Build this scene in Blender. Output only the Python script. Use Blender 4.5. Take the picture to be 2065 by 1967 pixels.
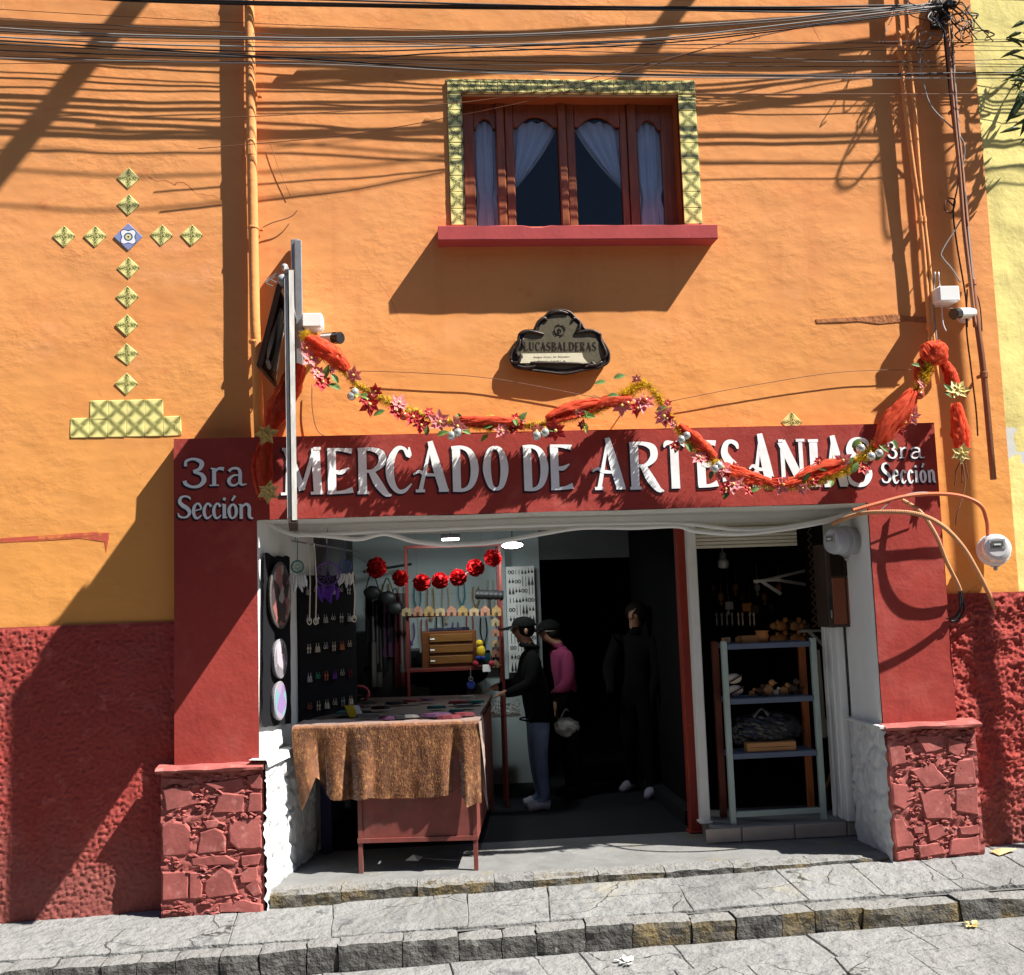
import bpy, math, random
from mathutils import Vector, Matrix, noise
random.seed(7)
R = random.Random(11)
for o in list(bpy.data.objects): bpy.data.objects.remove(o)
scene = bpy.context.scene
COL = scene.collection
# ------------------------------------------------------------------ camera
S = 2065/1969                      # all pixel pairs below are on a 1969 px wide view of the photograph
FOC, CX, CY = 2150.0, 1032.5, 983.5
CAM = Vector((0, -6.4, 1.65))
VR = Vector((0.995988, -0.08250134, -0.03466168))     # camera right, down, forward in world axes
VD = Vector((-0.02590618, 0.10492448, -0.99414271))
VF = Vector((0.08565497, 0.99105216, 0.10236623))
cam = bpy.data.cameras.new('camera'); co = bpy.data.objects.new('camera', cam); COL.objects.link(co)
cam.sensor_fit = 'HORIZONTAL'; cam.sensor_width = 36; cam.lens = 36*FOC/2065; cam.clip_end = 2000; cam.clip_start = .05
m = Matrix.Identity(4)
for i in range(3): m[i][0] = VR[i]; m[i][1] = -VD[i]; m[i][2] = -VF[i]; m[i][3] = CAM[i]
co.matrix_world = m
scene.camera = co
# ------------------------------------------------------------------ light
SUN = Vector((-.73, .33, -1.0))    # travel direction of sunlight
el = math.atan2(1.0, math.hypot(.73, .33))
world = bpy.data.worlds.new('World'); scene.world = world; world.use_nodes = True
nt = world.node_tree; sky = nt.nodes.new('ShaderNodeTexSky'); sky.sky_type = 'NISHITA'; sky.sun_disc = False
sky.sun_elevation = el; sky.sun_rotation = math.atan2(.73, -.33); sky.altitude = 1900; sky.dust_density = .6
nt.links.new(sky.outputs[0], nt.nodes['Background'].inputs[0]); nt.nodes['Background'].inputs[1].default_value = .05
sl = bpy.data.lights.new('sun', 'SUN'); sl.energy = 5.0; sl.angle = math.radians(.53); sl.color = (1, .955, .89)
so = bpy.data.objects.new('sun', sl); COL.objects.link(so); so.location = (6, -6, 12)
so.rotation_euler = SUN.to_track_quat('-Z', 'Y').to_euler()
vs = scene.view_settings; vs.view_transform = 'Standard'; vs.look = 'None'; vs.gamma = 1; vs.use_curve_mapping = False
vs.exposure = 1.35
# ------------------------------------------------------------------ pixel helpers
def ray(u, v): return VR*((u*S-CX)/FOC) + VD*((v*S-CY)/FOC) + VF
def P(u, v, p=0.0):                # point at distance p in front of the wall plane (negative: inside)
    r = ray(u, v); return CAM + r*((-p-CAM.y)/r.y)
def N(u, v, p=0.0): return P(u/S, v/S, p)
def G(u, v, h=0.053):
    r = ray(u, v); return CAM + r*((h-CAM.z)/r.z)
def Z(a, f, ox, oy, p=0.0):        # points read in an enlarged view
    return [N(ox+x/f, oy+y/f, p) for x, y in a]
def back(w, p):                    # point p metres out from the wall whose shadow falls on w
    return w - SUN*(p/SUN.y)
# ------------------------------------------------------------------ materials
MATS = {}
def M(name, col=(.5,.5,.5), rough=.75, metal=0, var=.12, vs_=5, bump=.25, bs=40, bd=.004, stretch=(1,1,1), b2=None, col2=None,
      spots=None, bmask=0, emis=0, alpha=1, transl=0, spec=.4, sheen=0, layer=None):
    if name in MATS: return MATS[name]
    mt = bpy.data.materials.new(name); mt.use_nodes = True; MATS[name] = mt
    t = mt.node_tree; n = t.nodes; L = t.links; b = n['Principled BSDF']
    b.inputs['Roughness'].default_value = rough; b.inputs['Metallic'].default_value = metal
    b.inputs['Specular IOR Level'].default_value = spec if (rough < .7 or spec != .4) else .12
    if sheen: b.inputs['Sheen Weight'].default_value = sheen
    tc = n.new('ShaderNodeTexCoord'); mp = n.new('ShaderNodeMapping'); mp.inputs['Scale'].default_value = stretch
    geo = n.new('ShaderNodeNewGeometry'); L.new(geo.outputs['Position'], mp.inputs[0])
    def noi(sc, det=6, ro=.6):
        q = n.new('ShaderNodeTexNoise'); q.inputs['Scale'].default_value = sc; q.inputs['Detail'].default_value = det
        q.inputs['Roughness'].default_value = ro; L.new(mp.outputs[0], q.inputs[0]); return q
    c = Vector(col)
    q = noi(vs_); rp = n.new('ShaderNodeValToRGB'); rp.color_ramp.elements[0].position = .3; rp.color_ramp.elements[1].position = .72
    lo = Vector(col2) if col2 else c*(1-var)
    rp.color_ramp.elements[0].color = (*lo, 1); rp.color_ramp.elements[1].color = (*[min(1, x*(1+var*.6)) for x in c], 1)
    L.new(q.outputs[0], rp.inputs[0]); out = rp.outputs[0]
    for sp in (spots or []):       # (colour, scale, low, high) patches of dirt, wear or painted highlight
        q2 = noi(sp[1], 8, .68); r2 = n.new('ShaderNodeValToRGB'); r2.color_ramp.elements[0].position = sp[2]; r2.color_ramp.elements[1].position = sp[3]
        r2.color_ramp.elements[0].color = (0,0,0,1); L.new(q2.outputs[0], r2.inputs[0])
        mx = n.new('ShaderNodeMixRGB'); L.new(r2.outputs[0], mx.inputs[0]); L.new(out, mx.inputs[1]); mx.inputs[2].default_value = (*sp[0], 1); out = mx.outputs[0]
    if layer: out = layer(n, L, tc, out)
    L.new(out, b.inputs['Base Color'])
    if emis:
        L.new(out, b.inputs['Emission Color']); b.inputs['Emission Strength'].default_value = emis
    if bump:
        q3 = noi(bs, 5); h = q3.outputs[0]
        if b2:
            q4 = noi(b2[0], 4); mm = n.new('ShaderNodeMath'); mm.operation = 'MULTIPLY_ADD'; L.new(q4.outputs[0], mm.inputs[0]); mm.inputs[1].default_value = b2[1]; L.new(h, mm.inputs[2]); h = mm.outputs[0]
        if bmask:
            q5 = noi(bmask, 3); mr = n.new('ShaderNodeMapRange'); mr.inputs[1].default_value = .35; mr.inputs[2].default_value = .68; mr.inputs[3].default_value = .15; mr.inputs[4].default_value = 1.5; L.new(q5.outputs[0], mr.inputs[0])
            mm = n.new('ShaderNodeMath'); mm.operation = 'MULTIPLY'; L.new(h, mm.inputs[0]); L.new(mr.outputs[0], mm.inputs[1]); h = mm.outputs[0]
        bm = n.new('ShaderNodeBump'); bm.inputs['Strength'].default_value = bump; bm.inputs['Distance'].default_value = bd
        L.new(h, bm.inputs['Height']); L.new(bm.outputs[0], b.inputs['Normal'])
    if alpha < 1: b.inputs['Alpha'].default_value = alpha
    if transl:
        tr = n.new('ShaderNodeBsdfTranslucent'); L.new(out, tr.inputs[0]); ms = n.new('ShaderNodeMixShader'); ms.inputs[0].default_value = transl
        L.new(b.outputs[0], ms.inputs[1]); L.new(tr.outputs[0], ms.inputs[2]); L.new(ms.outputs[0], n['Material Output'].inputs[0])
    return mt
def math_node(n, L, op, a, b=None, c=None):
    q = n.new('ShaderNodeMath'); q.operation = op
    for i, x in enumerate((a, b, c)):
        if x is None: continue
        if isinstance(x, (int, float)): q.inputs[i].default_value = x
        else: L.new(x, q.inputs[i])
    return q.outputs[0]
def mixc(n, L, fac, a, col):
    q = n.new('ShaderNodeMixRGB'); L.new(fac, q.inputs[0]); L.new(a, q.inputs[1]); q.inputs[2].default_value = (*col, 1); return q.outputs[0]
def leaf_cross(n, L, tc, out):     # green leaf sprays along both diagonals of a 105 mm tile
    sp = n.new('ShaderNodeSeparateXYZ'); L.new(tc.outputs['Object'], sp.inputs[0]); x, z = sp.outputs[0], sp.outputs[2]
    m_ = lambda *a: math_node(n, L, *a)
    d1 = m_('ABSOLUTE', m_('SUBTRACT', m_('ABSOLUTE', x), m_('ABSOLUTE', z)))
    s = m_('ADD', m_('ABSOLUTE', x), m_('ABSOLUTE', z))
    q = n.new('ShaderNodeTexNoise'); q.inputs['Scale'].default_value = 90; L.new(tc.outputs['Object'], q.inputs[0])
    q9 = n.new('ShaderNodeTexNoise'); q9.inputs['Scale'].default_value = 170; L.new(tc.outputs['Object'], q9.inputs[0])
    wob = m_('MULTIPLY_ADD', m_('SINE', m_('MULTIPLY', s, 520.0)), .0090, .0185)
    wob = m_('ADD', wob, m_('MULTIPLY', m_('SUBTRACT', q.outputs[0], .5), .016))
    f = m_('LESS_THAN', d1, wob)
    out = mixc(n, L, m_('MULTIPLY', m_('MULTIPLY', f, m_('GREATER_THAN', q9.outputs[0], .44)), .92), out, (.06,.075,.01))
    return out
def blue_flower(n, L, tc, out):
    sp = n.new('ShaderNodeSeparateXYZ'); L.new(tc.outputs['Object'], sp.inputs[0]); x, z = sp.outputs[0], sp.outputs[2]
    m_ = lambda *a: math_node(n, L, *a)
    r = m_('SQRT', m_('ADD', m_('MULTIPLY', x, x), m_('MULTIPLY', z, z))); a = m_('ARCTAN2', z, x)
    pet = m_('MULTIPLY_ADD', m_('COSINE', m_('MULTIPLY', a, 4.0)), .009, .047)
    out = mixc(n, L, m_('GREATER_THAN', r, pet), out, (.22,.26,.45))
    out = mixc(n, L, m_('LESS_THAN', m_('ABSOLUTE', m_('SUBTRACT', r, pet)), .003), out, (.03,.05,.16))
    out = mixc(n, L, m_('LESS_THAN', r, .022), out, (.62,.58,.25))
    out = mixc(n, L, m_('LESS_THAN', m_('ABSOLUTE', m_('SUBTRACT', r, .022)), .004), out, (.04,.07,.2))
    return mixc(n, L, m_('LESS_THAN', r, .006), out, (.02,.03,.1))
def cracks(n, L, tc, out, sc, wd_, col, lo=.5, hi=.62):    # sparse wandering cracks
    ps = n.new('ShaderNodeNewGeometry').outputs['Position']; nz = n.new('ShaderNodeTexNoise'); nz.inputs['Scale'].default_value = sc*2.2; nz.inputs['Detail'].default_value = 5; L.new(ps, nz.inputs[0])
    mx = n.new('ShaderNodeMixRGB'); mx.blend_type = 'ADD'; mx.inputs[0].default_value = .35/sc; L.new(ps, mx.inputs[1]); L.new(nz.outputs['Color'], mx.inputs[2])
    vr = n.new('ShaderNodeTexVoronoi'); vr.feature = 'DISTANCE_TO_EDGE'; vr.inputs['Scale'].default_value = sc; L.new(mx.outputs[0], vr.inputs[0])
    f = math_node(n, L, 'LESS_THAN', vr.outputs['Distance'], wd_*sc)
    n2 = n.new('ShaderNodeTexNoise'); n2.inputs['Scale'].default_value = sc*1.1; L.new(ps, n2.inputs[0])
    mr = n.new('ShaderNodeMapRange'); mr.inputs[1].default_value = lo; mr.inputs[2].default_value = hi; L.new(n2.outputs[0], mr.inputs[0])
    return mixc(n, L, math_node(n, L, 'MULTIPLY', f, mr.outputs[0]), out, col)
def weather(n, L, tc, out):          # vertical rain streaks and hairline cracks
    mp = n.new('ShaderNodeMapping'); mp.inputs['Scale'].default_value = (7,7,.35); L.new(tc.outputs['Object'], mp.inputs[0])
    q = n.new('ShaderNodeTexNoise'); q.inputs['Scale'].default_value = 1.0; q.inputs['Detail'].default_value = 6; L.new(mp.outputs[0], q.inputs[0])
    mr = n.new('ShaderNodeMapRange'); mr.inputs[1].default_value = .56; mr.inputs[2].default_value = .78; mr.inputs[4].default_value = .5; L.new(q.outputs[0], mr.inputs[0])
    out = mixc(n, L, mr.outputs[0], out, (.61,.215,.085))
    ps = n.new('ShaderNodeNewGeometry').outputs['Position']; sp = n.new('ShaderNodeSeparateXYZ'); L.new(ps, sp.inputs[0]); q2 = n.new('ShaderNodeTexNoise'); q2.inputs['Scale'].default_value = 2.2; q2.inputs['Detail'].default_value = 6; L.new(ps, q2.inputs[0])
    h = math_node(n, L, 'MULTIPLY_ADD', q2.outputs[0], 1.2, sp.outputs[2]); m2 = n.new('ShaderNodeMapRange'); m2.inputs[1].default_value = 2.5; m2.inputs[2].default_value = 4.4; m2.inputs[3].default_value = .75; m2.inputs[4].default_value = 0; L.new(h, m2.inputs[0])
    out = mixc(n, L, m2.outputs[0], out, (.74,.33,.075))      # older amber coat on the lower part of the wall
    return cracks(n, L, tc, out, .9, .0022, (.36,.11,.04), .56, .66)
def dirt(n, L, out):                 # splash dirt above the pavement
    g = n.new('ShaderNodeNewGeometry'); sp = n.new('ShaderNodeSeparateXYZ'); L.new(g.outputs['Position'], sp.inputs[0])
    q = n.new('ShaderNodeTexNoise'); q.inputs['Scale'].default_value = 6; q.inputs['Detail'].default_value = 6; L.new(g.outputs['Position'], q.inputs[0])
    h = math_node(n, L, 'MULTIPLY_ADD', q.outputs[0], -.7, math_node(n, L, 'ADD', sp.outputs[2], .1)); mr = n.new('ShaderNodeMapRange'); mr.inputs[1].default_value = -.12; mr.inputs[2].default_value = .30; mr.inputs[3].default_value = .55; mr.inputs[4].default_value = 0; L.new(h, mr.inputs[0])
    return mixc(n, L, mr.outputs[0], out, (.22,.10,.085))
def pale_top(n, L, tc, out):         # pale upper faces of the kerb
    g = n.new('ShaderNodeNewGeometry'); sp = n.new('ShaderNodeSeparateXYZ'); L.new(g.outputs['True Normal'], sp.inputs[0]); q = n.new('ShaderNodeTexNoise'); q.inputs['Scale'].default_value = 14; q.inputs['Detail'].default_value = 6; L.new(g.outputs['Position'], q.inputs[0])
    h = math_node(n, L, 'MULTIPLY_ADD', q.outputs[0], .6, math_node(n, L, 'ABSOLUTE', sp.outputs[2])); mr = n.new('ShaderNodeMapRange'); mr.inputs[1].default_value = .8; mr.inputs[2].default_value = 1.2; mr.inputs[4].default_value = .9; L.new(h, mr.inputs[0])
    return mixc(n, L, mr.outputs[0], out, (.215,.213,.205))
ORANGE = M('orange_stucco', (.74,.315,.112), .9, var=.10, vs_=.9, bump=.36, bs=26, bd=.007, stretch=(.75,1,1.15), b2=(5,2.2), bmask=1.9, layer=weather, spots=[((.70,.25,.085), 1.1, .5, .75), ((.78,.35,.17), 2.3, .56, .8), ((.67,.23,.085), 7, .6, .72), ((.84,.47,.27), 17, .69, .73), ((.30,.09,.04), 24, .72, .75)])
REDP = M('red_stucco', (.315,.047,.037), .85, var=.16, vs_=1.6, bump=.5, bs=38, bd=.004, b2=(8,1.6), spots=[((.38,.085,.07), 3, .52, .75), ((.27,.04,.035), 5, .56, .7), ((.5,.3,.25), 40, .72, .75)])
REDR = M('red_rough_stucco', (.33,.058,.048), .9, var=.12, vs_=3, bump=.5, bs=70, bd=.006, spots=[((.30,.075,.065), 2.2, .52, .75), ((.46,.12,.10), 9, .56, .7)], layer=lambda n, L, tc, o: dirt(n, L, o))
REDS = M('red_painted_stone', (.33,.098,.086), .8, var=.3, vs_=9, bump=.5, bs=45, bd=.004, spots=[((.45,.19,.17), 14, .55, .7), ((.20,.07,.06), 6, .56, .7)])
WHITE = M('white_plaster', (.78,.79,.77), .85, var=.06, vs_=3, bump=.35, bs=18, bd=.006, spots=[((.5,.5,.47), 5, .66, .8)])
WHITES = M('white_painted_stone', (.60,.61,.61), .85, var=.12, vs_=8, bump=.5, bs=50, bd=.004)
GREYW = M('soffit_paint', (.62,.62,.57), .85, var=.08, vs_=2.5, bump=.3, bs=22, bd=.004, spots=[((.4,.39,.34), 4, .62, .8)])
YELW = M('yellow_stucco', (.80,.68,.25), .9, var=.06, vs_=1.2, bump=.5, bs=14, bd=.008, b2=(4,2))
SIDEW = M('grey_flagstone', (.24,.241,.235), .85, var=.28, vs_=6, bump=1, bs=26, bd=.02, b2=(7,1.8), spots=[((.225,.222,.21), 2.4, .56, .75), ((.10,.10,.10), 22, .66, .76), ((.125,.127,.13), 6, .52, .66), ((.25,.24,.215), 3.3, .6, .75), ((.155,.155,.152), .9, .5, .68), ((.27,.25,.19), 1.4, .6, .75)], layer=lambda n, L, tc, o: cracks(n, L, tc, o, 2.6, .0035, (.06,.058,.055), .47, .56))
CONC = M('worn_concrete', (.21,.21,.205), .85, var=.18, vs_=4, bump=.5, bs=60, bd=.004, spots=[((.12,.12,.12), 3, .55, .8)])
KERBM = M('dark_kerb_stone', (.095,.093,.088), .9, var=.45, vs_=9, bump=1, bs=42, bd=.016, b2=(14,1.8), layer=pale_top, spots=[((.22,.215,.20), 12, .60, .72)])
KERBY = M('ochre_kerb_stone', (.11,.103,.088), .9, var=.45, vs_=9, bump=1, bs=42, bd=.016, b2=(14,1.8), layer=pale_top, spots=[((.165,.125,.062), 5, .47, .62), ((.22,.215,.2), 11, .6, .72), ((.05,.05,.045), 15, .6, .7)])
JOINT = M('dark_joint', (.115,.112,.108), .95, bump=.4, bs=60)
TILE = M('yellow_leaf_tile', (.88,.79,.31), .22, var=.08, vs_=9, bump=.05, bs=30, spec=.5, layer=leaf_cross)
TILEB = M('blue_flower_tile', (.75,.76,.78), .22, var=.03, bump=.03, layer=blue_flower)
SILLM = M('sill_paint', (.42,.075,.075), .8, var=.1, vs_=4, bump=.3, bs=30)
WOODW = M('window_wood', (.27,.085,.032), .35, var=.35, vs_=7, bump=.2, bs=40, stretch=(6,6,1), spec=.5)
GALV = M('galvanised_steel', (.42,.43,.43), .4, .7, var=.2, vs_=14, bump=.1, bs=50)
SILV = M('worn_silver_paint', (.66,.64,.59), .5, .1, var=.3, vs_=12, bump=.25, bs=30, stretch=(3,3,.6), spots=[((.22,.16,.11), 9, .6, .7), ((.75,.75,.73), 11, .62, .7)])
DKBR = M('dark_brown_paint', (.05,.03,.02), .6, var=.3, bump=.2)
BLACK = M('black_rubber', (.012,.012,.013), .5, var=.2, bump=.1)
GREYC = M('grey_cable', (.08,.08,.08), .5, var=.2, bump=.1)
PALEC = M('pale_cable', (.24,.235,.22), .5, var=.15, bump=.1)
BRNC = M('brown_cable', (.16,.065,.03), .6, var=.2, bump=.1)
WPLAS = M('white_plastic', (.78,.78,.76), .35, var=.04, bump=.05, spec=.5)
GPLAS = M('grey_plastic', (.35,.36,.37), .35, var=.06, bump=.05, spec=.5)
DARKG = M('dark_lens', (.02,.02,.022), .12, var=.1, bump=0, spec=.6)
# ------------------------------------------------------------------ mesh builder
class MB:
    def __init__(s): s.v = []; s.f = []; s.m = []
    def add(s, vs_, fs, mi=0):
        k = len(s.v); s.v += [Vector(p) for p in vs_]; s.f += [[i+k for i in f] for f in fs]; s.m += [mi]*len(fs); return s
    def box(s, x0, x1, y0, y1, z0, z1, mi=0):
        return s.add([(x0,y0,z0),(x1,y0,z0),(x1,y1,z0),(x0,y1,z0),(x0,y0,z1),(x1,y0,z1),(x1,y1,z1),(x0,y1,z1)],
                     [(0,3,2,1),(4,5,6,7),(0,1,5,4),(1,2,6,5),(2,3,7,6),(3,0,4,7)], mi)
    def bbox(s, x0, x1, y0, y1, z0, z1, b=.004, mi=0):      # box with chamfered edges
        c = [(x,y,z) for x in (x0,x1) for y in (y0,y1) for z in (z0,z1)]
        mid = Vector(((x0+x1)/2,(y0+y1)/2,(z0+z1)/2)); vs_ = []; idx = {}
        for i, p in enumerate(c):
            for ax in range(3):
                q = Vector(p)
                for k in range(3):
                    if k != ax: q[k] += b*(1 if mid[k] > p[k] else -1)
                idx[(i,ax)] = len(vs_); vs_.append(q)
        fs = []
        for ax in range(3):
            o = [k for k in range(3) if k != ax]; bit = lambda k: 4 >> k
            for sgn in (0,1):
                base = bit(ax)*sgn; q = [base, base|bit(o[0]), base|bit(o[0])|bit(o[1]), base|bit(o[1])]
                fs.append([idx[(i,ax)] for i in q])
        for ax in range(3):        # edge strips run along axis ax
            o = [k for k in range(3) if k != ax]; bit = lambda k: 4 >> k
            for s1 in (0,1):
                for s2 in (0,1):
                    a0 = bit(o[0])*s1 | bit(o[1])*s2; a1 = a0 | bit(ax)
                    fs.append([idx[(a0,o[0])], idx[(a1,o[0])], idx[(a1,o[1])], idx[(a0,o[1])]])
        for i in range(8): fs.append([idx[(i,0)], idx[(i,1)], idx[(i,2)]])
        return s.add(vs_, fs, mi)
    def quad(s, a, b, c, d, mi=0): return s.add([a,b,c,d], [(0,1,2,3)], mi)
    def bar(s, a, b, w, h, mi=0, up=(0,0,1)):                 # rectangular bar from a to b
        a, b = Vector(a), Vector(b); d = (b-a).normalized(); sx = d.cross(Vector(up))
        if sx.length < 1e-4: sx = d.cross(Vector((1,0,0)))
        sx.normalize(); sy = sx.cross(d); sx *= w/2; sy *= h/2
        vs_ = [a-sx-sy, a+sx-sy, a+sx+sy, a-sx+sy, b-sx-sy, b+sx-sy, b+sx+sy, b-sx+sy]
        return s.add(vs_, [(0,3,2,1),(4,5,6,7),(0,1,5,4),(1,2,6,5),(2,3,7,6),(3,0,4,7)], mi)
    def prism(s, poly, y0, y1, mi=0):                          # poly of (x,z) extruded along y
        n = len(poly); a = [(x,y0,z) for x,z in poly]; b = [(x,y1,z) for x,z in poly]
        return s.add(a+b, [list(range(n)), list(range(2*n-1,n-1,-1))]+[(i,(i+1)%n+n-0 if 0 else i+n,(i+1)%n+n,(i+1)%n) for i in range(n)], mi)
    def plan(s, poly, z0, z1, mi=0):                           # poly of (x,y) extruded along z
        n = len(poly); a = [(x,y,z0) for x,y in poly]; b = [(x,y,z1) for x,y in poly]
        return s.add(a+b, [list(range(n)), list(range(2*n-1,n-1,-1))]+[(i,i+n,(i+1)%n+n,(i+1)%n) for i in range(n)], mi)
    def tube(s, path, r, n=8, cap=True, mi=0):
        path = [Vector(p) for p in path]; k = len(path); rs = r if isinstance(r, (list, tuple)) else [r]*k
        up = None; rings = []
        for i, p in enumerate(path):
            d = (path[min(i+1,k-1)]-path[max(i-1,0)]).normalized()
            if up is None:
                up = Vector((0,0,1)) if abs(d.z) < .9 else Vector((1,0,0))
            sx = d.cross(up)
            if sx.length < 1e-5: sx = d.cross(Vector((.3,.9,.1)))
            sx.normalize(); up = sx.cross(d)
            rings.append([p+(sx*math.cos(2*math.pi*j/n)+up*math.sin(2*math.pi*j/n))*rs[i] for j in range(n)])
        fs = [(i*n+j, i*n+(j+1)%n, (i+1)*n+(j+1)%n, (i+1)*n+j) for i in range(k-1) for j in range(n)]
        if cap: fs += [list(range(n-1,-1,-1)), list(range((k-1)*n, k*n))]
        return s.add([q for g in rings for q in g], fs, mi)
    def lathe(s, o, axis, prof, n=20, mi=0):                   # prof of (distance along axis, radius)
        ax = Vector(axis).normalized(); return s.tube([Vector(o)+ax*d for d, _ in prof], [max(r,1e-4) for _, r in prof], n, True, mi) if all(prof[i+1][0] != prof[i][0] for i in range(len(prof)-1)) else s._lathe(o, ax, prof, n, mi)
    def _lathe(s, o, ax, prof, n, mi):
        sx = ax.cross(Vector((0,0,1)) if abs(ax.z) < .9 else Vector((1,0,0))).normalized(); sy = sx.cross(ax); o = Vector(o)
        vs_ = [o+ax*d+(sx*math.cos(2*math.pi*j/n)+sy*math.sin(2*math.pi*j/n))*max(r,1e-4) for d, r in prof for j in range(n)]
        k = len(prof); fs = [(i*n+j, i*n+(j+1)%n, (i+1)*n+(j+1)%n, (i+1)*n+j) for i in range(k-1) for j in range(n)]
        return s.add(vs_, fs+[list(range(n-1,-1,-1)), list(range((k-1)*n,k*n))], mi)
    def sphere(s, c, r, nu=14, nv=9, mi=0, fn=None):
        c = Vector(c); r = Vector((r,r,r)) if isinstance(r, (int,float)) else Vector(r); vs_ = []
        for i in range(nv+1):
            th = math.pi*i/nv
            for j in range(nu):
                ph = 2*math.pi*j/nu; d = Vector((math.sin(th)*math.cos(ph), math.sin(th)*math.sin(ph), math.cos(th)))
                k = fn(d) if fn else 1; vs_.append(c+Vector((d.x*r.x,d.y*r.y,d.z*r.z))*k)
        fs = [(i*nu+j, (i+1)*nu+j, (i+1)*nu+(j+1)%nu, i*nu+(j+1)%nu) for i in range(nv) for j in range(nu)]
        return s.add(vs_, fs, mi)
    def mesh(s, name, mats, smooth=False):
        c = sum(s.v, Vector())/max(1,len(s.v)); me = bpy.data.meshes.new(name)
        me.from_pydata([p-c for p in s.v], [], s.f)
        for mt in (mats if isinstance(mats, (list,tuple)) else [mats]): me.materials.append(mt)
        me.polygons.foreach_set('material_index', s.m)
        if smooth: me.polygons.foreach_set('use_smooth', [True]*len(me.polygons))
        me.update(); return me, c
    def build(s, name, mats, parent=None, smooth=False, **kw):
        me, c = s.mesh(name, mats, smooth); return link(name, me, c, parent, **kw)
def wpos(o):
    p = o.location.copy()
    while o.parent: o = o.parent; p += o.location
    return p
def link(name, me, c, parent=None, label=None, cat=None, group=None, kind=None, rot=None):
    o = bpy.data.objects.new(name, me); COL.objects.link(o); o.location = Vector(c)
    if parent: o.parent = parent; o.location = Vector(c)-wpos(parent)
    if rot: o.rotation_euler = rot
    if label: o['label'] = label
    if cat: o['category'] = cat
    if group: o['group'] = group
    if kind: o['kind'] = kind
    return o
def T(name, label, cat, loc, group=None): return link(name, None, loc, None, label, cat, group)
def part(name, parent, loc): return link(name, None, loc, parent)
def crom(pts, k=6):                # smooth curve through points
    pts = [Vector(p) for p in pts]; out = []
    for i in range(len(pts)-1):
        a, b, c, d = pts[max(i-1,0)], pts[i], pts[i+1], pts[min(i+2,len(pts)-1)]
        for j in range(k):
            t = j/k; out.append(.5*((2*b)+(c-a)*t+(2*a-5*b+4*c-d)*t*t+(3*b-a-3*c+d)*t*t*t))
    return out+[pts[-1]]
def fbm(x, y, z=0, o=4): return noise.fractal(Vector((x,y,z)), 1.0, 2.0, o)
def grid(mb, x0, x1, z0, z1, step, y, disp, mi=0):             # wall sheet facing the street; x0/x1 may be functions of z
    nz = max(1, round((z1-z0)/step)); f0 = x0 if callable(x0) else (lambda z: x0); f1 = x1 if callable(x1) else (lambda z: x1)
    nx = max(1, round((f1(z0)-f0(z0))/step)); vs_ = []
    for k in range(nz+1):
        z = z0+(z1-z0)*k/nz; a, b = f0(z), f1(z)
        for i in range(nx+1):
            x = a+(b-a)*i/nx; vs_.append((x, y-disp(x,z), z))
    w = nx+1
    mb.add(vs_, [(k*w+i, k*w+i+1, (k+1)*w+i+1, (k+1)*w+i) for k in range(nz) for i in range(nx)], mi)
def vgrid(mb, path, z0, z1, step, disp, mi=0):                 # vertical sheet along a plan path, normal to the right of travel
    path = [Vector((*p, 0)) for p in path]; pts = []
    for a, b in zip(path, path[1:]):
        n = max(1, round((b-a).length/step)); pts += [(a.lerp(b, i/n), (b-a).normalized()) for i in range(n)]
    pts.append((path[-1], (path[-1]-path[-2]).normalized())); nz = max(1, round((z1-z0)/step)); vs_ = []; w = len(pts); s = 0
    for k in range(nz+1):
        z = z0+(z1-z0)*k/nz; s = 0
        for i, (p, d) in enumerate(pts):
            if i: s += (p-pts[i-1][0]).length
            nrm = Vector((d.y, -d.x, 0)); q = p+nrm*disp(s, z); vs_.append((q.x, q.y, z))
    mb.add(vs_, [(k*w+i, k*w+i+1, (k+1)*w+i+1, (k+1)*w+i) for k in range(nz) for i in range(w-1)], mi)
# ================================================================== ground
FZ = .053
def zwall(x): return -.012+.02*x
def zkerb(x): return -.074+.012*x
def zroad(x, y): return -.195+.017*x + (y+.7)*.02
def zside(x, y):
    t = max(0, min(1, -y/.72)); return zwall(x)*(1-t)+zkerb(x)*t
b = MB(); b.add([(-300,-.72,zroad(-3,-.7)-.35),(300,-.72,zroad(3,-.7)-.35),(300,-600,-.6),(-300,-600,-.6)], [(0,3,2,1)])
b.build('ground', M('street_cobble', (.11,.108,.10), .9, var=.3, vs_=3, bump=.6), kind='structure')
road = MB()
for i in range(40):
    x0, x1 = -10+i*.5, -9.5+i*.5
    road.quad((x0,-.60,zroad(x0,-.6)-.035),(x0,-7.5,zroad(x0,-7.5)-.035),(x1,-7.5,zroad(x1,-7.5)-.035),(x1,-.60,zroad(x1,-.6)-.035))
road = road.build('road', JOINT, kind='structure')
sw = MB()
for i in range(60):
    x0, x1 = -6+i*.2, -5.8+i*.2
    for y0, y1 in ((-.6,-.3),(-.3,.06)):
        sw.quad((x0,y0,zside(x0,y0)-.018),(x1,y0,zside(x1,y0)-.018),(x1,y1,zside(x1,y1)-.018),(x0,y1,zside(x0,y1)-.018))
sw = sw.build('sidewalk', JOINT, kind='structure')
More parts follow.
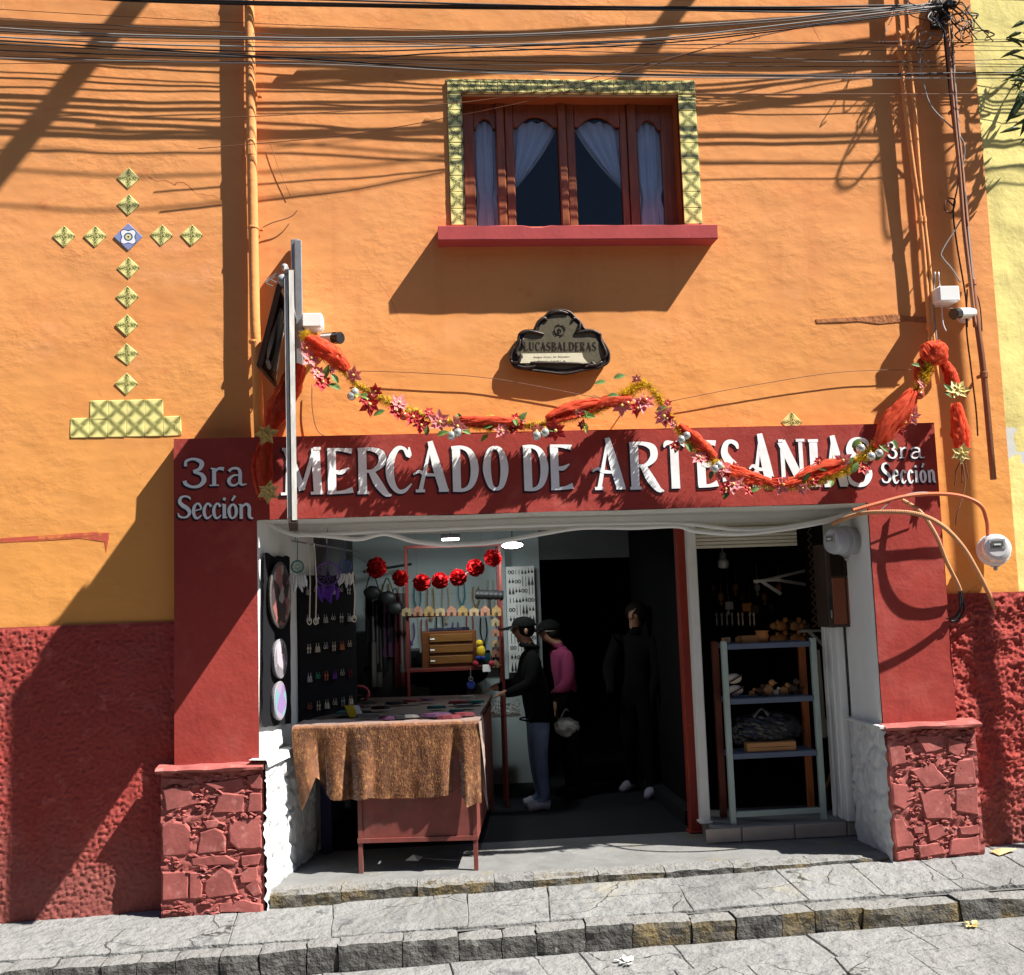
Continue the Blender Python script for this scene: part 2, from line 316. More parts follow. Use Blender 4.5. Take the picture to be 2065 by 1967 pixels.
def slab(poly, zf, parent, mt, name='flagstone', th=.05, gap=.0015):
    """paving stone with a worn, uneven top: outer ring below, chamfer ring, inner top"""
    c = Vector((sum(p[0] for p in poly)/len(poly), sum(p[1] for p in poly)/len(poly))); ring = []
    for i, p in enumerate(poly):                    # subdivide the outline so that it wanders
        q = poly[(i+1) % len(poly)]; a, b_ = Vector(p), Vector(q); k = max(1, int((b_-a).length/.11))
        for j in range(k):
            t = a.lerp(b_, j/k); w = noise.noise_vector(Vector((t.x*9, t.y*9, 3.1)))*.009
            ring.append(t+Vector((w.x, w.y)))
    n = len(ring); tilt = (R.uniform(-.006,.006), R.uniform(-.006,.006), R.uniform(-.002,.003)); vs_ = []
    hz = lambda p, d: zf(p.x, p.y)+d+tilt[2]+(p.x-c.x)*tilt[0]+(p.y-c.y)*tilt[1]+noise.noise(Vector((p.x*4,p.y*4,1)))*.004
    for sh, d in ((gap,-th),(gap,-.004),(gap+.004,0),(.09,.0015)):
        for p in ring:
            dv = c-p; q = p+dv.normalized()*min(sh, dv.length*.6); vs_.append((q.x, q.y, hz(q, d)))
    fs = [(k*n+i, k*n+(i+1) % n, (k+1)*n+(i+1) % n, (k+1)*n+i) for k in range(3) for i in range(n)]+[[3*n+i for i in range(n)]]
    MB().add(vs_, fs).build(name, mt, parent)
x = -4.2; cuts = []
while x < 5.5: cuts.append((x, R.uniform(-.05,.05))); x += R.uniform(.42,.78)
for (a, sa_), (b_, sb_) in zip(cuts, cuts[1:]):
    mid = R.uniform(.42,.58)*-.6
    if R.random() < .6:
        slab([(a,-.585),(b_,-.585),(b_+sb_*.5,mid),(a+sa_*.5,mid)], zside, sw, SIDEW); slab([(a+sa_*.5,mid),(b_+sb_*.5,mid),(b_+sb_,.04),(a+sa_,.04)], zside, sw, SIDEW)
    else: slab([(a,-.585),(b_,-.585),(b_+sb_,.04),(a+sa_,.04)], zside, sw, SIDEW)
# road paving, laid in rough courses along the kerb
yy = -.735
for row in range(4):
    h = R.uniform(.34,.5); x = -3.6+R.uniform(0,.4)
    pts = []
    while x < 5: pts.append((x, R.uniform(-.05,.05))); x += R.uniform(.35,.75)
    for (a, s1), (b_, s2) in zip(pts, pts[1:]):
        slab([(a,yy),(b_,yy),(b_+s2,yy-h),(a+s1,yy-h)], zroad, road, SIDEW, th=.03, gap=.003)
    yy -= h
kerb = link('kerb', None, (0,-.66,zkerb(0)), kind='structure')
xs = [-3.6]
for u in (0,95,190,262,335,420,500,590,650,775,880,965,1030,1125,1212,1322,1405,1490,1552,1640,1740,1820,1890,1969):
    xs.append(G(u, 1868-u*.0745, zkerb(0)-.01).x)
xs = sorted(set(round(v, 3) for v in xs)); xs += [xs[-1]+.3*i for i in range(1,6)]
xs = [xs[0]]+[v for i, v in enumerate(xs[1:]) if v-xs[i] > .001]
for i, (a, b_) in enumerate(zip(xs, xs[1:])):
    if b_-a > .42: cutp = [a+(b_-a)*k/max(1, round((b_-a)/.27)) for k in range(max(1, round((b_-a)/.27))+1)]
    else: cutp = [a, b_]
    for a2, b2 in zip(cutp, cutp[1:]):
        if b2-a2 < .02: continue
        g = R.uniform(.001,.003); nx, ny, nz = max(3, int((b2-a2)/.035)), 3, 5; vs_ = []; top = R.uniform(-.016,.008); fr = R.uniform(-.02,.012); idx = {}
        x0, x1 = a2+g/2, b2-g/2
        for ix in range(nx+1):
            for iy in range(ny+1):
                for iz in range(nz+1):
                    if 0 < ix < nx and 0 < iy < ny and 0 < iz < nz: continue
                    X = x0+(x1-x0)*ix/nx; Y = -.725+fr*.6+.14*iy/ny; Z0 = zroad(X,-.7)-.05; Z1 = zkerb(X)+top+.004; Zz = Z0+(Z1-Z0)*iz/nz
                    p = Vector((X,Y,Zz)); nn = noise.noise_vector(p*8)*.014+noise.noise_vector(p*34)*.009
                    e = (ix in (0,nx))+(iy == 0)+(iz == nz)
                    if e > 1:
                        p.x += (.002 if ix == 0 else -.002 if ix == nx else 0); p.y += .005 if iy == 0 else 0; p.z -= .005 if iz == nz else 0
                    if iy == ny: nn.y = 0
                    nn.z *= .5; idx[(ix,iy,iz)] = len(vs_); vs_.append(p+nn)
        fs = []
        for ix in range(nx):
            for iz in range(nz): fs.append([idx[k] for k in ((ix,0,iz),(ix+1,0,iz),(ix+1,0,iz+1),(ix,0,iz+1))])
            for iy in range(ny): fs.append([idx[k] for k in ((ix,iy,nz),(ix+1,iy,nz),(ix+1,iy+1,nz),(ix,iy+1,nz))])
        for ex in (0,nx):
            for iy in range(ny):
                for iz in range(nz): fs.append([idx[k] for k in ((ex,iy,iz),(ex,iy+1,iz),(ex,iy+1,iz+1),(ex,iy,iz+1))])
        MB().add(vs_, fs).build('kerb_stone', KERBY if (a2 > .4 and R.random() < .5) else KERBM, kerb)
# ================================================================== orange building
OB = T('orange_building', 'orange stucco building with red base and painted market doorway', 'building', (.9,0,0))
wd = lambda x, z: -.010+.004*fbm(x*.9, z*.9, 2, 3)+.0011*fbm(x*4.2, z*5, 5, 3)
XE = 3.712                          # party line with the yellow house
WX0, WX1, WZ0, WZ1 = .325, 1.70, 3.945, 4.81
w = MB(); ST = .035
grid(w, -3.2, XE, 1.57, 2.2, ST, 0, lambda x, z: wd(x,z)) if False else None
grid(w, -3.2, -1.2, 1.5, 8.0, ST, 0, wd); grid(w, -1.2, WX0, 2.45, 8.0, ST, 0, wd); grid(w, WX1, 2.95, 2.45, 8.0, ST, 0, wd)
grid(w, WX0, WX1, 2.45, WZ0, ST, 0, wd); grid(w, WX0, WX1, WZ1, 8.0, ST, 0, wd); grid(w, 2.95, XE, 1.5, 8.0, ST, 0, wd)
w.build('wall', ORANGE, OB, smooth=True)
# rough red wainscot
def rough(x, z): return .012+.008*noise.noise(Vector((x*48, z*55, 1)))+.007*noise.noise(Vector((x*95, z*110, 4)))+.004*fbm(x*3, z*3, 7, 2)
def rough2(x, z):
    v = noise.voronoi(Vector((x*40, z*52, 3)))[0]; return .024-.020*min(1, v[0]*1.25)+.009*noise.noise(Vector((x*90, z*110, 4)))+.022*fbm(x*5, z*7, 7, 3)
w = MB(); grid(w, -3.2, -1.30, -.45, 1.578, .0085, 0, lambda x, z: rough(x,z) if z < 1.565 else .006); w.build('wainscot', REDR, OB, smooth=True)
w = MB(); grid(w, 3.05, 5.0, -.25, 1.556+.02, .009, 0, lambda x, z: rough2(x,z)*(1 if z < 1.56+.02*noise.noise(Vector((x*9,0,0))) else .2)); w.build('wainscot', REDR, OB, smooth=True)
# portal: two pillars and the lintel that carries the lettering
PF = .10                            # protrusion of the portal from the wall
XL, XLP, XRP, XR = -1.426, -.953, 2.727, 3.186
ZB, ZT = 2.150, 2.637
pd = lambda x, z: .006*fbm(x*1.5, z*1.5, 3, 3)+.002*fbm(x*7, z*7, 5, 2)
def face(mb, x0, x1, z0, z1, y=-PF, st=.03): grid(mb, x0, x1, z0, z1, st, y, pd)
w = MB(); face(w, XL, XLP, .72, ZB); w.add([(XL,-PF-pd(XL,z),z) for z in (.72,ZB)]+[(XL,.02,ZB),(XL,.02,.72)], [(0,3,2,1)]); w.build('pillar', REDP, OB, smooth=False)
w = MB(); face(w, XRP, XR, .78, ZB); w.add([(XR,-PF,.78),(XR,-PF,ZB),(XR,.02,ZB),(XR,.02,.78)], [(0,1,2,3)]); w.build('pillar', REDP, OB)
w = MB(); face(w, XL, XR, ZB, ZT)
w.add([(XL,-PF,ZB),(XL,.02,ZB),(XL,.02,ZT),(XL,-PF,ZT),(XR,-PF,ZB),(XR,.02,ZB),(XR,.02,ZT),(XR,-PF,ZT)], [(0,1,2,3),(4,7,6,5),(3,2,6,7)])
LIN = w.build('lintel', REDP, OB)
# cores so that the portal is solid and light-tight
w = MB(); w.plan([(XL+.01,-.08),(XLP-.01,-.08),(-.86,.5),(-.75,.95),(-1.9,.95),(-1.9,.03),(XL+.01,.03)], -.3, ZB); w.plan([(XRP+.012,-.08),(XR-.01,-.08),(XR-.01,.03),(3.9,.03),(3.9,.75),(2.76,.75),(2.76,.3)], -.3, ZB)
w.box(-1.9, 3.9, .03, .8, ZB+.012, 2.62); w.box(XL+.02, XR-.02, -.07, .03, ZB+.012, ZT-.02); w.build('wall_core', GREYW, OB)
w = MB(); grid(w, XLP+.004, XRP-.004, 0, 1, .06, 0, lambda x, z: 0)
w.v = [Vector((p.x, -PF+.006+p.z*.90, ZB-.002-.05*p.z+.004*fbm(p.x*2, p.z*2, 9, 3))) for p in w.v]; w.build('soffit', GREYW, OB, smooth=True)
jd = lambda s, z: .004*fbm(s*2+5, z*2, 3, 3)
w = MB(); vgrid(w, [(XLP,-PF+.004),(-.85,.5),(-.735,.97)][::-1], .70, ZB-.004, .05, lambda s, z: -jd(s,z)); w.build('jamb', WHITE, OB, smooth=False)
w = MB(); vgrid(w, [(XRP,-PF+.004),(2.735,.38)], .79, ZB-.004, .05, lambda s, z: -.004-abs(jd(s,z))); w.build('jamb', WHITE, OB)
def vor(s, z):
    v = noise.voronoi(Vector((s*6.5+.4*noise.noise(Vector((s*9,z*9,0))), z*7.5+.4*noise.noise(Vector((s*9,z*9,7))), 2)))[0]; return .020*min(1, (v[1]-v[0])*5)+.006*noise.noise(Vector((s*7,z*7,1)))+.006*fbm(s*26, z*26, 3, 3)
w = MB(); vgrid(w, [(-.70,.97),(-.80,.5),(XLP+.024,-.15)], -.12, .755, .012, lambda s, z: -.0-1.0*vor(s,z)); w.build('stone_jamb', WHITES, OB, smooth=True)
w = MB(); vgrid(w, [(XRP-.005,-.16),(2.715,.36)], -.1, .80, .012, lambda s, z: -.004-.8*vor(s+3,z)); w.build('stone_jamb', WHITES, OB, smooth=True)
# --- stone bases with separate stones
def stone(poly, y, parent, mt, dep=.015):
    n0 = len(poly); ring = []
    for i, p in enumerate(poly):
        q = poly[(i+1) % n0]; k = max(1, min(4, int((Vector(q)-Vector(p)).length/.045)))
        for j in range(k):
            t = Vector(p).lerp(Vector(q), j/k)
            if j: t += Vector(noise.noise_vector(Vector((t.x*30,t.y*30,1)))[:2])*.009
            ring.append(t)
    c = sum(ring, Vector((0,0)))/len(ring); n = len(ring); tx, tz = R.uniform(-.06,.06), R.uniform(-.08,.04); vs_ = []
    for sc, d in ((1.0,-.03),(.985,dep*.35),(.94,dep*.75),(.87,dep)):
        for t in ring:
            q = c+(t-c)*sc; e = (q-c); dd = d+(e.x*tx+e.y*tz if d > 0 else 0)+(noise.noise(Vector((q.x*22,q.y*22,5)))*(.006 if sc > .9 else .0015) if d > 0 else 0)
            vs_.append((q.x, y-dd, q.y))
    fs = [(k*n+i, k*n+(i+1) % n, (k+1)*n+(i+1) % n, (k+1)*n+i) for k in range(3) for i in range(n)]+[[3*n+i for i in range(n)]]
    MB().add(vs_, fs).build('stone', mt, parent)
def inside(p, polys):
    for q in polys:
        r = False
        for i in range(len(q)):
            a, b_ = q[i], q[i-1]
            if (a[1] > p[1]) != (b_[1] > p[1]) and p[0] < (b_[0]-a[0])*(p[1]-a[1])/(b_[1]-a[1])+a[0]: r = not r
        if r: return True
    return False
def chips(parent, x0, x1, z0f, z1, y, polys, n):
    mb = MB()
    for _ in range(n):
        x = R.uniform(x0, x1); z = R.uniform(z0f(x), z1)
        if inside((x,z), polys): continue
        a = R.gauss(0,.35); l = R.uniform(.012,.04); h = R.uniform(.006,.016); k = 6; ring = []
        for j in range(k):
            t = 2*math.pi*j/k+R.uniform(-.3,.3); e = Vector((math.cos(t)*l*R.uniform(.7,1.1), math.sin(t)*h*R.uniform(.7,1.1)))
            ring.append((x+e.x*math.cos(a)-e.y*math.sin(a), z+e.x*math.sin(a)+e.y*math.cos(a)))
        d = R.uniform(.006,.018)
        mb.add([(p[0], y+.02, p[1]) for p in ring]+[(x+(p[0]-x)*.75, y-d+R.uniform(-.006,.006), z+(p[1]-z)*.75) for p in ring]+[(x, y-d-.003, z)],
               [(j,(j+1) % k,k+(j+1) % k,k+j) for j in range(k)]+[(k+j,k+(j+1) % k,2*k) for j in range(k)])
    mb.build('rubble_filling', REDS, parent, kind='stuff')
BY = -.135
leftS = [[(205,520),(470,500),(520,590),(595,625),(570,665),(250,740)],[(745,560),(1010,575),(990,745),(680,755)],[(205,860),(290,820),(440,840),(505,920),(500,1100),(440,1160),(215,1175)],
 [(570,940),(720,890),(800,930),(825,1000),(820,1120),(540,1150),(560,1020)],[(840,830),(1160,770),(1165,1090),(930,1100),(840,1030)],[(470,1180),(830,1150),(940,1210),(920,1240),(480,1250)],
 [(960,1160),(1160,1140),(1130,1240),(960,1250)],[(205,1310),(420,1295),(465,1320),(470,1570),(205,1590)],[(478,1310),(560,1310),(600,1430),(590,1570),(478,1575)],
 [(620,1400),(790,1250),(880,1310),(945,1520),(640,1570),(604,1500)],[(920,1270),(1120,1260),(1130,1400),(960,1420)],[(1000,1450),(1110,1360),(1165,1520),(1080,1550)],
 [(730,1610),(1000,1570),(1250,1610),(1240,1690),(740,1695)],[(600,470),(800,450),(990,410),(980,500),(720,530)],[(1040,560),(1160,560),(1160,740),(1020,750)],
 [(600,830),(740,815),(790,880),(640,900)],[(215,420),(500,430),(560,470),(220,490)],[(1010,400),(1150,370),(1165,530),(1060,520)]]
rightS = [[(275,740),(380,750),(390,860),(300,880),(275,840)],[(440,730),(580,720),(570,790),(480,810)],[(630,840),(715,830),(730,960),(610,965)],[(445,990),(590,975),(615,1030),(615,1130),(480,1130)],
 [(625,980),(735,965),(740,1110),(625,1090)],[(280,950),(400,960),(425,1050),(380,1085),(285,1060)],[(410,890),(520,850),(600,950),(480,980)],[(285,1125),(375,1120),(430,1220),(420,1260),(300,1270)],
 [(420,1160),(485,1150),(480,1195),(430,1195)],[(490,1170),(560,1145),(600,1200),(500,1235)],[(600,1225),(745,1205),(748,1290),(590,1300)],[(440,1250),(560,1240),(590,1290),(450,1315)],
 [(300,1290),(430,1265),(430,1310),(300,1330)],[(640,1165),(740,1150),(745,1195),(650,1200)],[(590,730),(690,760),(640,830),(590,800)]]
for nm, ss, f, ox, oy, x0, x1, zt, nch in (('L', leftS, 4.69, 280, 1480, XL-.065, XLP+.026, .735, 420), ('R', rightS, 2.3825, 1665, 1180, XRP+.003, XR+.09, .785, 420)):
    SB = part('stone_base', OB, ((x0+x1)/2, BY, 0)); polys = [[(q.x, q.z) for q in Z(s_, f, ox, oy, -BY+.02)] for s_ in ss]
    polys = [[(min(max(q[0],x0+.004),x1-.004), q[1]) for q in pl] for pl in polys]
    w = MB(); grid(w, x0, x1, -.2, zt, .012, BY-.004, lambda x, z: .012*fbm(x*16, z*24, 5, 3)+.008*noise.noise(Vector((x*40,z*60,2))))
    w.box(x0, x1, BY+.022, .01, -.2, zt-.004); w.build('mortar_bed', REDS, SB, smooth=True)
    for pl in polys: stone(pl, BY, SB, REDS)
    chips(SB, x0+.02, x1-.02, lambda x: zside(x,-.15)+.01, zt-.01, BY, polys, nch)
    w = MB(); k = 26; pr = [(.02,0),(-.02,.004),(-.045,.012),(-.05,.024),(-.03,.036),(.06,.045)]; vs_ = []
    for i in range(k+1):
        x = x0-.025+(x1-x0+(.05 if nm == 'R' else .03))*i/k
        for yo, zo in pr: vs_.append((x, BY+yo+.012*noise.noise(Vector((x*9,zo*40,1))), zt-.006+zo+.008*noise.noise(Vector((x*7,yo*20,3)))))
    q = len(pr); w.add(vs_, [(i*q+j,(i+1)*q+j,(i+1)*q+j+1,i*q+j+1) for i in range(k) for j in range(q-1)]+[list(range(q)), [k*q+j for j in range(q)]]); w.build('cap_ledge', REDS, SB)
w = MB()                            # white cap over the left jamb rubble
for i in range(12):
    t0, t1 = i/12, (i+1)/12; A = Vector((XLP+.03,-.17)); B = Vector((-.785,.52)); a, c = A.lerp(B,t0), A.lerp(B,t1); j = lambda t: .012*noise.noise(Vector((t*6,2,1)))
    w.add([(a.x+.03+j(t0),a.y,.745),(c.x+.03+j(t1),c.y,.745),(c.x+.02,c.y,.785+j(t1)),(a.x+.02,a.y,.785+j(t0)),(a.x-.08,a.y,.79),(c.x-.08,c.y,.79)], [(0,1,2,3),(3,2,5,4)])
w.build('cap_ledge', WHITES, OB)
w = MB(); w.bbox(XRP-.055, XRP+.02, -.17, .36, .795, .815, .004); w.build('cap_ledge', WHITES, OB)
# threshold slab of the shop
fl = MB(); k = 40; x0, x1 = XLP+.06, XRP+.01; fe = lambda x: -.085+.02*noise.noise(Vector((x*2.4,0,0)))+.008*noise.noise(Vector((x*11,2,0)))
vs_ = []
for i in range(k+1):
    x = x0+(x1-x0)*i/k; e = fe(x)
    vs_ += [(x,e-.012,-.2),(x,e-.006+.008*noise.noise(Vector((x*9,5,0))),FZ-.02),(x,e+.012,FZ-.002),(x,.80,FZ)]
fl.add(vs_, [(i*4+j,(i+1)*4+j,(i+1)*4+j+1,i*4+j+1) for i in range(k) for j in range(3)])
fl.build('shop_threshold', M('threshold_concrete', (.175,.175,.172), .85, var=.2, vs_=6, bump=.6, bs=50, bd=.005, spots=[((.20,.175,.11), 5, .56, .7), ((.10,.10,.10), 2.5, .55, .75), ((.26,.25,.23), 9, .6, .7)]), kind='structure')
fl = MB(); fl.box(-3, 5, .79, 9.5, FZ-.03, FZ-.002); fl.build('shop_floor', M('dark_floor', (.022,.022,.025), .85, bump=.3), kind='structure')  # near-black floor colour carries the shade inside the doorway
STS = link('step_edge', None, (.9,-.1,0), kind='structure'); xx = XLP+.05
while xx < XRP-.06:                  # rough stones that edge the threshold
    xe = min(xx+R.uniform(.22,.52), XRP-.01); nx, ny, nz = max(4, int((xe-xx)/.035)), 4, 5; vs_ = []; idx = {}; oy = R.uniform(-.012,.01)
    for ix in range(nx+1):
        for iy in range(ny+1):
            for iz in range(nz+1):
                if iy and iz < nz and 0 < ix < nx: continue
                X = xx+.002+(xe-xx-.004)*ix/nx; zb = zside(X,-.1)-.04; p = Vector((X, -.118+oy+.13*iy/ny, zb+(FZ+.004-zb)*iz/nz)); nn = noise.noise_vector(p*10)*.011+noise.noise_vector(p*33)*.007
                if iy == 0 and iz == nz: p.y += .014; p.z -= .012
                nn.z *= .35 if iy else 1
                if iy == ny: nn.z = -.004
                idx[(ix,iy,iz)] = len(vs_); vs_.append(p+nn)
    fs = [[idx[k] for k in ((ix,0,iz),(ix+1,0,iz),(ix+1,0,iz+1),(ix,0,iz+1))] for ix in range(nx) for iz in range(nz)]+[[idx[k] for k in ((ix,iy,nz),(ix+1,iy,nz),(ix+1,iy+1,nz),(ix,iy+1,nz))] for ix in range(nx) for iy in range(ny)]
    for ex in (0,nx): fs += [[idx[k] for k in ((ex,iy,iz),(ex,iy+1,iz),(ex,iy+1,iz+1),(ex,iy,iz+1))] for iy in range(ny) for iz in range(nz)]
    MB().add(vs_, fs).build('step_stone', KERBY if R.random() < .5 else KERBM, STS); xx = xe
# facade above, roof and waterspouts (their shadows fall across the wall)
w = MB(); w.bbox(-3.25, XE+.02, -.10, .3, 8.0, 8.18, .01); w.build('cornice', SILLM, OB)
w = MB(); w.box(-3.2, XE, .03, 9.5, 7.8, 7.99); w.build('roof', CONC, OB)
w = MB(); w.box(-3.2,-3.1,.03,9.5,-.3,7.8); w.box(XE-.1,XE,.8,9.5,-.3,7.8); w.box(-3.1,XE-.1,9.4,9.5,-.3,7.8); w.build('side_wall', ORANGE, OB)
for a, c, p0, p1 in (((270,0),(0,335),.36,1.28), ((1330,0),(1200,172),.5,None)):
    A, C = P(*a), P(*c)
    d = Vector((SUN.x/SUN.y, 0, SUN.z/SUN.y))      # shadow runs d*p from the attachment point
    if p1 is None: p1 = .92; at = C-d*p1
    else: at = Vector((A.x, 0, A.z)); at = A-d*.86; p1 = 1.55
    sp = MB(); r = .058 if a[0] < 500 else .05
    sp.add([(at.x-r,0.02,at.z),(at.x+r,.02,at.z),(at.x+r,.02,at.z+.09),(at.x-r,.02,at.z+.09),(at.x-r,-p1,at.z-.004),(at.x+r,-p1,at.z-.004),(at.x+r,-p1,at.z+.08),(at.x-r,-p1,at.z+.08)],
           [(0,1,5,4),(0,4,7,3),(1,2,6,5),(4,5,6,7)]); sp.bar((at.x,0,at.z-.03),(at.x,-.4,at.z-.03),.05,.05)
    sp.build('waterspout', M('spout_stone', (.35,.3,.26), .9), OB)
# ---- yellow neighbour
YB = T('yellow_building', 'pale yellow stucco house joined to the right side of the orange one', 'building', (5.4,0,0))
w = MB(); grid(w, XE-.04, 7.2, 1.50, 8.0, .05, .024, lambda x, z: .012*fbm(x*2, z*2, 4, 3)+.006*fbm(x*9, z*9, 1, 2)); w.build('wall', YELW, YB, smooth=True)
w = MB(); w.box(XE+.005, 7.2, .03, 9, 7.8, 8.0); w.box(7.1,7.2,.03,9,-.3,7.8); w.build('roof', CONC, YB)
w = MB(); grid(w, 5.0, 7.2, -.3, 1.56, .05, .0, lambda x, z: .01*fbm(x*2, z*2, 4, 3)); w.build('wainscot', REDR, YB)
# ---- window in the orange wall
GLASS = bpy.data.materials.new('window_glass'); GLASS.use_nodes = True; gn = GLASS.node_tree; gn.nodes.clear()
go, gm, gt, gg, gf = [gn.nodes.new(k) for k in ('ShaderNodeOutputMaterial','ShaderNodeMixShader','ShaderNodeBsdfTransparent','ShaderNodeBsdfGlossy','ShaderNodeFresnel')]
gf.inputs[0].default_value = 1.32; gt.inputs[0].default_value = (.95,.97,1,1); gg.inputs['Roughness'].default_value = .02
gn.links.new(gf.outputs[0], gm.inputs[0]); gn.links.new(gt.outputs[0], gm.inputs[1]); gn.links.new(gg.outputs[0], gm.inputs[2]); gn.links.new(gm.outputs[0], go.inputs[0])
WI = part('window', OB, ((WX0+WX1)/2, .15, WZ0))
w = MB(); D0, D1 = .015, .30
w.quad((WX0,-.012,WZ0),(WX0,D1,WZ0),(WX0,D1,WZ1),(WX0,-.012,WZ1)); w.quad((WX1,-.012,WZ0),(WX1,-.012,WZ1),(WX1,D1,WZ1),(WX1,D1,WZ0)); w.quad((WX0,-.012,WZ1),(WX0,D1,WZ1),(WX1,D1,WZ1),(WX1,-.012,WZ1))
w.build('reveal', M('reveal_brown', (.30,.10,.03), .8), WI)
FY = .15
def fb(x0, x1, z0, z1, y0=FY, y1=FY+.06, nm='frame_rail'): w = MB(); w.bbox(x0,x1,y0,y1,z0,z1,.006); return w.build(nm, WOODW, WI)
XG = [P(u, 350, -FY-.02).x for u in (1060.7/S, 1131/S, 1041.5/S)]
def gx(z2): return N(680+z2/2.461, 420, -FY).x
def gz(z2): return N(1150, 100+z2/2.461, -FY).z
top, bot = gz(268), WZ0-.02
fb(WX0-.02, gx(690), bot, top, nm='frame_stile'); fb(gx(1628), WX1+.02, bot, top, nm='frame_stile'); fb(WX0-.02, WX1+.02, top+.002, WZ1+.03, FY-.02, FY+.05); 
fb(gx(800), gx(842), bot, top, FY-.015, nm='mullion'); fb(gx(1458), gx(1503), bot, top, FY-.015, nm='mullion')
fb(gx(845), gx(888), bot, top, nm='casement_stile'); fb(gx(1112), gx(1150), bot, top, FY-.02, nm='casement_stile'); fb(gx(1152), gx(1194), bot, top, nm='casement_stile'); fb(gx(1422), gx(1455), bot, top, nm='casement_stile')
for a, c, zt in ((692,798,340),(890,1110,330),(1196,1420,330),(1505,1626,345)):
    xa, xb = gx(a), gx(c); za = gz(zt+50); zc = gz(zt); n = 12; poly = [(xa,top-.002),(xa,za)]
    for i in range(n+1):
        t = i/n; hh = .16*(1-abs(2*t-1)**6) if 0 else (0 if t < .12 or t > .88 else math.sin((t-.12)/.76*math.pi)**.6)
        poly.append((xa+(xb-xa)*t, za+(zc-za)*hh))
    poly += [(xb,za),(xb,top-.002)]
    w = MB(); w.prism(poly, FY+.004, FY+.05); w.build('arched_rail', WOODW, WI)
    w = MB(); w.box(xa-.01, xb+.01, FY+.028, FY+.032, bot, top-.02); w.build('pane', GLASS, WI)
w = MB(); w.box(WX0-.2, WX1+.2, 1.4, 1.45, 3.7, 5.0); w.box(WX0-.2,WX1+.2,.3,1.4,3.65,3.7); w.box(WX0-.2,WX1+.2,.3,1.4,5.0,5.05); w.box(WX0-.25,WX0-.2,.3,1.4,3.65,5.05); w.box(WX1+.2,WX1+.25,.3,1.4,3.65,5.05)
w.build('room_lining', M('reflection_blue_room', (.03,.04,.09), .9), WI)  # blue tint stands in for sky reflected in the panes
w = MB(); x0, x1, y0, z0, z1 = P(842,437,.13).x, P(1379,436,.13).x, -.13, 3.812, 3.905
k = 30; vs_ = []
for i in range(k+1):
    x = x0+(x1-x0)*i/k; j = .004*noise.noise(Vector((x*6,1,1))); ch = -.012 if 9 < i < 12 else 0
    vs_ += [(x,.02,z0+.005),(x,y0+j+.004,z0+j),(x,y0+j,z0+.006),(x,y0+j-.002,z1-.006+ch),(x,y0+.01,z1+ch*.8+j),(x,.30,z1+.045)]
w.add(vs_, [(i*6+j,(i+1)*6+j,(i+1)*6+j+1,i*6+j+1) for i in range(k) for j in range(5)]+[list(range(6)), [k*6+j for j in range(5,-1,-1)]]); w.build('window_sill', SILLM, OB)
# tiles
tme = {}
def tile(cx, cz, w_, h_, rot, parent, mt=TILE, y=.0085, tilt=0):
    key = (round(w_,3), round(h_,3), mt.name)
    if key not in tme:
        b_ = MB(); b_.bbox(-w_/2, w_/2, -.005, .006, -h_/2, h_/2, .0025); me, c = b_.mesh('tile', mt); tme[key] = me
    o = link('tile', tme[key], (cx, y, cz), parent); o.rotation_euler = (R.uniform(-.02,.02), rot, R.uniform(-.02,.02)); return o
SUR = part('tile_surround', OB, ((WX0+WX1)/2, 0, WZ0))
TX0, TX1 = .231, 1.819; nT = 15; tw = (TX1-TX0)/nT
for i in range(nT): tile(TX0+tw*(i+.5), 4.853, tw-.003, .094, R.gauss(0,.008), SUR, y=.001)
for xx, wv in ((TX0+.047,.092), (TX1-.060,.114)):
    for i in range(8): tile(xx, 4.803-(i+.5)*.1065, wv, .1035, R.gauss(0,.01), SUR, y=.001)
w = MB(); w.box(TX0-.004, WX0, .008, .03, WZ0, 4.80); w.box(WX1,TX1+.004,.008,.03,WZ0,4.80); w.box(TX0-.004,TX1+.004,.008,.03,4.80,4.905); w.build('grout_bed', M('grout', (.40,.30,.16), .9), SUR)
CR = part('tile_cross', OB, (P(246,455).x, 0, P(246,838).z))
for u, v in ((246,342),(246,393),(246,515),(244,571),(243,625),(243,681),(242,738),(122,454),(182,454),(310,452),(368,452),(1523,812)):
    q = P(u, v); tile(q.x, q.z, .097, .097, math.pi/4+R.gauss(0,.05), CR, y=.0015-wd(q.x,q.z))
q = P(246,455); tile(q.x, q.z, .122, .122, math.pi/4, CR, TILEB, y=.0015-wd(q.x,q.z))
for u0, u1, v0, v1, n in ((172,313,770,804,4),(134,348,804,838,6)):
    a, c = P(u0,v0), P(u1,v1); tw = (c.x-a.x)/n
    for i in range(n): tile(a.x+tw*(i+.5), (a.z+c.z)/2, tw-.002, a.z-c.z-.002, R.gauss(0,.012), CR, y=.0015-wd(a.x,a.z))
def conform(mb, d):                  # lay a thin sheet on the uneven wall
    n = len(mb.v)//2
    for i, p in enumerate(mb.v): p.y = -wd(p.x, p.z)-(d if i < n else -.004)
# old red paint streak on the wall at the left
w = MB(); w.prism([(q.x,q.z) for q in Z([(0,1310),(300,1290),(520,1275),(620,1280),(600,1390),(590,1330),(450,1310),(200,1325),(0,1335)], 2.813, 0, 620)], .001, .012); conform(w, .0015); w.build('paint_streak', M('faded_red_streak', (.50,.10,.06), .9, var=.1, vs_=20, bump=.3, spots=[((.62,.2,.06), 14, .5, .62)]), OB)
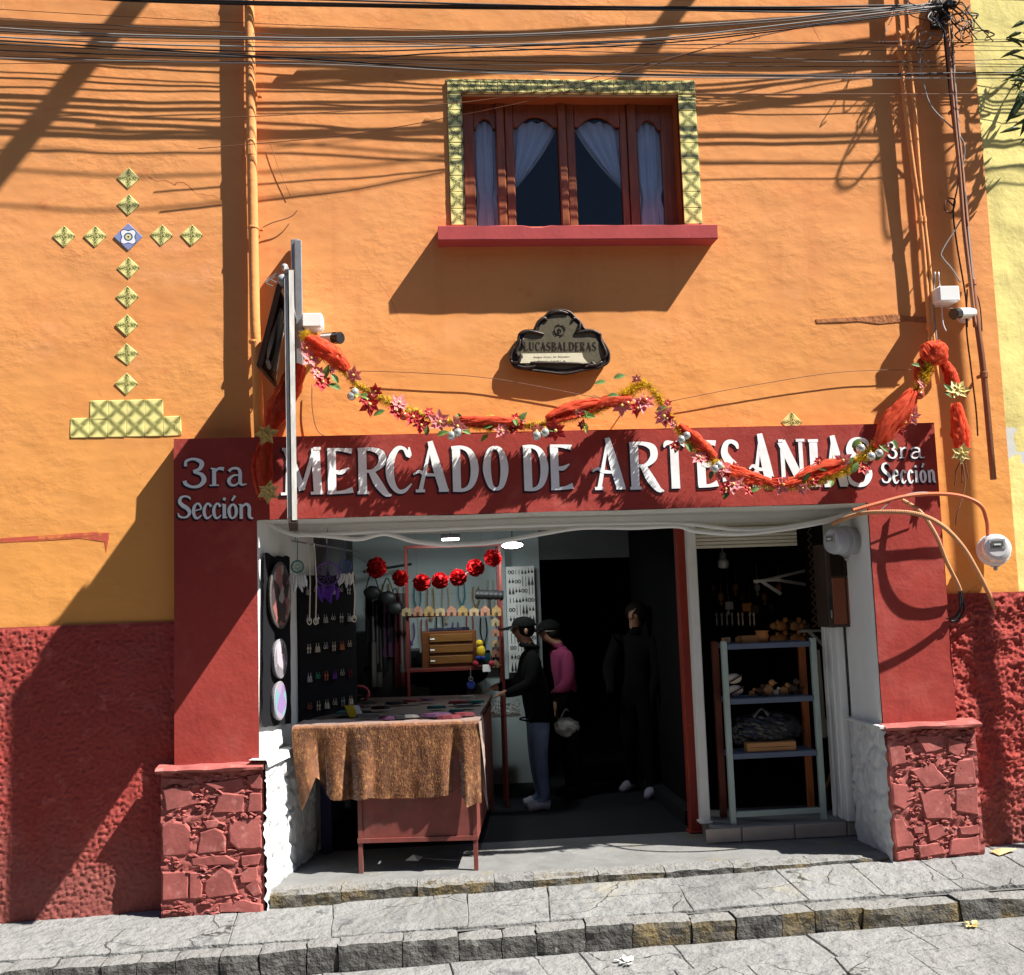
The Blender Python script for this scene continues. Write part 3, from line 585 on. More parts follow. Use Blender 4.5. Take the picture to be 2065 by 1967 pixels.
# chipped plaster scar with a bare strip
w = MB(); w.prism([(q.x,q.z) for q in Z([(515,1828),(640,1822),(780,1815),(960,1800),(1040,1812),(1150,1815),(1150,1850),(1040,1840),(880,1855),(760,1840),(640,1845),(520,1850)], 2.842, 1465, 0)], .003, .014); conform(w, .0035); w.build('plaster_scar', M('bare_plaster', (.42,.17,.07), .9, var=.3, vs_=20, bump=.8, bs=40, bd=.01), OB)
# ---- house across the road, behind the viewer: unseen, added and sized to cut sky fill
OPP = T('unseen_opposite_house', 'unseen plain house added across the narrow street to cut sky fill', 'building', (0,-8.6,-.4))
w = MB(); w.box(-14, 16, -9.0, -8.4, -.5, 6.5); w.build('wall', M('ochre_wall', (.17,.085,.045), .9), OPP)
for i in range(7):
    w = MB(); w.bbox(-12+i*4, -11+i*4, -8.42, -8.35, .6, 2.2, .01); w.build('window', DARKG, OPP)
w = MB(); w.bbox(-14.1, 16.1, -9.1, -8.2, 6.5, 6.7, .02); w.build('cornice', CONC, OPP)
# ================================================================== lettering
Tk, tk, sf = .175, .085, .06
GL = {
 'M': [[(.15,.02,tk),(.19,.98,tk)],[(.16,.97,Tk),(.5,.10,Tk*.8)],[(.5,.10,tk),(.81,.98,tk)],[(.82,.98,Tk),(.87,.02,Tk)],[(0,.03,sf),(.30,.03,sf)],[(.70,.03,sf),(1,.03,sf)],[(.04,.97,sf),(.2,.97,sf)],[(.78,.97,sf),(.95,.97,sf)]],
 'E': [[(.22,.02,Tk),(.22,.98,Tk)],[(.06,.965,sf),(.55,.955,.07),(.97,.92,.12)],[(.25,.50,.05),(.55,.47,.10),(.85,.56,.03)],[(.04,.035,sf),(.6,.045,.07),(.98,.09,.13)]],
 'R': [[(.18,.02,Tk),(.18,.98,Tk)],[(.02,.03,sf),(.36,.03,sf)],[(.05,.955,.07),(.45,.955,.08),(.72,.86,.15),(.74,.66,.15),(.5,.50,.08),(.25,.49,.06)],[(.42,.50,.12),(.62,.22,Tk),(.84,.0,.12),(1.0,-.04,.03)]],
 'C': [[(.93,.98,.03),(.92,.80,.11),(.72,.95,.07),(.45,.95,.10),(.2,.75,.15),(.12,.5,Tk),(.18,.25,.15),(.4,.06,.10),(.7,.05,.08),(1.0,.20,.03)]],
 'A': [[(.5,1.0,.05),(.14,.02,tk)],[(.47,1.02,.10),(.66,.5,Tk),(.86,.02,Tk)],[(-.06,.36,.03),(.12,.42,.06),(.3,.36,.07),(.62,.34,.05)],[(.0,.03,sf),(.28,.03,sf)],[(.70,.03,sf),(1,.03,sf)]],
 'D': [[(.2,.02,Tk),(.2,.98,Tk)],[(.02,.955,.07),(.45,.955,.08),(.76,.83,.13),(.90,.5,Tk),(.78,.18,.13),(.5,.045,.08),(.04,.04,.07)]],
 'O': [[(.5,.955,.07),(.25,.86,.12),(.12,.5,Tk),(.25,.14,.12),(.5,.045,.07),(.75,.14,.12),(.88,.5,Tk),(.75,.86,.12),(.5,.955,.07)]],
 'T': [[(.5,.02,Tk),(.5,.95,Tk)],[(-.02,.86,.03),(.12,.95,.10),(.5,.95,.06),(.88,.95,.10),(1.02,.86,.03)],[(.28,.03,sf),(.72,.03,sf)]],
 'S': [[(.90,.80,.04),(.82,.90,.09),(.55,.955,.08),(.28,.90,.11),(.18,.72,.15),(.38,.56,Tk),(.66,.44,Tk),(.84,.26,.15),(.70,.08,.10),(.42,.04,.08),(.16,.10,.09),(.06,.24,.04)]],
 'N': [[(.15,.02,tk),(.15,.98,tk)],[(.13,.96,Tk),(.84,.05,Tk)],[(.84,.05,tk),(.84,.98,tk)],[(0,.03,sf),(.3,.03,sf)],[(.68,.97,sf),(1,.97,sf)],[(.02,.97,sf),(.2,.97,sf)]],
 'I': [[(.5,.02,Tk),(.5,.98,Tk)],[(.05,.03,sf),(.95,.03,sf)],[(.05,.97,sf),(.95,.97,sf)]],
 'L': [[(.25,.02,Tk),(.25,.98,Tk)],[(.05,.97,sf),(.45,.97,sf)],[(.08,.035,sf),(.6,.045,.07),(.95,.13,.12)]],
 'U': [[(.2,.98,Tk),(.2,.35,Tk),(.3,.1,.12),(.5,.04,.08),(.7,.1,.08),(.8,.35,tk),(.8,.98,tk)],[(.02,.97,sf),(.38,.97,sf)],[(.65,.97,sf),(.97,.97,sf)]],
 'B': [[(.2,.02,Tk),(.2,.98,Tk)],[(.05,.955,.07),(.5,.955,.08),(.72,.82,.14),(.66,.60,.12),(.3,.52,.07)],[(.3,.50,.06),(.7,.46,.1),(.88,.27,Tk),(.7,.07,.1),(.05,.04,.07)]],
 '3': [[(.10,.72,.10),(.14,.90,.10),(.45,.97,.09),(.78,.84,.16),(.70,.62,.13),(.42,.54,.08)],[(.44,.52,.08),(.78,.42,.13),(.88,.22,.17),(.70,.04,.12),(.40,.0,.09),(.12,.10,.12),(.06,.22,.14)]],
 'r': [[(.32,.0,.14),(.32,.64,.14)],[(.05,.02,.05),(.6,.02,.05)],[(.12,.63,.05),(.3,.63,.05)],[(.34,.48,.06),(.6,.62,.10),(.92,.60,.14)]],
 'a': [[(.12,.52,.12),(.28,.62,.09),(.55,.62,.10),(.68,.48,.13),(.68,.12,.13),(.80,.02,.08),(1.0,.05,.04)],[(.66,.38,.05),(.34,.36,.08),(.12,.20,.13),(.22,.03,.10),(.46,.02,.07),(.66,.16,.05)]],
 'e': [[(.10,.30,.05),(.5,.36,.05),(.86,.42,.07),(.70,.60,.10),(.46,.64,.08),(.18,.50,.13),(.12,.26,.14),(.28,.05,.12),(.55,.01,.09),(.92,.14,.04)]],
 'c': [[(.88,.50,.12),(.68,.62,.09),(.42,.62,.09),(.16,.44,.13),(.14,.22,.14),(.34,.03,.11),(.62,.02,.08),(.95,.14,.04)]],
 'i': [[(.5,.0,.15),(.5,.62,.15)],[(.45,.78,.13),(.58,.90,.11)],[(.15,.61,.05),(.45,.61,.05)],[(.2,.02,.04),(.95,.04,.06)]],
 'o': [[(.5,.62,.08),(.2,.48,.13),(.14,.3,.14),(.25,.08,.11),(.5,.01,.08),(.78,.12,.12),(.86,.32,.14),(.76,.52,.12),(.5,.62,.08)],[(.42,.76,.08),(.75,.98,.12)]],
 'n': [[(.2,.0,.14),(.2,.62,.14)],[(.02,.61,.05),(.2,.61,.05)],[(.22,.45,.06),(.5,.62,.11),(.74,.50,.14),(.76,.1,.14),(1.0,.0,.06)]],
}
def glyph(ch, x0, x1, z0, z1, yfn, grow=0.0, off=(0,0), k=5):
    mb = MB(); H = z1-z0; W = x1-x0
    for si, st in enumerate(GL[ch]):
        pts = [Vector((x0+W*p[0]+off[0], z0+H*p[1]+off[1], p[2]*H)) for p in st]
        if len(pts) > 2: pts = crom(pts, k)
        else: pts = [pts[0].lerp(pts[1], i/4) for i in range(5)]
        n = len(pts); vs_ = []
        for i, p in enumerate(pts):
            d = pts[min(i+1,n-1)]-pts[max(i-1,0)]; d = Vector((d.x,d.y)).normalized(); nn = Vector((-d.y,d.x)); hw = p.z/2+grow
            e = -grow if i == 0 else grow if i == n-1 else 0
            for sgn in (-1,1):
                q = Vector((p.x,p.y))+nn*hw*sgn+d*e; vs_.append((q.x, yfn(q.x,q.y)-si*.0004, q.y))
        mb.add(vs_, [(2*i,2*i+1,2*i+3,2*i+2) for i in range(n-1)])
    return mb
LW = M('white_letter_paint', (.86,.87,.87), .8, var=.05, vs_=25, bump=.1, bs=50, spots=[((.6,.52,.5), 45, .69, .75)])
LK = M('dark_letter_shade', (.045,.02,.03), .8, var=.2, bump=.2)
yl = lambda d: (lambda x, z: -PF-pd(x,z)-d)
def letter(ch, a, c, p=PF):
    A, C = N(*a, p), N(*c, p)
    g = .006
    glyph(ch, A.x, C.x, C.z, A.z, yl(.0025), .0035, (-.008,-.009)).build('letter_shade', LK, LIN)
    glyph(ch, A.x, C.x, C.z, A.z, yl(.0055)).build('letter', LW, LIN)
z6 = lambda x, y: (500+x/2.813, 640+y/2.813)
z7 = lambda x, y: (1050+x/2.188, 640+y/2.188)
z5 = lambda x, y: (x/2.813, 620+y/2.813)
z4 = lambda x, y: (1465+x/2.842, 620+y/2.842)
for ch, x0, x1, y0, y1 in (('M',185,430,742,1005),('E',440,600,742,1003),('R',612,815,740,1000),('C',785,930,735,998),('A',945,1140,712,990),('D',1150,1305,730,988),('O',1335,1475,728,985),('D',1555,1700,725,984),('E',1705,1848,722,980)):
    letter(ch, z6(x0,y0), z6(x1,y1))
for ch, x0, x1, y0, y1 in (('A',318,462,538,760),('R',470,632,550,758),('T',632,728,545,755),('E',770,872,542,752),('S',880,975,540,752),('A',1005,1120,520,752),('N',1132,1262,540,750),('I',1262,1325,540,748),('A',1325,1440,528,748),('S',1425,1557,530,748)):
    letter(ch, z7(x0,y0), z7(x1,y1))
for ch, x0, x1, y0, y1 in (('3',1040,1175,858,1018),('r',1185,1280,858,1012),('a',1285,1400,858,1010),('S',1005,1090,1068,1197),('e',1092,1150,1068,1197),('c',1152,1205,1068,1197),('c',1207,1258,1068,1197),('i',1255,1292,1068,1197),('o',1292,1350,1068,1197),('n',1352,1437,1068,1199)):
    letter(ch, z5(x0,y0), z5(x1,y1))
for ch, x0, x1, y0, y1 in (('3',918,978,772,864),('r',980,1040,772,864),('a',1042,1135,772,864),('S',880,945,890,1008),('e',945,990,895,1007),('c',990,1030,895,1007),('c',1032,1072,895,1006),('i',1072,1100,895,1005),('o',1100,1145,893,1004),('n',1146,1198,893,1004)):
    letter(ch, z4(x0,y0), z4(x1,y1))
def text(s, size, loc, name, mt, parent, rot=(math.pi/2,0,0), align='CENTER', **kw):
    cu = bpy.data.curves.new(name, 'FONT'); cu.body = s; cu.size = size; cu.align_x = align; cu.resolution_u = 3
    tmp = bpy.data.objects.new('tmp', cu); COL.objects.link(tmp); dg = bpy.context.evaluated_depsgraph_get()
    me = bpy.data.meshes.new_from_object(tmp.evaluated_get(dg)); bpy.data.objects.remove(tmp); me.materials.clear(); me.materials.append(mt); me.name = name
    return link(name, me, loc, parent, rot=rot, **kw)
# ================================================================== street plaque
BRZ = M('bronze_rim', (.045,.032,.026), .45, .5, var=.4, vs_=30, bump=.5, bs=60, bd=.004, spots=[((.5,.45,.4), 28, .64, .7)])
BRF = M('bronze_field', (.125,.105,.065), .5, .35, var=.2, vs_=20, bump=.3, bs=60)
PQ = T('street_plaque', 'bronze scroll-edged street name plaque under the window', 'plaque', P(1077,718,.02))
out = [(330,830),(340,720),(420,600),(440,490),(520,440),(640,430),(690,320),(760,270),(860,185),(990,165),(1110,195),(1180,265),(1250,330),(1310,420),(1420,440),(1510,480),(1520,540),(1590,650),(1630,750),(1620,850),(1560,900),(1500,925),(1300,960),(1050,1010),(840,990),(600,960),(420,930),(360,890)]
zq = [(q.x,q.z) for q in Z(out, 6.563, 980, 600, .04)]; zs = [(v.x,v.y) for v in crom([Vector((*q,0)) for q in zq+zq[:1]], 3)][:-1]
cq = (sum(q[0] for q in zs)/len(zs), sum(q[1] for q in zs)/len(zs))
w = MB(); w.prism(zs, -.034, -.004); w.build('back_plate', BRZ, PQ)
w = MB(); w.prism([(cq[0]+(x-cq[0])*.88, cq[1]+.002+(z-cq[1])*.86) for x, z in zs], -.038, -.0345); w.build('field', BRF, PQ)
w = MB(); w.tube([(x,-.036,z) for x, z in zs]+[(zs[0][0],-.036,zs[0][1])], .0085, 6); w.build('scroll_rim', BRZ, PQ, smooth=True)
for pth in ([(455,560),(440,640),(400,720),(440,790)],[(1520,560),(1560,660),(1590,760),(1540,820)],[(400,900),(500,930),(620,920),(660,880)],[(1300,930),(1400,900),(1480,915)],[(840,230),(900,200),(990,190),(1090,215)],[(500,540),(480,600),(500,660)],[(440,490),(560,450),(680,470),(770,490)],[(640,420),(700,320),(770,275),(810,310)],[(1180,265),(1150,300)],[(1250,330),(1230,420),(1180,470)],[(1180,480),(1300,450),(1420,445),(1510,490)],[(350,860),(430,860),(470,740)],[(1400,850),(1450,900),(1540,850)],[(620,900),(650,870),(1360,880)]):
    w = MB(); cpts = crom(Z(pth, 6.563, 980, 600, .04), 4); n = len(cpts); w.tube(cpts, [.006+.006*math.sin(math.pi*i/(n-1)) for i in range(n)], 6); w.build('scroll', BRZ, PQ, smooth=True)
em = N(980+975/6.563, 600+435/6.563, .04)
DKT = M('engraved_black', (.02,.016,.012), .7, bump=0)
w = MB(); w.tube([(em.x+.0155*1.9*math.cos(t*math.pi/12), -.0395, em.z+.0155*1.9*math.sin(t*math.pi/12)) for t in range(25)], .0016, 5); w.build('emblem_ring', DKT, PQ)
w = MB()
for t in range(16):
    a = 2*math.pi*t/16
    if t % 4 != 3: w.bar((em.x+.037*math.cos(a), -.0395, em.z+.037*math.sin(a)), (em.x+.037*math.cos(a+.26), -.0395, em.z+.037*math.sin(a+.26)), .002, .005, up=(0,1,0))
w.build('emblem_ring', DKT, PQ)
w = MB(); w.sphere((em.x,-.039,em.z+.004), (.012,.003,.013), 8, 6); w.tube([(em.x-.011,-.039,em.z+.008),(em.x-.009,-.04,em.z-.010),(em.x,-.04,em.z-.015),(em.x+.009,-.04,em.z-.010),(em.x+.011,-.039,em.z+.008)], .002, 5); w.box(em.x-.008,em.x+.008,-.0402,-.039,em.z-.012,em.z-.006); w.build('emblem_figure', BRZ, PQ)
cur = 495
for ch, wv in zip('LUCASBALDERAS', (72,82,72,78,68,76,78,72,84,68,78,78,68)):
    A, C = N(980+cur/6.563, 600+592/6.563, .0385), N(980+(cur+wv-6)/6.563, 600+(705)/6.563, .0385)
    glyph(ch, A.x, C.x, C.z, A.z, lambda x, z: -.0395, 0, k=3).build('letter', DKT, PQ); cur += wv
w = MB(); w.prism([(q.x,q.z) for q in Z([(480,745),(1270,735),(1290,800),(1360,880),(900,870),(430,870),(440,820),(490,800)], 6.563, 980, 600, .04)], -.0405, -.0385); w.build('paper_strip', M('cream_paper', (.68,.63,.45), .8, var=.1, vs_=30, bump=.2), PQ)
q = N(980+870/6.563, 600+800/6.563, .04); text('Antiguo  Arroyo  del  Atascadero', .0165, (q.x,-.0412,q.z), 'inscription', DKT, PQ)
q = N(980+870/6.563, 600+855/6.563, .04); text('Manzana     Cuartel 1   6a', .0165, (q.x,-.0412,q.z), 'inscription', DKT, PQ)
q = N(980+620/6.563, 600+565/6.563, .04); text('Andador', .016, (q.x,-.0395,q.z), 'inscription', DKT, PQ)
# ================================================================== blade sign and its brackets
BS = T('blade_sign', 'tall weathered silver-edged blade sign jutting from the wall over the doorway', 'sign', (-.70,-.45,2.09))
def thick(a, b_, t, z0, z1, mb):     # vertical board along plan line a-b
    d = (Vector(b_)-Vector(a)).normalized(); n = Vector((-d.y,d.x))*t/2; a, b_ = Vector(a), Vector(b_)
    return mb.plan([tuple(a+n),tuple(b_+n),tuple(b_-n),tuple(a-n)], z0, z1)
w = MB(); thick((-.733,-.175),(-.669,-.73), .030, 2.13, 3.40, w); w.build('board', M('sign_board', (.16,.09,.06), .7, var=.3, bump=.3), BS)
w = MB(); thick((-.6625,-.731),(-.657,-.778), .026, 2.09, 3.43, w); w.build('edge_strip', SILV, BS)
w = MB(); thick((-.6915,-.728),(-.686,-.768), .018, 2.10, 3.46, w); w.build('edge_strip', SILV, BS)
w = MB(); thick((-.736,-.15),(-.665,-.775), .05, 2.075, 2.10, w); thick((-.736,-.15),(-.665,-.775), .05, 3.41, 3.435, w); w.build('rail', DKBR, BS)
q = P(570,462,.06); q2 = P(577,690,.06)
w = MB(); w.bbox(q.x-.032, q.x+.018, -.085, -.006, q2.z-.1, q.z, .005); w.bbox(q.x-.008, q.x+.034, -.10, -.086, q2.z-.1, q.z-.012, .004); w.build('mount_channel', GALV, BS)
w = MB(); w.bar((-.73,-.05,3.36),(-.70,-.6,3.36),.03,.03); w.bar((-.735,-.05,2.25),(-.73,-.2,2.25),.03,.03); w.build('bracket', GALV, BS)
for a, r, l in ((N(440+552/4.263,460+435/4.263,.68), .028, .10), (N(440+570/4.263,460+330/4.263,.62), .018, .06)):
    w = MB(); w.lathe(a, (0,1,0), [(0,r*.9),(.008,r),(l,r),(l+.01,r*.6)], 14); w.build('spotlight', GPLAS, BS, smooth=True)
for pts in ([(500,470),(440,440),(415,470),(520,395)],[(540,370),(440,430),(410,470),(470,500)]):
    w = MB(); w.tube(crom(Z(pts, 4.263, 440, 460, .6), 5), .003, 5); w.build('loose_wire', PALEC, BS)
# hinged script board on its shaded side
SBD = T('hanging_board', 'dark tilted hanging board with faded white script beside the blade sign', 'sign', (-.84,-.42,2.95))
nb, fb_, nt_, ft_ = Vector((-.852,-.60,2.958)), Vector((-.835,-.09,2.958)), Vector((-.735,-.60,3.42)), Vector((-.770,-.09,3.42))
t_ = Vector((-.02,0,-.005)); w = MB(); w.add([nb,fb_,ft_,nt_,nb+t_,fb_+t_,ft_+t_,nt_+t_], [(0,1,2,3),(7,6,5,4),(0,4,5,1),(1,5,6,2),(2,6,7,3),(3,7,4,0)]); w.build('board', M('dark_board', (.07,.05,.04), .6, var=.4, bump=.3), SBD)
w = MB(); w.bar(nb+Vector((.005,-.008,0)), nt_+Vector((.005,-.008,0)), .02, .02); w.bar(nb-Vector((0,0,.01)), fb_-Vector((0,0,.01)), .02, .02); w.build('frame', M('brown_frame', (.13,.07,.045), .7), SBD)
nn = (fb_-nb).cross(nt_-nb).normalized(); nn = nn if nn.x > 0 else -nn
def onb(s, t): return (nb.lerp(fb_, s)).lerp(nt_.lerp(ft_, s), t)+nn*.004
for pts in ([(.25,.12),(.45,.08),(.6,.3),(.62,.62),(.45,.8),(.3,.6),(.22,.3),(.25,.12)],[(.7,.1),(.78,.5),(.85,.2),(.9,.75)]):
    w = MB(); c_ = crom([onb(*p) for p in pts], 6); w.tube(c_, [.009+.006*math.sin(i*.4) for i in range(len(c_))], 5); w.build('script_stroke', M('faded_white', (.8,.79,.74), .8), SBD)
# ================================================================== drain pipe
DP = T('drain_pipe', 'orange painted drain pipe running down the wall beside the tile cross', 'pipe', P(497,860,.05))
pth = [N(503,-260,.045), N(503,10,.045), N(508,320,.045), N(514,640,.045), P(500,870,.045)]
w = MB(); w.tube([pth[0],pth[1],pth[2],pth[3],pth[4]], .030, 14); w.build('pipe', ORANGE, DP, smooth=True)
for u, v in ((508,190),(511,460),(513,690),(503,-60)):
    q = N(u, v, .045); w = MB(); w.lathe((q.x,q.y,q.z-.008), (0,0,1), [(0,.032),(.004,.034),(.012,.034),(.016,.032)], 14); w.bar((q.x+.03,-.02,q.z),(q.x+.055,-.02,q.z),.03,.015); w.build('clamp', ORANGE, DP)
for v in (300,-120): q = N(507, v, .045); w = MB(); w.lathe((q.x,q.y,q.z-.05), (0,0,1), [(0,.031),(.005,.033),(.095,.033),(.1,.031)], 14); w.build('coupling', ORANGE, DP)
# ================================================================== security cameras and boxes
def cctv(label, a, c, boxa, boxc, lab2, pb=.13):
    t = T('security_camera', label, 'camera', P(a[0], a[1], .05))
    A, C = P(*a, .10), P(*c, .19); d = (C-A).normalized()
    w = MB(); w.lathe((A.x,0,A.z), (0,-1,0), [(-.01,.04),(.02,.04),(.03,.03)], 16); w.bar((A.x,-.03,A.z),A,.022,.022); w.build('mount', WPLAS, t)
    w = MB(); w.lathe(A-d*.02, d, [(0,.026),(.01,.032),((C-A).length*.6,.034),((C-A).length*.75,.034)], 18); w.build('housing', WPLAS, t, smooth=False)
    w = MB(); w.lathe(A+d*((C-A).length*.75-.02), d, [(0,.0345),(.05,.036),(.055,.033)], 18); w.build('lens_hood', DARKG, t)
    w = MB(); w.add([A-d*.02+Vector((-.03,0,.034)),A-d*.02+Vector((.03,0,.034)),C+Vector((.034,0,.036)),C+Vector((-.034,0,.036))], [(0,1,2,3)]); w.build('sun_shield', WPLAS, t)
    bx = T('junction_box', lab2, 'box', P((boxa[0]+boxc[0])/2, boxc[1], .05)); A, C = P(*boxa, pb), P(*boxc, pb)
    w = MB(); w.bbox(A.x, C.x, -pb, -.004, C.z, A.z, .012); w.build('housing', WPLAS, bx)
    w = MB(); w.bbox(A.x+.004, C.x-.004, -pb-.012, -pb-.002, C.z+.004, A.z-.004, .005); w.build('lid', WPLAS, bx)
cctv('white bullet security camera over the left end of the garland', (624,652), (655,650), (580,602), (620,630), 'small white junction box over the left end of the garland')
cctv('white bullet security camera beside the vertical pipes', (1868,602), (1830,604), (1803,550), (1846,580), 'small white junction box between the vertical pipes', .15)
# ================================================================== vertical pipes at the right corner
f3 = lambda pts, p: Z(pts, 2.842, 1465, 0, p)
for nm, lab, pts, r, p, mt in (('conduit_pipe','thin orange conduit pipe, leftmost of the corner risers', [(965,-220),(975,0),(995,300),(1035,700),(1075,1000),(1112,1260),(1150,1700),(1165,1876),(1190,2100)], .015, .05, ORANGE),
    ('conduit_pipe','second thin orange conduit pipe of the corner risers, next to the leftmost', [(1010,-220),(1025,0),(1045,300),(1078,640),(1105,1000),(1132,1260),(1165,1560),(1180,1876),(1212,2200)], .013, .055, ORANGE),
    ('conduit_pipe','tall brown conduit pipe nearest the yellow house', [(1255,150),(1275,350),(1310,620),(1345,980),(1375,1300),(1410,1620),(1440,1876),(1475,2150),(1530,2750)], .019, .085, M('brown_pipe', (.34,.13,.06), .6, var=.25, bump=.2))):
    t = T(nm, lab, 'pipe', f3([pts[-1]], p)[0]); w = MB(); w.tube(crom(f3(pts, p), 3), r, 10); w.build('pipe', mt, t, smooth=True)
    for i in (2, 5, -2):
        q = f3([pts[i]], p)[0]; w = MB(); w.lathe(q-Vector((0,0,.02)), (0,0,1), [(0,r*1.12),(.003,r*1.25),(.037,r*1.25),(.04,r*1.12)], 10); w.bar(q, (q.x,-.005,q.z), .012, .02); w.build('clamp', mt, t)
# ================================================================== cables
def cable(pts, r, mt, name, label, group, k=5, n=6):
    w = MB(); w.tube(crom(pts, k), r, n); return w.build(name, mt, None, smooth=True, label=label, cat='cable', group=group)
GA = 'street cables strung along the top of the wall'
LB = {'black':'black overhead cable strung above the window across the orange wall', 'pale':'pale grey overhead cable strung above the window across the orange wall', 'thin':'thin brown wire slanting across the wall near the window top'}
vis = [ # native pixel polylines, radius, material, kind
 ([(-40,-18),(235,0),(480,8),(700,12),(1000,17),(1540,20),(1760,18),(1900,14)], .010, BLACK, 'black'),
 ([(-40,-26),(235,-5),(480,3),(700,8),(1000,13),(1540,15),(1760,12),(1900,10)], .008, BLACK, 'black'),
 ([(-40,-36),(235,-12),(700,1),(1000,10),(1540,24),(1760,22),(1900,18)], .007, GREYC, 'black'),
 ([(-40,53),(0,57),(220,69),(480,75),(700,77),(1100,68),(1540,41),(1700,25),(1900,6)], .0055, PALEC, 'pale'),
 ([(-40,60),(0,63),(220,74),(480,79),(700,82),(1100,72),(1540,46),(1700,30),(1900,10)], .0045, GREYC, 'black'),
 ([(-40,72),(0,75),(250,88),(480,94),(700,95),(1000,91),(1300,80),(1540,55),(1900,12)], .0055, PALEC, 'pale'),
 ([(-40,80),(0,83),(250,96),(480,103),(700,105),(1000,95),(1300,83),(1540,62),(1900,16)], .005, BLACK, 'black'),
 ([(-40,79),(0,82),(350,103),(700,125),(900,138),(1200,148),(1540,152),(2065,146),(2200,143)], .0055, BLACK, 'black'),
 ([(-40,86),(0,89),(400,110),(700,128),(900,143),(1200,150),(1540,155),(2065,150),(2200,147)], .004, GREYC, 'black'),
 ([(-40,116),(0,118),(400,126),(700,132),(1000,148),(1300,155),(1540,158),(2065,158),(2200,157)], .0035, PALEC, 'pale'),
 ([(-40,100),(300,112),(700,117),(900,107),(1300,90),(1540,66),(1700,45),(1900,20)], .005, BLACK, 'black'),
 ([(400,240),(640,228),(1015,197),(1300,130),(1480,85),(1700,40),(1880,12)], .0028, BRNC, 'thin'),
 ([(400,300),(640,279),(805,256),(1097,197),(1300,137),(1480,84),(1750,30),(1890,12)], .0028, BRNC, 'thin'),
 ([(1380,189),(1465,190),(2065,190),(2200,190)], .0028, BRNC, 'thin'),
]
for i, (pts, r, mt, kd) in enumerate(vis):
    cable([N(u, v, (.085 if i < 3 else .105)+(.016 if i > 2 else .006)*((i*7) % 4)) for u, v in pts], r*.85, mt, 'overhead_cable', [
      'thick black overhead cable, lowest of the topmost bundle', 'black overhead cable in the middle of the topmost bundle', 'dark grey overhead cable, uppermost of the topmost bundle',
      'pale overhead cable, upper of the two pale ones that rise to the bracket', 'grey overhead cable just under the upper pale cable', 'pale overhead cable, lower of the two pale ones that rise to the bracket',
      'black overhead cable just under the lower pale cable', 'black cable that runs straight past the bracket just above the window tiles', 'thin grey cable just under the black one that skims the window tiles',
      'pale thin cable, lowest of those that skim the window tiles', 'black overhead cable crossing from the lower strands up to the bracket',
      'thin brown wire slanting over the top of the window to the bracket', 'thin brown wire slanting across the window opening to the bracket', 'thin brown level wire right of the window'][i], GA if kd != 'thin' else 'thin wires near the window')
GB = 'cables strung above the picture whose shadows cross the wall'
shad = [ # where the shadow falls, protrusion, radius
 ([(-60,38),(0,43),(300,52),(700,62),(1050,62),(1300,50),(1540,38),(1800,20)], .14, .020),
 ([(-60,45),(0,49),(300,58),(700,67),(1050,65),(1300,54),(1540,42),(1800,24)], .15, .014),
 ([(560,152),(700,144),(950,134),(1250,116),(1500,115),(1700,92),(1850,72)], .21, .012),
 ([(600,140),(800,134),(1000,124),(1250,106),(1500,100),(1700,78),(1850,60)], .21, .013),
 ([(520,162),(640,162),(900,142),(1250,122),(1500,121),(1700,98)], .19, .008),
 ([(-60,276),(0,280),(250,297),(480,295),(700,275),(900,250)], .33, .003),
 ([(-60,325),(0,330),(200,340),(470,341),(700,328),(880,310),(1000,296)], .36, .005),
 ([(-60,398),(0,402),(220,412),(470,398),(700,375),(890,340),(1050,300)], .40, .005),
 ([(200,240),(300,256),(470,273),(700,288),(900,302),(1200,312),(1465,317),(1800,318),(2065,321),(2300,324)], .30, .0045),
 ([(860,235),(1000,248),(1200,258),(1400,262),(1650,262),(1817,264),(2065,268),(2300,272)], .26, .0085),
]
for pts, p, r in shad:
    cable([back(N(u, v), p) for u, v in pts], r*.72, BLACK, 'overhead_cable', 'black overhead cable running above the other cables on the wall', GB)
# fixing point and tangle of wires at the top of the corner
HB = T('cable_bracket', 'dark steel cable bracket where all overhead cables meet by the yellow house', 'bracket', N(1900,30,.06))
q = N(1900,22,.06); w = MB(); w.bbox(q.x-.02,q.x+.02,-.16,.0,q.z-.02,q.z+.02,.004); w.bbox(q.x-.06,q.x+.06,-.02,.0,q.z-.10,q.z+.10,.004); w.build('arm', BLACK, HB)
for dx, dz in ((0,.0),(-.07,.02),(.06,.03),(.01,-.05)):
    w = MB(); w.lathe((q.x+dx,-.09,q.z+dz-.03), (0,0,1), [(0,.018),(.012,.026),(.024,.018),(.036,.026),(.048,.018),(.06,.014)], 10); w.build('insulator', DKBR, HB)
rr = random.Random(5)
for i in range(24):
    u, v = 1900+rr.gauss(0,25), 22+rr.gauss(0,14); pts = []; a = rr.uniform(-.4,3.5); L_ = rr.uniform(45,130)
    for j in range(6):
        pts.append(N(u, v, rr.uniform(.04,.2))); u += math.cos(a)*L_/5+rr.gauss(0,12); v += abs(math.sin(a))*L_/5*.8+rr.gauss(0,14); a += rr.uniform(-.7,.7)
        v = min(v, 250); u = max(1720, u)
    cable(pts, rr.uniform(.0025,.006), rr.choice([BLACK,GREYC,PALEC,BRNC,BLACK]), 'loose_wire', 'tangled loose wire hanging at the cable bracket by the yellow house', 'tangle of wires at the bracket', 4)
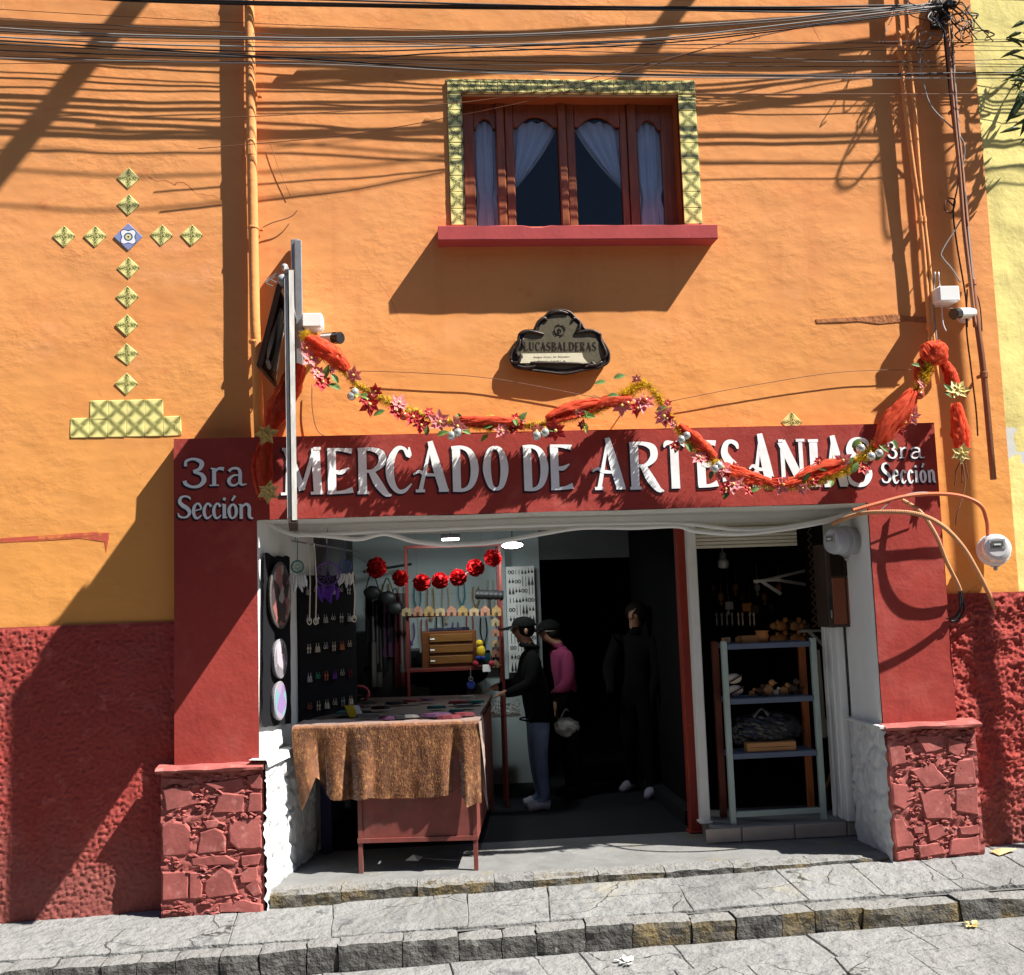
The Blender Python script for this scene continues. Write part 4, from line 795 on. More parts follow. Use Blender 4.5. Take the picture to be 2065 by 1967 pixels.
for pts, p, r in (([(1000,150),(950,330),(870,520),(740,780),(655,980),(665,1040),(700,1055),(760,1025),(860,900),(980,770)], .5, .008), ([(1010,330),(940,520),(905,650),(905,900),(920,1200),(930,1300),(960,1338),(1050,1295)], .52, .008), ([(1040,200),(930,450),(830,600),(800,700),(830,730),(900,680),(980,600)], .5, .0045), ([(990,330),(900,560),(760,800),(720,860)], .5, .004)):
    cable([back(q, p) for q in f3(pts, 0)], r, BLACK, 'loose_wire', 'slack loop of black cable hanging from the cable bracket', 'slack cable loops at the bracket')
# the wire bundle that rides along the tall brown pipe
for i, (pts, r, p, mt) in enumerate([
  ([(1180,200),(1110,330),(1130,480),(1180,620),(1320,760),(1365,850),(1350,1000),(1370,1200),(1240,1430),(1240,1480),(1290,1540),(1340,1620)], .0045, .10, PALEC),
  ([(1290,150),(1320,640),(1350,980),(1380,1300),(1415,1650)], .007, .10, PALEC),
  ([(1240,150),(1290,640),(1330,1000),(1300,1200),(1320,1400),(1370,1700),(1380,1876)], .005, .09, BLACK),
  ([(1265,200),(1300,620),(1335,980),(1360,1300),(1400,1640),(1425,1876)], .012, .115, M('rust_cable',(.3,.12,.06),.6)),
  ([(1275,200),(1306,620),(1340,980),(1368,1300),(1405,1640),(1430,1876)], .012, .14, BLACK) if False else ([(1285,150),(1316,620),(1352,980),(1380,1300)], .006, .12, BRNC),
  ([(1300,1180),(1262,1150),(1250,1200),(1290,1220),(1310,1150),(1270,1135)], .005, .06, BRNC),
  ([(1195,1560),(1185,1700),(1195,1876),(1215,2050)], .007, .06, PALEC), ([(1215,1560),(1230,1720),(1240,1850),(1260,1900)], .004, .07, WPLAS),
  ([(1380,1660),(1375,1876),(1400,2100),(1430,2350),(1440,2500)], .005, .06, BRNC), ([(1410,1640),(1450,1740),(1465,1900)], .004, .06, PALEC)]):
    cable(f3(pts, p), r, mt, 'riser_wire', ['pale wire snaking down to the white junction box by the pipes','pale wire strapped along the tall brown pipe','dark wire running down between the corner pipes','rust coloured cable strapped to the tall brown pipe','brown wire along the upper tall brown pipe','small curl of brown wire between the pipes','pale wire dropping beside the white junction box','thin white wire dropping below the junction box','brown wire running below the right security camera','short pale wire end by the right security camera'][i], None)
cable([N(500+640/2.813,640+305/2.813,.02),N(500+1000/2.813,640+318/2.813,.022),N(500+1400/2.813,640+350/2.813,.022),N(500+1969/2.813,640+455/2.813,.02),N(1050+320/2.188,640+345/2.188,.02)], .0022, BRNC, 'wall_wire', 'thin wire sagging along the wall under the plaque', None)
cable([N(1050+640/2.188,640+375/2.188,.02),N(1050+1000/2.188,640+305/2.188,.022),N(1050+1400/2.188,640+243/2.188,.022),N(1050+1720/2.188,640+232/2.188,.02)], .0022, BRNC, 'wall_wire', 'thin wire rising along the wall toward the garland bow', None)
cable([P(600,740,.02),P(601,790,.02),P(612,830,.02),P(640,845,.02)], .003, BRNC, 'wall_wire', 'short bare wire hanging beside the blade sign', None)
# ================================================================== electricity meters and conduits
def meter(label, A, C, axis_p, r, mt_, clear):
    t = T('electric_meter', label, 'meter', (A.x, A.y, A.z-r))
    d = (C-A).normalized(); l = (C-A).length
    w = MB(); w.lathe(A, d, [(0,r*.92),(l*.30,r*.92),(l*.32,r*1.06),(l*.42,r*1.06),(l*.44,r*.97),(l*.55,r*.97)], 26); w.build('socket', mt_, t, smooth=False)
    w = MB(); w.lathe(A+d*l*.55, d, [(0,r*.93),(l*.30,r*.90),(l*.42,r*.80),(l*.45,r*.6),(l*.452,.001)], 26); w.build('cover', clear, t, smooth=False)
    sx = d.cross(Vector((0,0,1))).normalized(); sy = sx.cross(d); f = A+d*l*1.0
    def pl(x0,x1,y0,y1,dd): return [f+d*dd+sx*a+sy*b_ for a, b_ in ((x0,y0),(x1,y0),(x1,y1),(x0,y1))]
    w = MB(); a = pl(-r*.48,r*.48,-r*.12,r*.5,.004); b_ = pl(-r*.48,r*.48,-r*.12,r*.5,-.01); w.add(a+b_, [(0,1,2,3),(0,4,5,1),(1,5,6,2),(2,6,7,3),(3,7,4,0)]); w.build('display_frame', GPLAS, t)
    w = MB(); a = pl(-r*.36,r*.36,.0,r*.38,.0065); w.add(a, [(0,1,2,3)]); w.build('display', M('meter_display', (.12,.13,.12), .2, bump=0), t)
    w = MB(); a = pl(-r*.2,r*.2,r*.1,r*.2,.009); w.add(a, [(0,1,2,3)]); w.build('display_digits', WPLAS, t)
    w = MB(); w.tube([A+d*l*.37+sx*r*1.06*math.cos(-1.57+x_)+sy*r*1.06*math.sin(-1.57+x_) for x_ in (-.25,0,.25)], .008, 6); w.sphere(A+d*l*.37-sy*r*1.2, .014, 8, 6); w.build('seal', GALV, t)
meter('white round electricity meter on the orange wall beside the pillar', P(1906,1062,.02), P(1918,1052,.20), 0, .095, WPLAS, M('clear_white_cover', (.72,.73,.74), .12, bump=0, spec=.6))
meter('grey round electricity meter inside the right door jamb', Vector((XRP-.01,.12,P(1660,1040,-.12).z)), Vector((XRP-.19,.06,P(1660,1040,-.12).z)), 0, .092, GPLAS, M('clear_grey_cover', (.42,.44,.47), .1, bump=0, spec=.6))
def conduit(pts, r, mt, name, label, ribs=True):
    c_ = crom(pts, 8)
    if ribs:                         # corrugation
        L_ = [0]
        for a, b_ in zip(c_, c_[1:]): L_.append(L_[-1]+(b_-a).length)
        n = int(L_[-1]/.005); fine = []; j = 0
        for i in range(n+1):
            s_ = L_[-1]*i/n
            while j < len(L_)-2 and L_[j+1] < s_: j += 1
            fine.append(c_[j].lerp(c_[j+1], (s_-L_[j])/max(1e-6,L_[j+1]-L_[j])))
        w = MB(); w.tube(fine, [r*(1 if i % 2 else .88) for i in range(n+1)], 9)
    else: w = MB(); w.tube(c_, r, 9)
    return w.build(name, mt, None, smooth=not ribs, label=label, cat='conduit')
ORC = M('orange_conduit', (.55,.14,.05), .5, var=.1, bump=.05); TAN = M('tan_conduit', (.50,.24,.11), .55, var=.15, bump=.1)
conduit([P(1640,982,.16),P(1690,968,.19),P(1740,955,.21),P(1800,950,.22),P(1850,955,.21),P(1885,972,.19),P(1897,1000,.15),P(1900,1030,.1)], .013, ORC, 'flexible_conduit', 'bright orange corrugated conduit arching to the white meter')
conduit([P(1600,1008,.02),P(1640,992,.12),P(1690,985,.26),P(1760,988,.36),P(1810,1010,.38),P(1850,1050,.34),P(1880,1100,.24),P(1905,1150,.06),P(1910,1170,.0)], .014, TAN, 'flexible_conduit', 'tan conduit arching from the doorway down to the red base')
conduit([P(1735,962,.14),P(1770,985,.20),P(1800,1030,.22),P(1820,1080,.20),P(1840,1120,.16),P(1846,1135,.14)], .013, TAN, 'flexible_conduit', 'tan conduit dropping to the cut black cables')
for i, pts in enumerate(([(1846,1135),(1850,1160),(1840,1190),(1828,1195)],[(1844,1135),(1846,1165),(1838,1185),(1820,1190)],[(1848,1135),(1854,1170),(1846,1188),(1836,1196)])):
    cable([P(u, v, .13-.02*i) for u, v in pts], .0055, BLACK, 'cable_end', 'short black cable end sticking out of the tan conduit', 'cut cable ends')
cable([P(1690,985,.2),P(1720,960,.2),P(1760,948,.19),P(1800,948,.17)], .004, PALEC, 'riser_wire', 'thin pale wire arching above the orange conduit', None)
cable([P(1850,930,.1),P(1850,890,.1),P(1855,935,.12),P(1840,990,.14),P(1838,1010,.1)], .004, BRNC, 'riser_wire', 'thin brown wire under the hanging tulle tail', None)
for i, (pts, r) in enumerate((([(502,1003),(520,1012),(545,1025),(575,1032),(640,1030),(720,1026),(820,1022),(950,1016),(1100,1012),(1300,1010),(1420,1022),(1500,1018),(1600,1000),(1680,975)], .013), ([(575,1030),(640,1035),(690,1040),(740,1030),(800,1045),(870,1050),(950,1046),(1040,1030),(1120,1018),(1220,1018),(1300,1015),(1340,1025),(1420,1030),(1500,1022),(1580,1008),(1650,992),(1700,985)], .014))):
    conduit([P(u, v-3, -.12) for u, v in pts], r, WHITE, 'ceiling_conduit', ['white painted conduit pinned along the doorway soffit','second white painted conduit sagging below the doorway soffit'][i], False)

UP = T('utility_pole', 'slim grey steel utility pole standing at the kerb before the yellow house', 'pole', (4.82,-.64,zkerb(4.8)))
w = MB(); w.tube([(4.82,-.64,zkerb(4.8)-.05),(4.82,-.64,7.2)], .036, 14); w.build('shaft', GALV, UP, smooth=True)
w = MB(); w.lathe((4.82,-.64,zkerb(4.8)), (0,0,1), [(0,.08),(.02,.08),(.03,.045),(.12,.04)], 14); w.build('base_flange', GALV, UP)
w = MB(); w.bar((4.5,-.64,6.9),(5.15,-.64,6.9),.05,.05); w.build('cross_arm', GALV, UP)

cable([N(525,462,.03),N(548,450,.03),N(575,442,.03),N(590,435,.025),N(600,424,.02)], .003, BRNC, 'wall_wire', 'short bent wire sticking out from the drain pipe clamp', None)
cable([N(280,380,.004) if 0 else N(545,290,.006),N(560,335,.006),N(585,395,.006)], .0015, BRNC, 'wall_wire', 'hair-thin wire hanging down the wall right of the drain pipe', None)

rw = random.Random(3)
for i in range(9):
    y0 = 20+i*14+rw.uniform(-5,5); y1 = 25+rw.uniform(0,130); pts = []
    for j in range(9):
        u = -40+j*275; pts.append(N(u, y0+(y1-y0)*j/8+14*math.sin(math.pi*j/8)+rw.uniform(-2,2), .05+.012*(i % 5)))
    cable(pts, .0018+.0006*(i % 2), [BRNC,GREYC,BLACK][i % 3], 'thin_line', 'hair-thin line stretched among the overhead cables', 'hair-thin lines among the cables')
VN = T('hanging_vine', 'dark pointed leaves drooping past the cable tangle before the yellow house', 'plant', N(2090,200,.12))
w = MB(); w.tube(crom([N(2130,40,.03),N(2100,110,.1),N(2085,180,.13),N(2080,240,.12)],4), .006, 6); w.build('stem', BRNC, VN)
VL = M('dark_leaf', (.045,.075,.02), .5, var=.3, vs_=12)
def vleaf(c, t, wd_):
    d = (t-c); s_ = d.cross(Vector((0,1,0))).normalized()*wd_; vs_ = []
    for k, (tt, ww) in enumerate(((0,.1),(.2,.7),(.45,1),(.75,.7),(1,.03))):
        for q in (-1,0,1): vs_.append(c+d*tt+s_*ww*q+Vector((0,.012*abs(q)-.03*math.sin(tt*3),0)))
    MB().add(vs_, [(k*3+j,k*3+j+1,(k+1)*3+j+1,(k+1)*3+j) for k in range(4) for j in range(2)]).build('leaf', VL, VN)
for a, t, wd_ in (((2075,175),(2028,250),.028),((2082,205),(2058,275),.025),((2080,140),(2020,165),.012),((2085,130),(2035,110),.01),((2085,150),(2030,185),.009),((2090,120),(2040,150),.010),((2088,100),(2030,75),.009),((2085,160),(2012,150),.008),((2090,110),(2048,190),.010)):
    vleaf(N(*a,.13), N(*t,.10), wd_)
rv = random.Random(8)
for i in range(34):
    a = N(2092+rv.uniform(-35,20), 40+rv.random()*230, .08+.1*rv.random()); t_ = a+Vector((rv.uniform(-.16,.02), rv.uniform(-.05,.05), rv.uniform(-.12,.06))); vleaf(a, t_, rv.uniform(.008,.018))
# ================================================================== garland over the doorway
GD = T('garland', 'christmas garland of gold tinsel, red tulle and flowers strung over the market sign', 'garland', P(1200,900,.2))
TULLE = M('red_tulle', (.93,.15,.07), .9, var=.3, vs_=26, bump=0, transl=.4, alpha=.68)
GOLD = M('gold_tinsel', (.92,.68,.12), .3, .35, var=.3, vs_=60, bump=0)
gp = [(583,640),(612,672),(650,705),(690,742),(730,765),(780,788),(840,806),(900,817),(960,822),(1030,818),(1090,806),(1150,786),(1205,757),(1237,738),(1262,760),(1290,805),(1320,845),(1360,880),(1410,912),(1460,930),(1520,934),(1590,918),(1650,888),(1700,840),(1740,780),(1772,735),(1790,690),(1795,668)]
GPth = crom([P(u, v, .205+.02*math.sin(i*1.3)) for i, (u, v) in enumerate(gp)], 10)
Lg = [0]
for a, b_ in zip(GPth, GPth[1:]): Lg.append(Lg[-1]+(b_-a).length)
def gat(s):
    s = max(0, min(1, s))*Lg[-1]
    for i in range(len(Lg)-1):
        if Lg[i+1] >= s: return GPth[i].lerp(GPth[i+1], (s-Lg[i])/max(1e-6, Lg[i+1]-Lg[i]))
    return GPth[-1]
def gu(u):                          # arc position whose x is that of pixel column u
    x = P(u, 850, .205).x; return min(range(len(GPth)), key=lambda i: abs(GPth[i].x-x))
rg = random.Random(21)
w = MB(); n = 15000
for i in range(n):
    s = rg.random(); c = gat(s)
    d = (gat(s+.004)-gat(s-.004)).normalized(); e = Vector((rg.gauss(0,1),rg.gauss(0,1),rg.gauss(0,1))); e = (e-d*e.dot(d)).normalized()
    r = rg.uniform(.018,.046); a = c+e*.004+d*rg.uniform(-.01,.01); t = c+e*r+d*rg.uniform(-.012,.012); sdv = e.cross(d)*.0036
    w.add([a-sdv, a+sdv, t+sdv, t-sdv], [(0,1,2,3)])
w.build('tinsel', GOLD, GD, kind='stuff')
def tulle(pts, r, nm='tulle_puff', par=GD, n=20, mt=TULLE):
    """gathered gauze: many crinkled ribbons that share one path"""
    c_ = crom(pts, 6); k = len(c_); mb = MB()
    for q in range(34):
        a0 = rg.uniform(0, 6.28); rs = rg.uniform(.25, 1.12); tw = rg.uniform(-.7,.7); wv = rg.uniform(.35,.75)*r; sd = rg.uniform(0,90); e0, e1 = rg.uniform(-.02,.10), rg.uniform(.90,1.02); vs_ = []
        for i in range(k):
            t = i/(k-1); p = c_[i]; d = (c_[min(i+1,k-1)]-c_[max(i-1,0)]).normalized(); sx = d.cross(Vector((0,1,0))).normalized(); sy = sx.cross(d)
            tt = e0+(e1-e0)*t; env = .16+.84*math.sin(math.pi*min(1,max(0,tt)))**.7; a = a0+tw*t+.25*noise.noise(Vector((t*4,sd,0)))
            rad = r*rs*env*(1+.22*noise.noise(Vector((t*7,sd,3)))); o = p+(sx*math.cos(a)+sy*math.sin(a)*.8)*rad; tg = (-sx*math.sin(a)+sy*math.cos(a)*.8)
            for j in (-1,-.35,.35,1): vs_.append(o+tg*(wv*env*j*.5)+(sx*math.cos(a)+sy*math.sin(a))*(.012*noise.noise(Vector((t*9,j*3,sd)))-.10*abs(j)*rad))
        mb.add(vs_, [(i*4+j, i*4+j+1, (i+1)*4+j+1, (i+1)*4+j) for i in range(k-1) for j in range(3)])
    return mb.build(nm, mt, par, smooth=True)
for pts, r in (([(588,652),(615,668),(645,690),(668,712)], .050), ([(875,808),(905,811),(960,812),(1000,812)], .034), ([(1050,808),(1085,796),(1125,783),(1158,776)], .045), ([(1140,785),(1165,772),(1195,768),(1215,765)], .04), ([(1305,818),(1330,838),(1352,858),(1375,880)], .036), ([(1390,895),(1420,912),(1450,922),(1480,926)], .036), ([(1530,922),(1565,908),(1600,897),(1625,890)], .042), ([(1470,925),(1495,930),(1520,928),(1545,920)],.03),
               ([(1685,862),(1710,820),(1738,785),(1757,752)], .062), ([(1778,660),(1790,680),(1802,672),(1812,660)], .06)):
    tulle([P(u, v, .24) for u, v in pts], r*1.12)
w = MB(); q = P(1796,680,.22)
w.sphere(q, (.085,.06,.075), 16, 10, fn=lambda d: 1+.25*noise.noise(d*3.1)+.08*noise.noise(d*9)); w.build('tulle_bow', TULLE, GD, smooth=True)
for pts, r in (([(1812,695),(1825,715),(1833,740),(1834,760)], .045), ([(1838,775),(1845,815),(1852,850),(1855,882)], .058), ([(1775,690),(1772,715),(1768,735)], .05)):
    tulle([P(u, v, .18) for u, v in pts], r, 'tulle_tail')
for pts, r in (([(575,700),(558,745),(535,790),(518,830)], .075), ([(512,850),(505,885),(505,925),(510,960)], .06)):
    tulle([P(u, v, .17) for u, v in pts], r, 'tulle_tail')
def flower(c, r, mt, heart, parent=GD, np_=6, face_=None, nm='flower'):
    f = (face_ or Vector((rg.uniform(-.5,.5), -1, rg.uniform(-.35,.5)))).normalized(); sx = f.cross(Vector((0,0,1))).normalized(); sy = sx.cross(f); mb = MB(); a0 = rg.uniform(0,6)
    for lay, (rs, lift) in enumerate(((1,.0),(.68,.3))):
        for i in range(np_):
            a = a0+2*math.pi*(i+.5*lay)/np_+rg.uniform(-.15,.15); d = sx*math.cos(a)+sy*math.sin(a); s_ = d.cross(f); L_ = r*rs*rg.uniform(.85,1.1); lf = lift+rg.uniform(-.1,.25)
            wv = L_*.27
            pts = [c+f*.003*lay, c+d*L_*.5+s_*wv+f*L_*lf*.4, c+d*L_*.55+f*L_*(lf*.4-.08), c+d*L_*.5-s_*wv+f*L_*lf*.4, c+d*L_+f*L_*lf*.55]
            mb.add(pts, [(0,2,1),(0,3,2),(1,2,4),(2,3,4)])
    o = mb.build(nm, mt, parent)
    h = MB(); h.sphere(c+f*r*.12, r*.14, 8, 5); h.build('flower_heart', heart, o)
PINK = M('pink_petal', (.78,.25,.25), .6, var=.25, vs_=30, bump=0, transl=.2); REDF = M('red_petal', (.50,.03,.03), .6, var=.3, vs_=25, bump=0, transl=.2); YELF = M('gold_petal', (.72,.60,.22), .5, var=.2, vs_=30, bump=0, transl=.15); HEART = M('flower_heart', (.75,.55,.15), .5)
LEAFM = M('garland_leaf', (.10,.18,.04), .55, var=.35, vs_=30, bump=.1, transl=.15); BAUB = M('silver_bauble', (.62,.64,.60), .22, .6, var=.1, bump=.02); BAUR = M('red_bauble', (.55,.10,.05), .22, .5, var=.1, bump=.02)
for u, v, k in ((598,690,'p'),(612,718,'p'),(620,735,'r'),(680,722,'p'),(705,770,'r'),(712,778,'r'),(768,775,'p'),(762,790,'r'),(795,803,'r'),(880,820,'p'),(845,812,'p'),(810,818,'r'),(964,828,'p'),(1068,828,'r'),(1108,790,'p'),(1225,785,'r'),(1238,775,'p'),(1276,800,'p'),(1196,780,'p'),(1345,880,'p'),(1395,940,'r'),(1440,940,'r'),(1505,932,'p'),(1390,900,'p'),(1752,800,'p'),(1660,900,'r'),(1410,932,'p'),(590,670,'p'),(1620,885,'p')):
    flower(P(u, v, .255), rg.uniform(.052,.074), PINK if k == 'p' else REDF, HEART)
for u, v, p in ((512,835,.26),(516,945,.22),(1842,750,.24),(1850,872,.22)): flower(P(u, v, p), .07, YELF, HEART)
GRNT = M('green_gold_tinsel', (.42,.44,.08), .35, .3, var=.4, vs_=60, bump=0)
def leaf(c, L_, d, f, mt, parent, nm='leaf'):
    d = d.normalized(); s_ = d.cross(f).normalized(); f = s_.cross(d); mb = MB(); rows = [(0,.12),(.25,.8),(.5,1),(.78,.65),(1,.02)]; vs_ = []
    for t, wd_ in rows:
        for k in (-1,0,1): vs_.append(c+d*L_*t+s_*L_*.26*wd_*k+f*L_*(.10*abs(k)*wd_-.25*t*t))
    mb.add(vs_, [(i*3+j, i*3+j+1, (i+1)*3+j+1, (i+1)*3+j) for i in range(4) for j in range(2)]); return mb.build(nm, mt, parent)
for u, v in ((650,738),(655,750),(690,760),(740,790),(820,838),(880,795),(905,835),(950,815),(990,806),(1050,826),(1165,735),(1180,728),(1120,800),(1130,808),(1262,790),(1305,850),(1330,870),(1370,905),(1400,945),(1590,905),(1640,880),(1650,890),(1690,855),(1600,925),(1715,845),(1770,705),(1815,740),(1700,868),(1460,938),(1545,928),(840,838),(1830,765),(625,728)):
    leaf(P(u, v, .25), rg.uniform(.055,.085), Vector((rg.uniform(-1,1), -.2, rg.uniform(-1,.6))), Vector((rg.uniform(-.3,.3),-1,.5)), LEAFM, GD)
for i in range(46):
    c = gat(rg.uniform(.02,.97))+Vector((rg.gauss(0,.03), -.035, rg.gauss(-.01,.035)))
    if i % 4: flower(c, rg.uniform(.03,.05), PINK if i % 3 == 1 else REDF, HEART)
    else: leaf(c, rg.uniform(.05,.09), Vector((rg.uniform(-1,1), -.2, rg.uniform(-1,.8))), Vector((rg.uniform(-.3,.3),-1,.5)), LEAFM if i % 8 else GRNT, GD)
for u, v, k in ((682,755,'s'),(676,762,'s'),(868,838,'s'),(880,832,'s'),(1032,838,'s'),(1048,832,'s'),(1320,838,'s'),(1310,846,'s'),(1375,902,'s'),(1382,896,'s'),(1675,878,'s'),(1655,862,'s'),(776,800,'r'),(1205,778,'r'),(1768,760,'r'),(1240,772,'r'),(585,820,'s') if 0 else (1690,872,'s')):
    q = P(u, v, .25); o_ = MB(); o_.sphere(q, .027, 14, 9); o_ = o_.build('bauble', BAUB if k == 's' else BAUR, GD, smooth=True)
    c2 = MB(); c2.lathe(q+Vector((0,0,.024)), (0,0,1), [(0,.007),(.008,.007),(.012,.003)], 8); c2.build('bauble_cap', GOLD, o_)
w = MB(); w.tube([P(1795,665,.2), P(1800,655,.06), P(1800,648,.0)], .004, 5); w.tube([P(583,640,.2),P(584,632,.1),P(584,630,.0)], .004, 5); w.tube([P(1237,738,.2),P(1237,735,.0)], .004, 5); w.build('hanging_hook', BLACK, GD)
w = MB(); w.tube([P(1850,880,.17),P(1838,905,.15),P(1836,935,.14)], .004, 5); w.tube([P(1855,885,.17),P(1862,920,.15)], .004, 5); w.build('stem', BRNC, GD)
# ================================================================== curtains in the window
CURT = M('curtain_cloth', (.90,.92,.95), .9, var=.08, vs_=6, bump=.2, bs=60)
def curtain(label, x0, x1, z0, z1, kind):
    nx, nz = 40, 24; vs_ = []; th = []
    for k in range(nz+1):
        t = k/nz; z = z1+(z0-z1)*t
        if kind == 0: a, b_ = x0, x1; pin = 1-.25*math.exp(-((t-.68)/.1)**2)
        else: pin = 1
        for i in range(nx+1):
            s_ = i/nx
            if kind == 0: x = (x0+x1)/2+(s_-.5)*(x1-x0)*pin; y = .205+.014*math.sin(s_*22+t*1.5)+.006*math.sin(s_*41)
            elif kind == 1:     # swept to the left
                e = max(.02, 1-t**1.3*1.02); x = x0+(x1-x0)*s_*e; y = .205+.013*math.sin(s_*26+t*2)
            else:
                e = max(.02, 1-t**1.3*1.02); x = x1-(x1-x0)*s_*e; y = .205+.013*math.sin(s_*26+t*2)
            vs_.append((x, y, z))
    w_ = nx+1; return MB().add(vs_, [(k*w_+i, k*w_+i+1, (k+1)*w_+i+1, (k+1)*w_+i) for k in range(nz) for i in range(nx)]).build('curtain', CURT, None, smooth=True, label=label, cat='curtain')
curtain('white curtain hanging in the narrow left window light', gx(685), gx(812), WZ0+.005, gz(345), 0)
curtain('white curtain swept to the left of the central window pair', gx(885), gx(1120), gz(690), gz(345), 1)
curtain('white curtain swept to the right of the central window pair', gx(1190), gx(1428), gz(690), gz(345), 2)
curtain('white curtain hanging in the narrow right window light', gx(1500), gx(1635), WZ0+.005, gz(345), 0)
# ================================================================== plant on the yellow house, its leaves shade the wall at the edge
TR = T('overhanging_branch', 'leafy branch reaching past the corner of the yellow house', 'branch', (5.3,-.3,3.2))
w = MB(); w.tube(crom([Vector((5.9,-.02,3.0)),Vector((5.55,-.25,3.3)),Vector((5.2,-.32,3.45)),Vector((4.95,-.35,3.4))],4), [.02]*13, 6); w.build('stem', BRNC, TR)
for i in range(9):
    t = .35+.65*i/8; c = Vector((5.55,-.25,3.3)).lerp(Vector((4.95,-.35,3.4)), t); leaf(c, rg.uniform(.2,.32), Vector((rg.uniform(-1,.2), rg.uniform(-.3,.3), rg.uniform(-1,.3))), Vector((0,-1,.6)), M('broad_leaf', (.06,.12,.03), .5, var=.3), TR)
# small litter on the ground
for u, v, mt, lab, nm in ((1868,1788,YELF,'crumpled pale yellow blossom lying on the road by the kerb','fallen_blossom'),(1263,1948/S+0,WPLAS,'flattened white scrap on the road','litter')):
    q = G(u, v, -.165) if nm != 'litter' else G(1015+465/1.875, 1, -.2) if 0 else G((1015+465/1.875)/S, (1660+542/1.875)/S, -.195)
    zz = zroad(q.x,q.y)+.004; w = MB()
    for i in range(9):
        a = rg.uniform(0,6.28); d = Vector((math.cos(a),math.sin(a),0)); s_ = Vector((-d.y,d.x,0)); c = Vector((q.x,q.y,zz+.004))+d*rg.uniform(0,.02)
        w.add([c, c+d*.03+s_*.014+Vector((0,0,.012)), c+d*.05+Vector((0,0,rg.uniform(0,.02))), c+d*.03-s_*.014+Vector((0,0,.006))], [(0,1,2,3)])
    w.build(nm, mt, None, label=lab, cat='litter')
q = G(1898,1632,.03); w = MB(); w.add([Vector((q.x-.06,-.12,zside(q.x,-.12)+.012)),Vector((q.x+.06,-.10,zside(q.x,-.1)+.006)),Vector((q.x+.09,-.16,zside(q.x,-.16)+.03)),Vector((q.x-.04,-.19,zside(q.x,-.19)+.008)),Vector((q.x,-.15,zside(q.x,-.15)+.035))], [(0,1,4),(1,2,4),(2,3,4),(3,0,4)]); w.build('paper_scrap', M('kraft_paper', (.6,.42,.2), .8), None, label='folded tan paper scrap at the foot of the right stone base', cat='litter')
# ================================================================== shop interior
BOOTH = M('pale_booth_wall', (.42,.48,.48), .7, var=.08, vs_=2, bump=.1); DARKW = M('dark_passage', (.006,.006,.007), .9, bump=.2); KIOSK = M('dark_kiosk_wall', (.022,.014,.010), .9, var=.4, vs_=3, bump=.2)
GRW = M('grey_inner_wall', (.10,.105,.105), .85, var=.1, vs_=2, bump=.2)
def part_box(name, mt, *bx):
    w = MB()
    for q in bx: w.box(*q)
    return w.build(name, mt, OB)
CZ = 2.46
w = MB(); w.plan([(-.735,.97),(-.60,3.05),(-.75,3.05),(-.9,.97)], FZ-.02, CZ); w.build('inner_wall', GRW, OB)
part_box('booth_wall', BOOTH, (-.75,1.03,3.0,3.06,FZ-.02,CZ))
for x in (-.05,.52): w = MB(); w.box(x-.004,x+.004,2.992,2.999,FZ,CZ); w.build('panel_joint', GPLAS, OB)
w = MB(); w.box(-.55,1.0,2.992,2.999,1.70,1.706); w.build('panel_joint', GPLAS, OB)
part_box('inner_header', GRW, (1.032,2.4,3.0,3.06,1.97,CZ))
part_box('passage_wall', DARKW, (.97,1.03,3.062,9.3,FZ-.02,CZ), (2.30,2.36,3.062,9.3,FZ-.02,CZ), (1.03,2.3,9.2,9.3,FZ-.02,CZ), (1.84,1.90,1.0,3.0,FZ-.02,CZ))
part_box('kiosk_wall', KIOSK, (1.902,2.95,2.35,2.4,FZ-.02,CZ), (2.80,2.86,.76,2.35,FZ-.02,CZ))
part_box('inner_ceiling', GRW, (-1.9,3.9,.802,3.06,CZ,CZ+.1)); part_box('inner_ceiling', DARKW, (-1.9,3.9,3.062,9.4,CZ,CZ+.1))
for i in range(4):
    w = MB(); w.bar((1.45+.1*i,3.4+.5*i,2.30-.02*i),(2.3,3.3+.5*i,2.36),.05,.08); w.build('roof_beam', M('grey_beam', (.12,.12,.12), .9), OB)
# door posts
def post(label, u0, v0, u1, v1, y, wx, wy, mt, zb, zt):
    a, c = P(u0, v0, -y), P(u1, v1, -y); w = MB(); w.bbox((a.x+c.x)/2-wx/2, (a.x+c.x)/2+wx/2, y-wy/2, y+wy/2, zb, zt, .006)
    t = T('door_post', label, 'post', ((a.x+c.x)/2, y, zb)); w.build('shaft', mt, t); w = MB(); w.bbox((a.x+c.x)/2-wx/2-.012, (a.x+c.x)/2+wx/2+.012, y-wy/2-.012, y+wy/2+.012, zb, zb+.015, .004); w.build('foot_plate', mt, t); return (a.x+c.x)/2
xr = post('chipped red painted door post between passage and kiosk', 1308, 1020, 1338, 1590, .78, .085, .08, M('chipped_red_paint', (.30,.035,.02), .45, var=.2, vs_=6, bump=.3, bs=30, stretch=(3,3,1), spots=[((.55,.33,.28), 16, .665, .70)]), FZ, 2.118)
xw = post('white painted door post beside the red post', 1330, 1020, 1352, 1595, .60, .062, .07, M('scuffed_white_paint', (.66,.66,.62), .5, var=.08, bump=.1, spots=[((.25,.23,.2), 30, .70, .74)]), .15, 2.112)
